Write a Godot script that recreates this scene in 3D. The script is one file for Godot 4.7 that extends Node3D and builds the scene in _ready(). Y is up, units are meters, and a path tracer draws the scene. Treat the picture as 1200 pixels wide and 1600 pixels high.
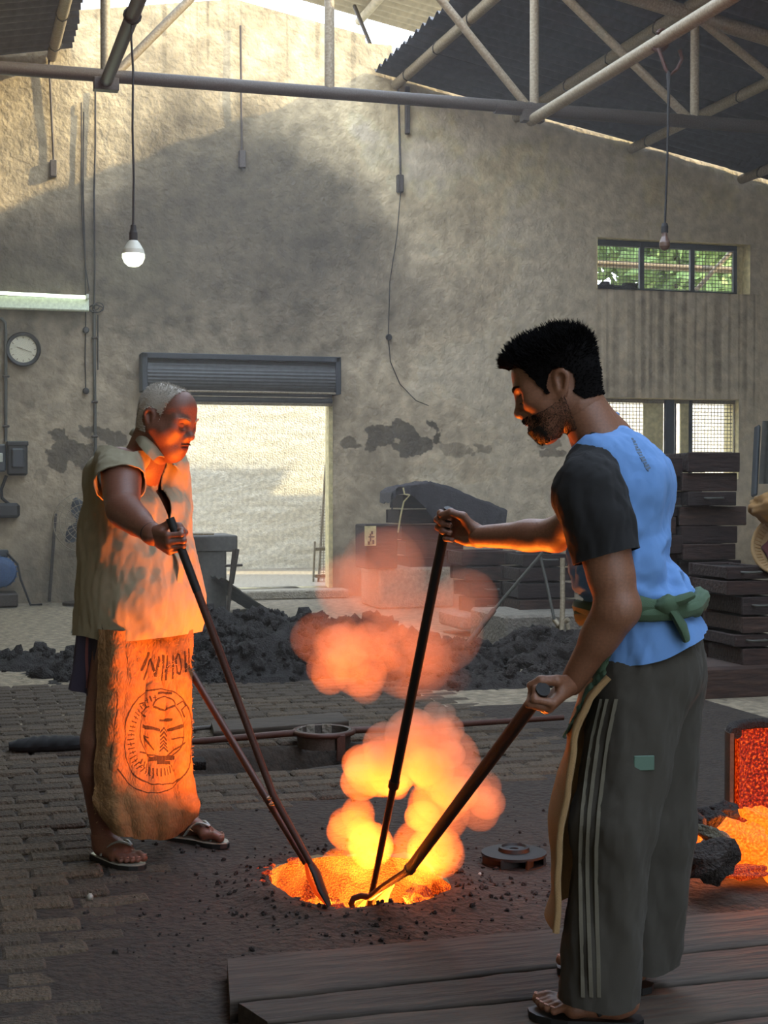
extends Node3D
# A foundry shed: two men with tongs at a glowing floor furnace.
# World: x runs along the gable wall, y up, -z towards that wall; metres.

const FOCAL := 2311.0
const EYE := Vector3(0, 1.33, 0)
const WALL_Z := -16.456
const TRUSS_Z := -12.2
const FLOOR_Y := 0.0
const PIT := Vector3(1.272, 0, -4.62)

var cam_basis: Basis
var rng := RandomNumberGenerator.new()
var mats := {}
var used := {}

func _ready() -> void:
	rng.seed = 7
	set_camera()
	set_sky_and_sun()
	make_materials()
	build_shell()
	build_roof()
	build_floor()
	build_yard()
	build_pit()
	build_wall_things()
	build_hall_things()
	build_floor_things()
	build_furnace()
	build_old_man()
	build_young_man()
	build_tongs()
	build_smoke()

# ------------------------------------------------------------------ camera, sky, sun, exposure
func set_camera() -> void:
	cam_basis = Basis.from_euler(Vector3(deg_to_rad(-1.21), deg_to_rad(-16.4), 0))
	var c := Camera3D.new()
	c.name = "camera"
	c.fov = rad_to_deg(2.0 * atan(800.0 / FOCAL))
	c.near = 0.05
	c.far = 300.0
	c.transform = Transform3D(cam_basis, EYE)
	add_child(c)
	c.current = true

func set_sky_and_sun() -> void:
	var e := Environment.new()
	e.tonemap_mode = Environment.TONE_MAPPER_LINEAR
	e.tonemap_exposure = 1.2
	e.background_mode = Environment.BG_SKY
	var sm := ProceduralSkyMaterial.new()
	sm.sky_top_color = Color(0.78, 0.84, 0.92)
	sm.sky_horizon_color = Color(0.96, 0.96, 0.95)
	sm.sky_curve = 0.2
	sm.sky_energy_multiplier = 2.2
	sm.ground_bottom_color = Color(0.42, 0.38, 0.32)
	sm.ground_horizon_color = Color(0.6, 0.56, 0.5)
	sm.ground_energy_multiplier = 1.0
	var s := Sky.new()
	s.sky_material = sm
	e.sky = s
	e.sdfgi_enabled = true
	e.ssao_enabled = true
	e.ssil_enabled = true
	e.volumetric_fog_enabled = true
	e.volumetric_fog_density = 0.0
	var w := WorldEnvironment.new()
	w.name = "world_environment"
	w.environment = e
	add_child(w)
	var sun := DirectionalLight3D.new()
	sun.name = "sun"
	sun.light_color = Color(1.0, 0.92, 0.74)
	sun.light_energy = 3.1
	sun.light_angular_distance = 1.1
	sun.shadow_enabled = true
	sun.basis = Basis.looking_at(Vector3(-1.0, -0.43, -0.3), Vector3.UP)
	add_child(sun)

# ------------------------------------------------------------------ where things stand
func ray(px: float, py: float) -> Vector3:
	return cam_basis * Vector3((px - 600.0) / FOCAL, (800.0 - py) / FOCAL, -1.0)

func at(px: float, py: float, depth: float) -> Vector3:
	return EYE + ray(px, py) * depth

func ground(px: float, py: float, h := 0.0) -> Vector3:
	var r := ray(px, py)
	return EYE + r * ((h - EYE.y) / r.y)

func on_z(px: float, py: float, z: float) -> Vector3:
	var r := ray(px, py)
	return EYE + r * (z / r.z)

func on_wall(px: float, py: float, off := 0.0) -> Vector3:
	return on_z(px, py, WALL_Z + off)

func camdir(x: float, y: float, away: float) -> Vector3:
	return cam_basis * Vector3(x, y, -away)

# ------------------------------------------------------------------ nodes
func named(n: String) -> String:
	var k: int = used.get(n, 0)
	used[n] = k + 1
	return n if k == 0 else "%s_%03d" % [n, k]

func tag(o: Node3D, label := "", category := "", group := "", kind := "") -> Node3D:
	if label: o.set_meta("label", label)
	if category: o.set_meta("category", category)
	if group: o.set_meta("group", group)
	if kind: o.set_meta("kind", kind)
	return o

func thing(n: String, label: String, category: String, pos := Vector3.ZERO, group := "") -> Node3D:
	var o := Node3D.new()
	o.name = named(n)
	add_child(o, true)
	o.position = pos
	tag(o, label, category, group)
	return o

func put(n: String, m: MB, mat: Material, parent: Node3D, kind := "") -> MeshInstance3D:
	var o := MeshInstance3D.new()
	o.mesh = m.mesh(mat)
	if parent == self:
		o.name = named(n)
		add_child(o, true)
	else:
		var key := "%d/%s" % [parent.get_instance_id(), n]
		var k: int = used.get(key, 0)
		used[key] = k + 1
		o.name = n if k == 0 else "%s_%03d" % [n, k]
		parent.add_child(o, true)
		# parts are built in world coordinates: bring them into the thing's own
		var p: Node3D = parent
		var off := Vector3.ZERO
		while p != self:
			off += p.position
			p = p.get_parent()
		o.position = -off
	if kind: o.set_meta("kind", kind)
	return o

func put_thing(n: String, m: MB, mat: Material, label: String, category: String, group := "") -> MeshInstance3D:
	var o := put(n, m, mat, self)
	tag(o, label, category, group)
	return o

func struct(n: String, m: MB, mat: Material) -> MeshInstance3D:
	return put(n, m, mat, self, "structure")

# ------------------------------------------------------------------ mesh buffer
class MB:
	var v := PackedVector3Array()
	var n := PackedVector3Array()
	var uv := PackedVector2Array()
	var c := PackedColorArray()
	var idx := PackedInt32Array()
	var col := Color.WHITE
	var colored := false
	var second_uv := false

	func vert(p: Vector3, nr: Vector3, t := Vector2.ZERO) -> int:
		v.append(p)
		n.append(nr)
		uv.append(t)
		c.append(col)
		return v.size() - 1

	func tri(a: int, b: int, d: int) -> void:   # counter-clockwise seen from outside
		idx.append(a)
		idx.append(d)
		idx.append(b)

	func quad(a: Vector3, b: Vector3, d: Vector3, e: Vector3, uvs := []) -> void:   # flat, counter-clockwise
		var nr := (b - a).cross(e - a)
		if nr.length_squared() < 1e-14: nr = (d - b).cross(e - b)
		nr = nr.normalized()
		var i := v.size()
		var u: Array = uvs if uvs.size() == 4 else [Vector2(0, 1), Vector2(1, 1), Vector2(1, 0), Vector2(0, 0)]
		vert(a, nr, u[0])
		vert(b, nr, u[1])
		vert(d, nr, u[2])
		vert(e, nr, u[3])
		tri(i, i + 1, i + 2)
		tri(i, i + 2, i + 3)

	func tri3(a: Vector3, b: Vector3, d: Vector3) -> void:
		var nr := (b - a).cross(d - a).normalized()
		var i := v.size()
		vert(a, nr)
		vert(b, nr)
		vert(d, nr)
		tri(i, i + 1, i + 2)

	func box(xf: Transform3D, size: Vector3, bev := 0.004) -> MB:
		var h := size * 0.5
		bev = minf(bev, minf(h.x, minf(h.y, h.z)) * 0.9)
		var k := h - Vector3.ONE * bev
		# faces
		for ax in 3:
			for s in [-1.0, 1.0]:
				var a1 := (ax + 1) % 3
				var a2 := (ax + 2) % 3
				var q := []
				for m in [[-1, -1], [1, -1], [1, 1], [-1, 1]]:
					var p := Vector3.ZERO
					p[ax] = h[ax] * s
					p[a1] = k[a1] * m[0]
					p[a2] = k[a2] * m[1]
					q.append(xf * p)
				if s > 0: quad(q[0], q[1], q[2], q[3])
				else: quad(q[3], q[2], q[1], q[0])
		if bev <= 0.0: return self
		for ax in 3:   # edges along ax
			var a1 := (ax + 1) % 3
			var a2 := (ax + 2) % 3
			for m in [[1, 1], [-1, 1], [-1, -1], [1, -1]]:
				var q := []
				for e in [[-1, 0], [1, 0], [1, 1], [-1, 1]]:
					var p := Vector3.ZERO
					p[ax] = k[ax] * e[0]
					p[a1] = (h[a1] if e[1] == 0 else k[a1]) * m[0]
					p[a2] = (k[a2] if e[1] == 0 else h[a2]) * m[1]
					q.append(xf * p)
				if m[0] * m[1] < 0: quad(q[0], q[1], q[2], q[3])
				else: quad(q[3], q[2], q[1], q[0])
		for sx in [-1, 1]:
			for sy in [-1, 1]:
				for sz in [-1, 1]:
					var a: Vector3 = xf * Vector3(h.x * sx, k.y * sy, k.z * sz)
					var b: Vector3 = xf * Vector3(k.x * sx, h.y * sy, k.z * sz)
					var d: Vector3 = xf * Vector3(k.x * sx, k.y * sy, h.z * sz)
					if sx * sy * sz > 0: tri3(a, b, d)
					else: tri3(a, d, b)
		return self

	func tube(pts: Array, rad, sides := 10, caps := true, flat := Vector2.ONE) -> MB:
		var m := pts.size()
		var up := Vector3.UP
		var t0: Vector3 = (pts[1] - pts[0]).normalized()
		if absf(t0.dot(up)) > 0.9: up = Vector3.RIGHT
		var x := t0.cross(up).normalized()
		var first := v.size()
		var ring := sides + 1
		for i in m:
			var t: Vector3
			if i == 0: t = pts[1] - pts[0]
			elif i == m - 1: t = pts[m - 1] - pts[m - 2]
			else: t = (pts[i + 1] - pts[i]).normalized() + (pts[i] - pts[i - 1]).normalized()
			t = t.normalized()
			x = (x - t * x.dot(t)).normalized()
			var y := t.cross(x)
			var r: float = rad[i] if rad is Array else rad
			for k in ring:
				var a := TAU * k / sides
				var d := x * cos(a) * flat.x + y * sin(a) * flat.y
				var nd := (x * cos(a) / flat.x + y * sin(a) / flat.y).normalized()
				vert(pts[i] + d * r, nd, Vector2(float(k) / sides, i))
		for i in m - 1:
			for k in sides:
				var a := first + i * ring + k
				tri(a, a + 1, a + ring + 1)
				tri(a, a + ring + 1, a + ring)
		if caps:
			for e in 2:
				var i := 0 if e == 0 else m - 1
				var nr: Vector3 = (pts[0] - pts[1]).normalized() if e == 0 else (pts[m - 1] - pts[m - 2]).normalized()
				var ctr := vert(pts[i], nr)
				var s := v.size()
				for k in ring: vert(v[first + i * ring + k], nr)
				for k in sides:
					if e == 0: tri(ctr, s + k + 1, s + k)
					else: tri(ctr, s + k, s + k + 1)
		return self

	func rod(a: Vector3, b: Vector3, r: float, sides := 10) -> MB:
		return tube([a, b], r, sides)

	func lathe(profile: Array, xf: Transform3D, sides := 24, sharp := true) -> MB:   # profile: Vector2(radius, height), upwards; outside is to the right of travel
		for i in profile.size() - 1:
			var p: Vector2 = profile[i]
			var q: Vector2 = profile[i + 1]
			var d := q - p
			var nn := Vector2(d.y, -d.x).normalized()
			var s := v.size()
			for k in sides + 1:
				var a := TAU * k / sides
				var ca := cos(a)
				var sa := sin(a)
				var nr := (xf.basis * Vector3(nn.x * ca, nn.y, -nn.x * sa)).normalized()
				vert(xf * Vector3(p.x * ca, p.y, -p.x * sa), nr, Vector2(float(k) / sides, 0))
				vert(xf * Vector3(q.x * ca, q.y, -q.x * sa), nr, Vector2(float(k) / sides, 1))
			for k in sides:
				var a := s + k * 2
				tri(a, a + 2, a + 3)
				tri(a, a + 3, a + 1)
		return self

	func grid(nu: int, nv: int, f: Callable, flip := false) -> MB:   # f(u, v) -> Vector3, u, v in 0..1
		var s := v.size()
		var w := nu + 1
		for j in nv + 1:
			for i in w:
				vert(f.call(float(i) / nu, float(j) / nv), Vector3.ZERO, Vector2(float(i) / nu, float(j) / nv))
		for j in nv:
			for i in nu:
				var a := s + j * w + i
				if flip:
					tri(a, a + w + 1, a + 1)
					tri(a, a + w, a + w + 1)
				else:
					tri(a, a + 1, a + w + 1)
					tri(a, a + w + 1, a + w)
		smooth(s)
		return self

	func sheet(nu: int, nv: int, f: Callable, thick: float) -> MB:   # a cloth or plate: two faces and a rim
		var s := v.size()
		grid(nu, nv, f)
		var w := nu + 1
		var cnt := w * (nv + 1)
		var nn := []
		for i in cnt: nn.append(n[s + i])
		var s2 := v.size()
		for i in cnt: vert(v[s + i] - nn[i] * thick, -nn[i], uv[s + i])
		for j in nv:
			for i in nu:
				var a := s2 + j * w + i
				tri(a, a + w + 1, a + 1)
				tri(a, a + w, a + w + 1)
		for i in nu:
			quad(v[s2 + i], v[s2 + i + 1], v[s + i + 1], v[s + i])
			var b := nv * w + i
			quad(v[s + b], v[s + b + 1], v[s2 + b + 1], v[s2 + b])
		for j in nv:
			var a := j * w
			quad(v[s + a], v[s + a + w], v[s2 + a + w], v[s2 + a])
			var b := a + nu
			quad(v[s2 + b], v[s2 + b + w], v[s + b + w], v[s + b])
		return self

	func smooth(from := 0) -> void:   # normals from the triangles, for vertices from that number on
		for i in range(from, n.size()): n[i] = Vector3.ZERO
		var t := 0
		while t < idx.size():
			var a := idx[t]
			var b := idx[t + 2]
			var d := idx[t + 1]
			if a >= from:
				var nr := (v[b] - v[a]).cross(v[d] - v[a])
				n[a] += nr
				n[b] += nr
				n[d] += nr
			t += 3
		for i in range(from, n.size()): n[i] = n[i].normalized() if n[i].length_squared() > 1e-20 else Vector3.UP

	func join(o: MB) -> MB:
		var s := v.size()
		v.append_array(o.v)
		n.append_array(o.n)
		uv.append_array(o.uv)
		c.append_array(o.c)
		for i in o.idx: idx.append(i + s)
		colored = colored or o.colored
		return self

	func moved(xf: Transform3D) -> MB:
		var o := MB.new()
		for p in v: o.v.append(xf * p)
		for q in n: o.n.append((xf.basis * q).normalized())
		o.uv = uv.duplicate()
		o.c = c.duplicate()
		o.idx = idx.duplicate()
		if xf.basis.determinant() < 0.0:
			for i in range(0, o.idx.size(), 3):
				var k := o.idx[i + 1]
				o.idx[i + 1] = o.idx[i + 2]
				o.idx[i + 2] = k
		return o

	func mesh(mat: Material) -> ArrayMesh:
		var a := []
		a.resize(Mesh.ARRAY_MAX)
		a[Mesh.ARRAY_VERTEX] = v
		a[Mesh.ARRAY_NORMAL] = n
		a[Mesh.ARRAY_TEX_UV] = uv
		if colored: a[Mesh.ARRAY_COLOR] = c
		if second_uv: a[Mesh.ARRAY_TEX_UV2] = uv
		a[Mesh.ARRAY_INDEX] = idx
		var m := ArrayMesh.new()
		m.add_surface_from_arrays(Mesh.PRIMITIVE_TRIANGLES, a)
		m.surface_set_material(0, mat)
		return m

func frame(pos: Vector3, x: Vector3, y: Vector3) -> Transform3D:   # orthonormal frame with this x axis and about this y axis
	x = x.normalized()
	var z := x.cross(y).normalized()
	return Transform3D(Basis(x, z.cross(x), z), pos)

func upright(pos: Vector3, yaw := 0.0) -> Transform3D:
	return Transform3D(Basis(Vector3.UP, yaw), pos)

# a lump of rock or coal: an icosphere-like ball with a rough skin
func lump(r: Vector3, seed_: int, rough := 0.25, seg := 9) -> MB:
	var m := MB.new()
	var nz := FastNoiseLite.new()
	nz.seed = seed_
	nz.frequency = 0.9
	nz.fractal_octaves = 2
	var f := func(u: float, w: float) -> Vector3:
		var a := TAU * u
		var b := PI * w
		var d := Vector3(cos(a) * sin(b), -cos(b), -sin(a) * sin(b))
		var k := 1.0 + rough * 1.6 * nz.get_noise_3dv(d)
		k = k - 0.5 * rough * absf(nz.get_noise_3dv(d * 2.3 + Vector3(9, 3, 1)))
		return d * r * k
	m.grid(seg + 3, seg, f)
	return m

# ------------------------------------------------------------------ materials
func noise_tex(seed_: int, freq: float, lo: Color, hi: Color, octaves := 4, kind := FastNoiseLite.TYPE_SIMPLEX_SMOOTH, size := 512, mid := -1.0, midc := Color.GRAY) -> NoiseTexture2D:
	var f := FastNoiseLite.new()
	f.seed = seed_
	f.noise_type = kind
	f.frequency = freq
	f.fractal_octaves = octaves
	var g := Gradient.new()
	g.set_color(0, lo)
	g.set_color(1, hi)
	if mid > 0.0: g.add_point(mid, midc)
	var t := NoiseTexture2D.new()
	t.width = size
	t.height = size
	t.seamless = true
	t.noise = f
	t.color_ramp = g
	return t

func sm(key: String, color: Color, rough := 0.85, metal := 0.0) -> StandardMaterial3D:
	var m := StandardMaterial3D.new()
	m.resource_name = key
	m.albedo_color = color
	m.roughness = rough
	m.metallic = metal
	mats[key] = m
	return m

func tri_tex(m: StandardMaterial3D, albedo: Texture2D, scale: float, height: Texture2D = null, relief := 0.0, world := true) -> StandardMaterial3D:
	m.uv1_triplanar = true
	m.uv1_world_triplanar = world
	m.uv1_scale = Vector3.ONE * scale * 2.2
	if albedo: m.albedo_texture = albedo
	if height:
		m.heightmap_enabled = true
		m.heightmap_texture = height
		m.heightmap_scale = relief
	return m

func glow(m: StandardMaterial3D, color: Color, energy: float, tex: Texture2D = null) -> StandardMaterial3D:
	m.emission_enabled = true
	m.emission = Color.WHITE if tex else color
	m.emission_energy_multiplier = energy
	if tex:
		m.emission_texture = tex
		m.emission_operator = BaseMaterial3D.EMISSION_OP_MULTIPLY
		m.emission = color
	return m

func M(key: String) -> StandardMaterial3D:
	return mats[key]

func make_materials() -> void:
	var g := func(a: float) -> Color: return Color(a, a, a)
	var soft := noise_tex(1, 0.012, g.call(0.78), g.call(1.0), 5)
	var blotch := noise_tex(2, 0.02, g.call(0.6), g.call(1.0), 5)
	var grain := noise_tex(3, 0.08, g.call(0.0), g.call(1.0), 4)
	var lumps := noise_tex(4, 0.03, g.call(0.0), g.call(1.0), 5)
	var rusty := noise_tex(5, 0.025, Color(0.66, 0.6, 0.53), Color(1, 1, 1), 5, FastNoiseLite.TYPE_SIMPLEX_SMOOTH, 512, 0.5, Color(0.82, 0.79, 0.73))
	mats["tex_soft"] = soft
	mats["tex_blotch"] = blotch
	mats["tex_grain"] = grain
	mats["tex_lumps"] = lumps
	# wood grain: stretched by the material's own scale
	var wood := noise_tex(6, 0.02, g.call(0.55), g.call(1.0), 5)
	var weave := weave_tex()
	mats["tex_weave"] = weave
	tri_tex(sm("plaster_inner", Color(0.83, 0.765, 0.65), 0.95), soft, 0.35, lumps, 0.9)
	tri_tex(sm("reveal_paint", Color(0.85, 0.79, 0.58), 0.8), soft, 0.8, lumps, 0.5)
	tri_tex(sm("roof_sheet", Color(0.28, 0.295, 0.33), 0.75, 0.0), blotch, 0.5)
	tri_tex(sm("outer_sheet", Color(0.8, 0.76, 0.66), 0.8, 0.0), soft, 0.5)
	tri_tex(sm("steel_old", Color(0.62, 0.585, 0.51), 0.62, 0.15), rusty, 1.3, grain, 0.15)
	tri_tex(sm("steel_dark", Color(0.3, 0.275, 0.26), 0.6, 0.3), rusty, 2.0, grain, 0.12)
	tri_tex(sm("iron_black", Color(0.08, 0.075, 0.07), 0.6, 0.2), rusty, 4.0, grain, 0.06)
	tri_tex(sm("iron_red", Color(0.3, 0.17, 0.12), 0.55, 0.3), rusty, 5.0, grain, 0.06)
	tri_tex(sm("shutter", Color(0.3, 0.31, 0.31), 0.55, 0.2), soft, 0.8)
	tri_tex(sm("frame_blue", Color(0.16, 0.19, 0.22), 0.6), soft, 1.0)
	tri_tex(sm("dirt", Color(0.215, 0.17, 0.125), 0.97), blotch, 0.8, lumps, 1.2)
	tri_tex(sm("earth_bank", Color(0.2, 0.165, 0.14), 0.97), blotch, 1.5, lumps, 3.0)
	for k in 3:
		var bm := sm("brick_%d" % k, [Color(0.36, 0.305, 0.235), Color(0.32, 0.27, 0.21), Color(0.39, 0.33, 0.255)][k], 0.95)
		tri_tex(bm, blotch, 1.6 + 0.3 * k, lumps, 1.2)
	tri_tex(sm("coke", Color(0.15, 0.125, 0.11), 0.95), blotch, 2.0, lumps, 3.0)
	tri_tex(sm("rubble", Color(0.2, 0.165, 0.14), 0.95), blotch, 2.0, lumps, 3.0)
	tri_tex(sm("rubble_pale", Color(0.42, 0.4, 0.33), 0.95), blotch, 2.0, lumps, 2.0)
	for k in 3:
		var wm := sm("plank_%d" % k, [Color(0.27, 0.225, 0.18), Color(0.25, 0.21, 0.165), Color(0.285, 0.24, 0.19)][k], 0.9)
		tri_tex(wm, wood, 1.0, wood, 1.2)
		wm.uv1_scale = Vector3(0.35, 3.0, 3.0)
	for k in 4:
		var wm := sm("mould_wood_%d" % k, [Color(0.21, 0.14, 0.12), Color(0.25, 0.17, 0.14), Color(0.19, 0.135, 0.12), Color(0.28, 0.2, 0.16)][k], 0.9)
		tri_tex(wm, wood, 1.0, wood, 1.0)
		wm.uv1_scale = Vector3(0.5, 3.0, 3.0)
	tri_tex(sm("pole_wood", Color(0.34, 0.27, 0.21), 0.8), wood, 1.5, wood, 0.6)
	tri_tex(sm("concrete", Color(0.5, 0.47, 0.42), 0.95), soft, 0.9, lumps, 1.2)
	tri_tex(sm("concrete_pale", Color(0.66, 0.62, 0.54), 0.95), soft, 1.2, lumps, 1.2)
	tri_tex(sm("sheet_metal_grey", Color(0.33, 0.32, 0.295), 0.7), soft, 1.2)
	tri_tex(sm("tarp", Color(0.22, 0.205, 0.225), 0.8), soft, 1.0, lumps, 0.4)
	tri_tex(sm("tarp_green", Color(0.3, 0.295, 0.265), 0.85), soft, 1.0, lumps, 0.3)
	sm("black_plastic", Color(0.06, 0.065, 0.075), 0.5)
	sm("grey_plastic", Color(0.16, 0.18, 0.2), 0.5)
	sm("white_plastic", Color(0.7, 0.7, 0.64), 0.5)
	sm("cable", Color(0.05, 0.045, 0.045), 0.7)
	sm("cable_grey", Color(0.24, 0.23, 0.21), 0.7)
	tri_tex(sm("conduit", Color(0.3, 0.3, 0.27), 0.6), soft, 2.0)
	tri_tex(sm("batten_white", Color(0.82, 0.85, 0.74), 0.5), soft, 1.5)
	tri_tex(sm("motor_blue", Color(0.17, 0.3, 0.46), 0.5), soft, 3.0)
	tri_tex(sm("skin_old", Color(0.43, 0.27, 0.2), 0.55), soft, 9.0, grain, 0.03)
	tri_tex(sm("skin_young", Color(0.5, 0.34, 0.25), 0.52), soft, 9.0, grain, 0.025)
	for k in ["skin_old", "skin_young"]:
		M(k).subsurf_scatter_enabled = true
		M(k).subsurf_scatter_strength = 0.06
	sm("nail", Color(0.62, 0.44, 0.36), 0.35)
	sm("hair_black", Color(0.05, 0.045, 0.045), 0.85)
	M("hair_black").metallic_specular = 0.15
	sm("hair_white", Color(0.58, 0.55, 0.5), 0.6)
	sm("beard", Color(0.035, 0.025, 0.02), 0.7)
	sm("lash", Color(0.03, 0.02, 0.018), 0.6)
	sm("lip_dark", Color(0.3, 0.15, 0.12), 0.45)
	var cloth := func(key: String, col: Color, scale: float, rel: float) -> void:
		var m := tri_tex(sm(key, col, 0.92), soft, 1.4, weave, rel)
		m.uv1_scale = Vector3.ONE * scale * 2.2
		m.albedo_texture = weave_soft()
		m.rim_enabled = true
		m.rim = 0.25
		m.rim_tint = 0.6
	cloth.call("shirt_khaki", Color(0.56, 0.53, 0.43), 9.0, 0.06)
	cloth.call("shirt_blue", Color(0.38, 0.55, 0.77), 16.0, 0.03)
	cloth.call("shirt_black", Color(0.04, 0.042, 0.047), 16.0, 0.03)
	cloth.call("trousers_grey", Color(0.225, 0.212, 0.18), 14.0, 0.04)
	cloth.call("stripe_pale", Color(0.38, 0.365, 0.31), 14.0, 0.03)
	cloth.call("sash_green", Color(0.25, 0.345, 0.25), 10.0, 0.08)
	cloth.call("lungi", Color(0.2, 0.18, 0.24), 10.0, 0.05)
	cloth.call("jute_edge", Color(0.62, 0.5, 0.33), 8.0, 0.15)
	cloth.call("sack_cloth", Color(0.6, 0.45, 0.25), 6.0, 0.2)
	sm("print_grey", Color(0.26, 0.33, 0.4), 0.7)
	sm("tag_teal", Color(0.24, 0.35, 0.3), 0.6)
	sm("sandal_black", Color(0.03, 0.03, 0.03), 0.55)
	sm("sandal_white", Color(0.5, 0.49, 0.45), 0.3)
	sm("strap_clear", Color(0.45, 0.45, 0.42), 0.25)
	# glowing things
	var coal_ramp := noise_tex(21, 0.035, Color(0.0, 0, 0), Color(1.0, 0.62, 0.16), 4, FastNoiseLite.TYPE_SIMPLEX_SMOOTH, 512, 0.58, Color(0.5, 0.09, 0.01))
	var hot_ramp := noise_tex(22, 0.03, Color(0.9, 0.22, 0.02), Color(1.0, 0.72, 0.28), 4, FastNoiseLite.TYPE_SIMPLEX_SMOOTH, 512, 0.5, Color(1.0, 0.42, 0.06))
	var ember := tri_tex(sm("ember", Color(0.08, 0.05, 0.04), 0.95), null, 3.0, lumps, 3.0)
	glow(ember, Color.WHITE, 1.9, coal_ramp)
	var em2 := tri_tex(sm("ember_hot", Color(0.1, 0.06, 0.04), 0.95), null, 1.6, lumps, 3.0)
	glow(em2, Color(1.0, 0.8, 0.7), 1.8, coal_ramp)
	var hot := tri_tex(sm("hot_coal", Color(0.12, 0.06, 0.03), 0.95), null, 2.5, lumps, 2.0)
	glow(hot, Color.WHITE, 1.5, hot_ramp)
	var melt := tri_tex(sm("melt", Color(0.2, 0.1, 0.05), 0.8), null, 3.0)
	glow(melt, Color(1.0, 0.85, 0.6), 3.0, hot_ramp)
	glow(sm("flame", Color(0.2, 0.1, 0.02), 0.9), Color(1.0, 0.62, 0.16), 2.6)
	glow(sm("hot_iron", Color(0.2, 0.06, 0.03), 0.7), Color(1.0, 0.3, 0.05), 0.55)
	glow(sm("lamp_white", Color(0.9, 0.9, 0.85), 0.4), Color(0.97, 1.0, 0.88), 2.4)
	glow(sm("tube_white", Color(0.9, 0.9, 0.85), 0.4), Color(0.93, 1.0, 0.86), 2.0)
	var gl := sm("clear_glass", Color(0.85, 0.78, 0.72, 0.25), 0.12)
	gl.transparency = BaseMaterial3D.TRANSPARENCY_ALPHA

func weave_tex() -> ImageTexture:
	var s := 128
	var im := Image.create(s, s, false, Image.FORMAT_L8)
	for y in s:
		for x in s:
			var a := sin(TAU * x / 8.0)
			var b := sin(TAU * y / 8.0)
			var over := (x / 8 + y / 8) % 2 == 0
			var k := (absf(a) if over else absf(b))
			im.set_pixel(x, y, Color(k, k, k))
	return ImageTexture.create_from_image(im)

func weave_soft() -> Texture2D:
	if not mats.has("tex_wsoft"):
		mats["tex_wsoft"] = noise_tex(31, 0.05, Color(0.8, 0.8, 0.8), Color(1, 1, 1), 5)
	return mats["tex_wsoft"]

# ------------------------------------------------------------------ the shell of the shed
func fast_noise(seed_: int, freq: float, oct := 4) -> FastNoiseLite:
	var f := FastNoiseLite.new()
	f.seed = seed_
	f.noise_type = FastNoiseLite.TYPE_SIMPLEX_SMOOTH
	f.frequency = freq
	f.fractal_octaves = oct
	return f

# stains, peeled plaster, drip marks and painted shade of the gable wall, x 0 .. 10.5 m, y 0 .. 7 m
func wall_stain_shade_map() -> ImageTexture:
	var w := 1024
	var h := 704
	var a := fast_noise(41, 0.006, 5).get_image(w, h).get_data()
	var b := fast_noise(42, 0.03, 5).get_image(w, h).get_data()
	var d := fast_noise(43, 0.09, 3).get_image(w, 64).get_data()
	var peel := []   # centre x, y (m), half sizes, darkness
	for q in [[132, 704, 62, 34, 0.52], [182, 690, 30, 16, 0.55], [625, 682, 62, 26, 0.55], [550, 690, 18, 12, 0.6], [845, 690, 40, 12, 0.72], [862, 708, 30, 8, 0.7], [45, 615, 30, 18, 0.75], [60, 740, 14, 22, 0.72], [240, 668, 26, 14, 0.6], [725, 700, 40, 14, 0.85]]:
		var p := on_wall(q[0], q[1])
		peel.append([p.x, p.y, q[2] * 0.0072, q[3] * 0.0072, q[4]])
	var bytes := PackedByteArray()
	bytes.resize(w * h * 3)
	var o := 0
	for y in h:
		var wy := 7.0 * (1.0 - float(y) / h)
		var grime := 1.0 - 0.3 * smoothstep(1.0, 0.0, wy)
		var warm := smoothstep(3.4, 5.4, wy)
		for x in w:
			var i := y * w + x
			var wx := 10.5 * x / w
			var na := a[i] / 255.0
			var nb := b[i] / 255.0
			var k := (0.78 + 0.26 * na + 0.16 * (nb - 0.5)) * grime
			# rain streaks under the upper window and thin old drips under the gable top
			var st := d[x] / 255.0
			if wx > 7.35 and wx < 9.75 and wy < 3.66:
				k *= 1.0 - 0.22 * smoothstep(0.4, 0.8, st) * smoothstep(1.9, 2.6, wy) * (0.5 + nb) - 0.06
			if wy > 4.2:
				var s2 := d[(x + w * 20) % (w * 60)] / 255.0
				k *= 1.0 - 0.22 * smoothstep(0.66, 0.85, s2) * smoothstep(4.2 + 2.4 * nb, 6.9, wy)
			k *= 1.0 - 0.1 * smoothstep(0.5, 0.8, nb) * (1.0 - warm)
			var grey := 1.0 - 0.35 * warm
			# broad sooty arch above the doorway, much of it shade painted in
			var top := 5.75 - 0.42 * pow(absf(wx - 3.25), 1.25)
			var soot_shade := smoothstep(0.45, -0.9, wy - top + 0.9 * (na - 0.5)) * smoothstep(2.0, 3.9, wy + 0.8 * (nb - 0.5)) * smoothstep(6.6, 4.0, wx)
			k *= 1.0 - 0.42 * soot_shade
			k *= lerpf(0.9, 1.22, smoothstep(4.2, 7.0, wx + na))  # brighter light towards the right, painted into the wall tone
			for p in peel:
				var ex: float = (wx - p[0]) / p[2]
				var ey: float = (wy - p[1]) / p[3]
				var r := ex * ex + ey * ey
				if r < 3.0:
					var edge := r + (nb - 0.5) * 3.2
					if edge < 0.8: k = lerpf(k, p[4] * (0.8 + 0.3 * na), smoothstep(0.8, 0.68, edge))
			var q := k * 255.0
			bytes[o] = clampi(int(q), 0, 255)
			bytes[o + 1] = clampi(int(q * (0.985 - 0.02 * (1.0 - grey))), 0, 255)
			bytes[o + 2] = clampi(int(q * (0.965 - 0.06 * warm)), 0, 255)
			o += 3
	return ImageTexture.create_from_image(Image.create_from_data(w, h, false, Image.FORMAT_RGB8, bytes))

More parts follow.
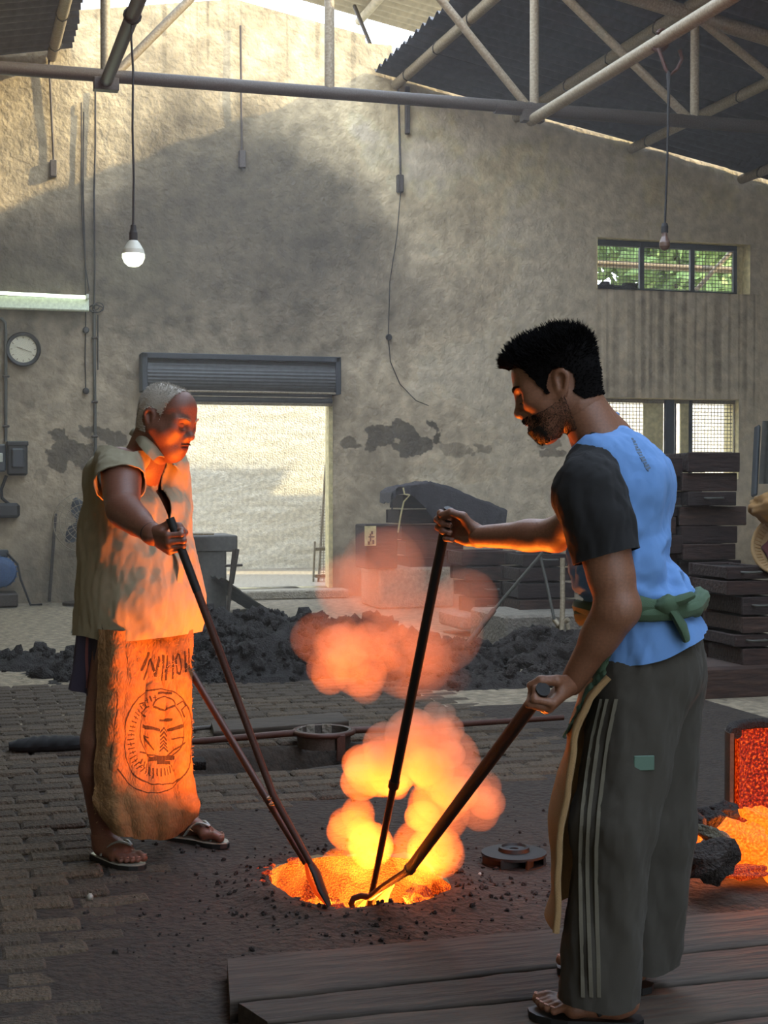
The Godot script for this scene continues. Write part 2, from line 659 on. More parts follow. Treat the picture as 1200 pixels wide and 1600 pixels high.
func gable_top(x: float) -> float:
	if x < 1.27: return 6.05 + (x - 1.27) * 0.185
	if x < 4.63: return 6.45 + 0.27 * (1.0 - absf(x - 3.1) / 1.7) if x < 3.1 else 6.45 + 0.27 * (1.0 - (x - 3.1) / 1.52)
	if x < 5.0: return 6.36
	return 6.06 - (x - 4.77) * 0.185

const OPENINGS := [[2.14, 4.23, 0.1, 2.36], [7.53, 9.6, 3.65, 4.27], [7.62, 9.45, 1.35, 2.34]]

func build_shell() -> void:
	# the gable wall with its doorway and two windows
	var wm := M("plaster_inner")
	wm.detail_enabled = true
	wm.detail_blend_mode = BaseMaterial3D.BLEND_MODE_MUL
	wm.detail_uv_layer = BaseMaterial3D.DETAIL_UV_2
	wm.detail_albedo = wall_stain_shade_map()
	var xs := []
	var x := -5.0
	while x < 11.31:
		xs.append(x)
		x += 0.14
	for o in OPENINGS:
		for e in [o[0], o[1]]: xs.append(e)
	for e in [1.27, 1.28, 4.62, 4.63, 5.0, 5.01]: xs.append(e)
	xs.sort()
	var ys := []
	var y := 0.0
	while y < 4.5:
		ys.append(y)
		y += 0.14
	for o in OPENINGS:
		for e in [o[2], o[3]]: ys.append(e)
	ys.append(4.5)
	ys.sort()
	var nz := fast_noise(51, 0.9, 4)
	var m := MB.new()
	m.second_uv = true
	var rows := ys.size() + 18
	var put_row := func(i: int, j: int) -> Vector3:
		var px: float = xs[i]
		var py: float
		if j < ys.size(): py = ys[j]
		else: py = lerpf(4.5, gable_top(px), float(j - ys.size() + 1) / 18.0)
		var z := WALL_Z + 0.018 * nz.get_noise_2d(px, py) - 0.01
		return Vector3(px, py, z)
	for j in rows:
		for i in xs.size():
			var p: Vector3 = put_row.call(i, j)
			m.vert(p, Vector3.BACK, Vector2(p.x / 10.5, 1.0 - p.y / 7.0))
	var w := xs.size()
	for j in rows - 1:
		for i in w - 1:
			var cx: float = (xs[i] + xs[i + 1]) * 0.5
			var cy: float = (m.v[j * w + i].y + m.v[(j + 1) * w + i].y) * 0.5
			var hole := false
			for o in OPENINGS:
				if cx > o[0] and cx < o[1] and cy > o[2] and cy < o[3]: hole = true
			if hole: continue
			m.tri(j * w + i, j * w + i + 1, (j + 1) * w + i + 1)
			m.tri(j * w + i, (j + 1) * w + i + 1, (j + 1) * w + i)
	m.smooth()
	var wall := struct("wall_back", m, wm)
	# its outer face, its top and the reveals
	var bk := MB.new()
	var zb := WALL_Z - 0.35
	var i0 := 0
	for i in w - 1:
		var cx: float = (xs[i] + xs[i + 1]) * 0.5
		var cuts := [0.0]
		for o in OPENINGS:
			if cx > o[0] and cx < o[1]: cuts.append_array([o[2], o[3]])
		cuts.append(gable_top(cx))
		cuts.sort()
		for k in range(0, cuts.size(), 2):
			bk.quad(Vector3(xs[i + 1], cuts[k], zb), Vector3(xs[i], cuts[k], zb), Vector3(xs[i], cuts[k + 1], zb), Vector3(xs[i + 1], cuts[k + 1], zb))
		var ta: Vector3 = m.v[(rows - 1) * w + i]
		var tb: Vector3 = m.v[(rows - 1) * w + i + 1]
		bk.quad(ta, tb, Vector3(tb.x, tb.y, zb), Vector3(ta.x, ta.y, zb))
	put("outer_face", bk, M("concrete_pale"), wall)
	var rv := MB.new()
	for o in OPENINGS:
		var zf := WALL_Z + 0.004
		var a := Vector3(o[0], o[2], 0)
		var b := Vector3(o[1], o[3], 0)
		rv.quad(Vector3(a.x, a.y, zf), Vector3(a.x, a.y, zb), Vector3(a.x, b.y, zb), Vector3(a.x, b.y, zf))
		rv.quad(Vector3(b.x, a.y, zb), Vector3(b.x, a.y, zf), Vector3(b.x, b.y, zf), Vector3(b.x, b.y, zb))
		rv.quad(Vector3(a.x, b.y, zf), Vector3(a.x, b.y, zb), Vector3(b.x, b.y, zb), Vector3(b.x, b.y, zf))
		rv.quad(Vector3(a.x, a.y, zb), Vector3(a.x, a.y, zf), Vector3(b.x, a.y, zf), Vector3(b.x, a.y, zb))
	put("reveal", rv, M("reveal_paint"), wall)
	# the walls at the sides and behind the camera, the gateway sized to limit fill light
	var sw := MB.new()
	sw.box(Transform3D(Basis(), Vector3(-5.15, 2.5, -4.9)), Vector3(0.3, 5.0, 23.8), 0)
	struct("wall_left", sw, M("concrete"))
	var sr := MB.new()
	sr.box(Transform3D(Basis(), Vector3(11.45, 2.45, -5.4)), Vector3(0.3, 4.9, 22.8), 0)
	struct("wall_right", sr, M("concrete"))
	var sf := MB.new()
	sf.box(Transform3D(Basis(), Vector3(-2.1, 2.5, 6.85)), Vector3(6.2, 5.0, 0.3), 0)
	sf.box(Transform3D(Basis(), Vector3(9.0, 2.5, 6.85)), Vector3(5.2, 5.0, 0.3), 0)
	sf.box(Transform3D(Basis(), Vector3(3.7, 4.3, 6.85)), Vector3(5.4, 2.2, 0.3), 0)
	struct("wall_front", sf, M("concrete"))
	build_window_upper()
	build_window_lower()
	build_shutter_door()

func wire_net(x0: float, x1: float, y0: float, y1: float, z: float, step: float, r: float) -> MB:
	var m := MB.new()
	var x := x0 + step * 0.5
	while x < x1:
		m.tube([Vector3(x, y0, z), Vector3(x, y1, z)], r, 4, false)
		x += step
	var y := y0 + step * 0.5
	while y < y1:
		m.tube([Vector3(x0, y, z), Vector3(x1, y, z)], r, 4, false)
		y += step
	return m

func bar(m: MB, x0: float, x1: float, y0: float, y1: float, z: float, d := 0.04) -> void:
	m.box(Transform3D(Basis(), Vector3((x0 + x1) * 0.5, (y0 + y1) * 0.5, z)), Vector3(absf(x1 - x0), absf(y1 - y0), d), 0.004)

func build_window_upper() -> void:
	var z := WALL_Z - 0.16
	var root := Node3D.new()
	root.name = "window_1"
	add_child(root)
	root.position = Vector3(8.5, 3.65, z)
	root.set_meta("kind", "structure")
	var f := MB.new()
	var xl := 7.53
	var xr := 9.5
	bar(f, xl, xr, 4.2, 4.268, z)
	bar(f, xl, xr, 3.652, 3.69, z)
	bar(f, xl, xl + 0.03, 3.66, 4.25, z)
	bar(f, xr - 0.05, xr, 3.66, 4.25, z)
	put("frame", f, M("frame_blue"), root)
	for px in [1002, 1081]:
		var p := on_z(px, 420, z)
		var d := MB.new()
		bar(d, p.x - 0.03, p.x + 0.03, 3.66, 4.25, z, 0.05)
		put("mullion", d, M("frame_blue"), root)
	put("wire_mesh", wire_net(xl, xr - 0.04, 3.68, 4.22, z - 0.02, 0.045, 0.0042), M("steel_dark"), root, "stuff")
	# what lies on the sill and the eaves beam just outside
	var eb := MB.new()
	eb.rod(on_z(900, 410, z - 0.9), on_z(1190, 424, z - 0.9), 0.045, 8)
	eb.rod(on_z(1072, 470, z - 0.8), on_z(1150, 385, z - 0.8), 0.03, 8)
	put("outside_beam", eb, M("steel_old"), root)
	var sl := MB.new()
	for q in [[934, 444, 958, 457], [940, 440, 950, 446], [958, 446, 975, 457], [974, 442, 994, 457]]:
		var a := on_z(q[0], q[1], z + 0.09)
		var b := on_z(q[2], q[3], z + 0.09)
		sl.box(Transform3D(Basis(), Vector3((a.x + b.x) * 0.5, (a.y + b.y) * 0.5, z + 0.09)), Vector3(b.x - a.x, a.y - b.y, 0.1), 0.008)
	put("sill_rubble", sl, M("coke"), root)
	# the space right of the frame is plastered shut
	var fl := MB.new()
	bar(fl, xr, 9.6, 3.65, 4.27, z - 0.05, 0.06)
	put("filler", fl, M("reveal_paint"), root)

func build_window_lower() -> void:
	var z := WALL_Z - 0.1
	var root := Node3D.new()
	root.name = "window_2"
	add_child(root)
	root.position = Vector3(8.5, 1.35, z)
	root.set_meta("kind", "structure")
	var y0 := 1.352
	var y1 := 2.325
	var xa := func(px: float) -> float: return on_z(px, 660, z).x
	var f := MB.new()
	bar(f, 7.625, 9.45, 2.285, 2.335, z)
	bar(f, 7.625, xa.call(946), y0, y1, z)
	bar(f, xa.call(1146), 9.45, y0, y1, z)
	put("frame", f, M("steel_old"), root)
	var p1 := MB.new()
	bar(p1, xa.call(1037), xa.call(1050), y0, y1, z + 0.03, 0.06)
	bar(p1, xa.call(1076), xa.call(1080), y0, y1, z + 0.01, 0.06)
	put("post", p1, M("frame_blue"), root)
	var p2 := MB.new()
	bar(p2, xa.call(1006), xa.call(1037), y0, y1, z - 0.02, 0.02)
	put("shutter_leaf", p2, M("reveal_paint"), root)
	var p3 := MB.new()
	bar(p3, xa.call(1063), xa.call(1076), y0, y1, z - 0.01, 0.03)
	put("shutter_leaf", p3, M("reveal_paint"), root)
	var p4 := MB.new()
	bar(p4, xa.call(1054), xa.call(1056), y0, y1, z, 0.03)
	put("bar", p4, M("frame_blue"), root)
	put("wire_mesh", wire_net(xa.call(946), xa.call(1006), y0, y1, z - 0.03, 0.045, 0.004), M("steel_dark"), root, "stuff")
	put("wire_mesh", wire_net(xa.call(1080), xa.call(1146), y0, y1, z - 0.03, 0.045, 0.004), M("steel_dark"), root, "stuff")

func build_shutter_door() -> void:
	var root := Node3D.new()
	root.name = "door_1"
	add_child(root)
	root.position = Vector3(3.2, 0.1, WALL_Z)
	root.set_meta("kind", "structure")
	var zf := WALL_Z + 0.26
	var a := on_z(222, 551, zf)
	var b := on_z(533, 559, zf)
	var yb := on_z(222, 611, zf).y
	# hood: top plate and end plates in dark blue steel
	var hood := MB.new()
	hood.box(Transform3D(Basis(), Vector3((a.x + b.x) * 0.5, a.y - 0.025, WALL_Z + 0.13)), Vector3(b.x - a.x, 0.06, 0.27), 0.006)
	put("hood_top", hood, M("frame_blue"), root)
	for e in [a.x + 0.03, b.x - 0.03]:
		var pl := MB.new()
		pl.box(Transform3D(Basis(), Vector3(e, (a.y + yb) * 0.5, WALL_Z + 0.13)), Vector3(0.06, a.y - yb, 0.27), 0.006)
		put("end_plate", pl, M("frame_blue"), root)
	# the rolled curtain: a ribbed drum
	var roll := MB.new()
	var cy := yb + 0.19
	var prof := []
	var xf := Transform3D(Basis(Vector3(0, 0, 1), -PI / 2), Vector3(a.x + 0.07, cy, WALL_Z + 0.15))
	var ribs := MB.new()
	var nseg := 28
	for k in nseg:
		var t0 := TAU * k / nseg
		var t1 := TAU * (k + 1) / nseg
		var r0 := 0.175
		for q in 4:
			var u0 := lerpf(t0, t1, q / 4.0)
			var u1 := lerpf(t0, t1, (q + 1) / 4.0)
			var ra := r0 - 0.014 * absf(q / 4.0 - 0.5)
			var rb := r0 - 0.014 * absf((q + 1) / 4.0 - 0.5)
			var pa := Vector3(0, cy + ra * sin(u0), WALL_Z + 0.12 + ra * cos(u0) * 0.75)
			var pb := Vector3(0, cy + rb * sin(u1), WALL_Z + 0.12 + rb * cos(u1) * 0.75)
			var xl := a.x + 0.06
			var xr := b.x - 0.06
			ribs.quad(Vector3(xl, pa.y, pa.z), Vector3(xr, pa.y, pa.z), Vector3(xr, pb.y, pb.z), Vector3(xl, pb.y, pb.z))
	put("rolled_curtain", ribs, M("shutter"), root)
	var lip := MB.new()
	bar(lip, a.x + 0.06, b.x - 0.06, yb + 0.0, yb + 0.022, WALL_Z + 0.235, 0.03)
	put("hood_lip", lip, M("steel_old"), root)
	# the slats that hang below
	var ysl := on_wall(400, 631).y
	var n := 3
	var hh := (yb + 0.12 - ysl) / n
	for k in n:
		var s := MB.new()
		var yy := ysl + hh * (k + 0.5)
		s.grid(1, 6, func(u: float, w: float) -> Vector3:
			return Vector3(lerpf(2.16, 4.21, u), yy + (w - 0.5) * hh * 0.98, WALL_Z + 0.06 + 0.018 * sin(PI * w)))
		put("slat", s, M("shutter"), root)
	var bb := MB.new()
	bar(bb, 2.16, 4.21, ysl - 0.02, ysl + 0.012, WALL_Z + 0.06, 0.05)
	put("bottom_rail", bb, M("steel_old"), root)
	for e in [2.17, 4.2]:
		var gd := MB.new()
		bar(gd, e - 0.025, e + 0.025, 0.1, 2.36, WALL_Z - 0.02, 0.1)
		put("guide", gd, M("reveal_paint"), root)
	# threshold slab
	var th := MB.new()
	th.box(Transform3D(Basis(), Vector3(3.2, 0.05, WALL_Z - 0.1)), Vector3(2.3, 0.1, 0.75), 0.015)
	var tr := struct("trim_1", th, M("concrete_pale"))

# ------------------------------------------------------------------ roof
func corrugated(p0: Vector3, p1: Vector3, z0: float, z1: float, pitch := 0.22, amp := 0.032, thick := 0.006) -> MB:   # waves across z, running from p0 to p1 in x and y
	var m := MB.new()
	var up := (p1 - p0).normalized().cross(Vector3.BACK).normalized()
	if up.y < 0: up = -up
	var nv := int(ceil(absf(z1 - z0) / pitch * 8.0))
	m.sheet(1, nv, func(u: float, w: float) -> Vector3:
		var z := lerpf(z0, z1, w)
		return Vector3(lerpf(p0.x, p1.x, u), lerpf(p0.y, p1.y, u), z) + up * amp * sin(TAU * z / pitch), thick)
	return m

func build_roof() -> void:
	var slopes := [[Vector3(4.72, 6.03, 0), Vector3(11.5, 4.775, 0)], [Vector3(1.31, 6.03, 0), Vector3(-5.3, 4.81, 0)]]
	for side in 2:
		var root := Node3D.new()
		root.name = "ceiling" if side == 0 else "ceiling_001"
		add_child(root)
		root.set_meta("kind", "structure")
		var a: Vector3 = slopes[side][0]
		var b: Vector3 = slopes[side][1]
		var rows := 9
		for r in rows:
			var z0 := WALL_Z + 0.02 + r * 1.0
			for s in 3:
				var p0 := a.lerp(b, s / 3.0)
				var p1 := a.lerp(b, (s + 1) / 3.0 + (0.02 if s < 2 else 0.0))
				var lift := Vector3(0, 0.008 * ((r + s) % 2), 0)
				var sag := Vector3(rng.randf_range(-0.03, 0.03) if s == 0 else 0.0, 0, 0)
				var m := corrugated(p0 + lift + sag, p1 + lift, z0, z0 + 1.06)
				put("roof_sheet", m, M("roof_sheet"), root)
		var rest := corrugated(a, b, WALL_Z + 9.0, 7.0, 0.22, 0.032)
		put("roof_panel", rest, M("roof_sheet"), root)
	# higher roof of the next building, seen through the ridge gap
	var outer := Node3D.new()
	outer.name = "neighbour_roof"
	add_child(outer)
	outer.position = Vector3(5.5, 7.8, -18)
	tag(outer, "pale corrugated roof of the next building seen through the ridge gap", "roof", "", "structure")
	for s in 4:
		var z0 := -20.1 + s * 0.95
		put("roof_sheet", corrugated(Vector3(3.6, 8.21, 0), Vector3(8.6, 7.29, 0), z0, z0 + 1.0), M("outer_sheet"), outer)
	var pur := MB.new()
	pur.rod(Vector3(5.55, 7.76, -20.1), Vector3(5.55, 7.76, -16.4), 0.06)
	put("purlin", pur, M("outer_sheet"), outer)
	var post := MB.new()
	post.rod(Vector3(5.0, 5.9, -16.75), Vector3(5.35, 7.8, -19.6), 0.028, 8)
	put("post", post, M("steel_dark"), outer)
	# purlins
	var k := 0
	for px in [[4.98, 5.9], [6.47, 5.625], [7.96, 5.35], [9.46, 5.07], [1.1, 5.91], [-0.4, 5.63], [-1.9, 5.35]]:
		var m := MB.new()
		var ax := Vector3(px[0], px[1], WALL_Z + 0.02)
		m.rod(ax, Vector3(px[0], px[1], 3.0), 0.058, 10)
		var o := struct("purlin", m, M("steel_old"))
		var c := MB.new()
		var z := WALL_Z + 0.5
		while z < -8.0:
			var ring := []
			for q in 9: ring.append(Vector3(px[0] + 0.064 * cos(TAU * q / 8.0), px[1] + 0.064 * sin(TAU * q / 8.0), z + 0.05 * sin(TAU * q / 8.0)))
			c.tube(ring, 0.007, 5)
			z += 1.06
		put("tie_wire", c, M("cable_grey"), o)
		k += 1
	build_truss()

func build_truss() -> void:
	var root := Node3D.new()
	root.name = "roof_truss"
	add_child(root)
	root.position = Vector3(3.1, 4.6, TRUSS_Z)
	tag(root, "rusty tubular steel roof truss crossing the top of the shed", "roof truss", "", "structure")
	var cy := 4.61
	var P := func(x: float, y: float) -> Vector3: return Vector3(x, y, TRUSS_Z)
	var top := func(x: float) -> float: return 6.017 - 0.185 * (x - 4.77) - 0.13 if x > 3.1 else 6.017 - 0.185 * (1.43 - x) - 0.13
	var bc := MB.new()
	bc.rod(P.call(-5.0, cy), P.call(5.1, cy), 0.055, 12)
	bc.rod(P.call(4.6, cy - 0.01), P.call(11.4, cy - 0.01), 0.062, 12)
	put("bottom_chord", bc, M("steel_dark"), root)
	var members := [["top_chord", 4.7, top.call(4.7), 11.3, top.call(11.3), 0.07], ["top_chord", 1.5, top.call(1.5), -5.0, top.call(-5.0), 0.07],
		["king_post", 3.11, cy, 3.11, 6.5, 0.042], ["strut", 4.97, cy, 4.97, top.call(4.97), 0.04], ["strut", 6.54, cy, 6.54, top.call(6.54), 0.04],
		["strut", 8.1, cy, 8.1, top.call(8.1), 0.04], ["strut", 1.24, cy, 1.24, top.call(1.24), 0.042],
		["diagonal", 4.92, cy, 3.2, 6.45, 0.036], ["diagonal", 6.5, cy, 4.97, top.call(4.97), 0.04], ["diagonal", 8.05, cy, 6.54, top.call(6.54), 0.04],
		["diagonal", 1.3, cy, 3.0, 6.45, 0.036], ["strut", -0.4, cy, -0.4, top.call(-0.4), 0.04], ["diagonal", -0.35, cy, 1.24, top.call(1.24), 0.04],
		["top_chord", 3.1, 6.5, 4.8, top.call(4.8), 0.05], ["top_chord", 3.1, 6.5, 1.4, top.call(1.4), 0.05]]
	for q in members:
		var m := MB.new()
		m.rod(P.call(q[1], q[2]), P.call(q[3], q[4]), q[5], 10)
		put(q[0], m, M("steel_old"), root)
	for gx in [1.24, 4.94]:
		var g := MB.new()
		g.box(Transform3D(Basis(), Vector3(gx, cy - 0.08, TRUSS_Z + 0.03)), Vector3(0.2, 0.1, 0.1), 0.004)
		put("gusset", g, M("steel_dark"), root)
	# long pipes that run from the truss towards the front
	var a := MB.new()
	a.rod(Vector3(4.94, 4.5, TRUSS_Z), Vector3(4.94, 4.5, 3.0), 0.05, 12)
	struct("tie_pipe", a, M("steel_old"))
	var b := MB.new()
	b.rod(Vector3(1.24, 4.55, TRUSS_Z), Vector3(1.24, 4.55, 3.0), 0.05, 12)
	struct("tie_pipe", b, M("steel_dark"))

# ------------------------------------------------------------------ floor
const PIT_X0 := 1.0
const PIT_X1 := 1.545

func in_pit(x: float, z: float) -> bool:
	return pit_edge(x, z) < 1.0

func pit_edge(x: float, z: float) -> float:   # < 1 inside the furnace mouth
	var ex := (x - 1.285) / 0.285
	var ez := (z + 4.67) / 0.33
	return pow(pow(absf(ex), 3.0) + pow(absf(ez), 3.0), 1.0 / 3.0)

func dirt_height(x: float, z: float, nz: FastNoiseLite) -> float:
	var h := 0.012 * nz.get_noise_2d(x, z) + 0.006 * nz.get_noise_2d(x * 4.0 + 40.0, z * 4.0)
	h += 0.035 * exp(-pow((pit_edge(x, z) - 1.12) / 0.28, 2.0)) * (0.8 + 0.6 * nz.get_noise_2d(x * 6.0, z * 6.0))
	# a shallow trench under the ladle
	var t := ground(430, 1185)
	var dx := (x - t.x) / 0.85
	var dz := (z - t.z) / 0.3
	h -= 0.16 * smoothstep(1.0, 0.5, sqrt(dx * dx + dz * dz))
	return h

func build_floor() -> void:
	var root := Node3D.new()
	root.name = "floor"
	add_child(root)
	root.set_meta("kind", "structure")
	var nz := fast_noise(61, 0.8, 5)
	# fine earth where the camera looks, with the furnace mouth left open
	var m := MB.new()
	var nx := 150
	var nzc := 150
	var X := func(i: int) -> float: return lerpf(-0.4, 4.4, float(i) / nx)
	var Z := func(j: int) -> float: return lerpf(-8.2, -3.0, float(j) / nzc)
	for j in nzc + 1:
		for i in nx + 1:
			var x: float = X.call(i)
			var z: float = Z.call(j)
			var e := pit_edge(x, z)
			if e < 1.12 and e > 0.86:   # draw the rim onto the edge of the mouth
				var k := lerpf(1.0, 0.97 + 0.05 * nz.get_noise_2d(x * 9.0, z * 9.0), 1.0) / e if e < 1.0 else 1.0
				x = 1.285 + (x - 1.285) * k
				z = -4.67 + (z + 4.67) * k
			var edge := minf(minf(i, nx - i), minf(j, nzc - j))
			var h := dirt_height(x, z, nz) * minf(1.0, edge / 6.0)
			m.vert(Vector3(x, h, z), Vector3.UP)
	var w := nx + 1
	for j in nzc:
		for i in nx:
			var cx: float = (X.call(i) + X.call(i + 1)) * 0.5
			var cz: float = (Z.call(j) + Z.call(j + 1)) * 0.5
			if pit_edge(cx, cz) < 0.93: continue
			var a := j * w + i
			m.tri(a, a + w, a + w + 1)
			m.tri(a, a + w + 1, a + 1)
	m.smooth()
	put("packed_earth", m, M("dirt"), root, "stuff")
	var far := MB.new()
	for q in [[-5.0, -0.4, -16.9, 9.0], [4.4, 11.4, -16.9, 9.0], [-0.4, 4.4, -16.9, -8.2], [-0.4, 4.4, -3.0, 9.0]]:
		far.quad(Vector3(q[0], 0, q[3]), Vector3(q[1], 0, q[3]), Vector3(q[1], 0, q[2]), Vector3(q[0], 0, q[2]))
	put("trodden_earth", far, tri_tex(sm("dust", Color(0.6, 0.545, 0.45), 0.97), mats["tex_blotch"], 0.45, mats["tex_lumps"], 2.0), root, "stuff")
	# brick paving on the left
	var r := RandomNumberGenerator.new()
	r.seed = 11
	var made := 0
	var rest := MB.new()
	var spots := []
	var rows := 58
	for j in rows:
		var z := -2.95 - j * 0.118
		var i := 0
		var x := -1.2 + (0.12 if j % 2 else 0.0)
		while x < 3.2:
			var lim := 0.52 + 0.12 * sin(z * 2.1) + 0.25 * nz.get_noise_2d(5.0, z * 2.0)
			if z < -5.6: lim = lerpf(lim, 3.0, smoothstep(-5.6, -6.3, z))
			if z > -3.7: lim += 0.1
			spots.append([x + 0.118, z, lim])
			x += 0.243
	var kinds := []
	for v in 5:
		var b := MB.new()
		b.box(Transform3D(Basis(), Vector3.ZERO), Vector3(0.228 + 0.003 * v, 0.06, 0.106), 0.011 + 0.002 * (v % 3))
		for k in b.v.size():
			var p := b.v[k]
			b.v[k] = p + Vector3(0.004, 0.003, 0.004) * nz.get_noise_3dv(p * 30.0 + Vector3.ONE * v * 7.0)
		kinds.append(b)
	for s in spots:
		var x: float = s[0]
		var z: float = s[1]
		if x > s[2]: continue
		var t := ground(430, 1185)
		if absf(x - t.x) < 0.95 and absf(z - t.z) < 0.34: continue
		var sc: Vector3 = cam_basis.inverse() * (Vector3(x, 0, z) - EYE)
		var px := 600.0 + FOCAL * sc.x / -sc.z
		if px < -60 or px > 1260: continue
		# the nearer the edge of the paving, the deeper under the dirt
		var sink := smoothstep(s[2] - 0.35, s[2], x) * 0.02
		var y := -0.014 - sink + r.randf_range(-0.004, 0.005)
		var yaw := r.randf_range(-0.03, 0.03)
		var b: MB = kinds[r.randi() % 5]
		var xf := Transform3D(Basis(Vector3.UP, yaw) * Basis(Vector3.RIGHT, r.randf_range(-0.02, 0.02)) * Basis(Vector3.BACK, r.randf_range(-0.015, 0.015)), Vector3(x, y, z))
		if made < 290:
			var o := MeshInstance3D.new()
			o.name = "brick" if made == 0 else "brick_%03d" % made
			var key := "brickmesh%d" % (r.randi() % 15)
			if not mats.has(key):
				mats[key] = b.mesh(M("brick_%d" % (r.randi() % 3)))
			o.mesh = mats[key]
			o.transform = xf
			root.add_child(o)
			made += 1
		else:
			rest.join(b.moved(xf))
	if rest.v.size(): put("far_bricks", rest, M("brick_1"), root, "stuff")
	# crumbs and slag grit
	var crumb := MultiMeshInstance3D.new()
	crumb.name = "slag_grit"
	var mm := MultiMesh.new()
	mm.transform_format = MultiMesh.TRANSFORM_3D
	var lm := lump(Vector3(0.5, 0.4, 0.5), 3, 0.4, 4)
	mm.mesh = lm.mesh(M("rubble"))
	mm.instance_count = 900
	for i in 900:
		var p: Vector3
		if i < 420:
			var a := r.randf() * TAU
			var d := 1.04 + 0.9 * pow(r.randf(), 2.0)
			p = Vector3(1.285 + 0.285 * d * cos(a), 0, -4.67 + 0.33 * d * sin(a))
		else:
			p = ground(r.randf_range(80, 900), r.randf_range(1150, 1500))
		if pit_edge(p.x, p.z) < 1.02: p.x += 0.6
		var sz := 0.006 + 0.016 * pow(r.randf(), 3.0)
		mm.set_instance_transform(i, Transform3D(Basis.from_euler(Vector3(r.randf() * 6, r.randf() * 6, r.randf() * 6)) * sz, p + Vector3(0, dirt_height(p.x, p.z, nz) + sz * 0.15, 0)))
	crumb.multimesh = mm
	add_child(crumb)
	tag(crumb, "dark slag crumbs scattered over the earth floor round the pit", "grit", "", "stuff")

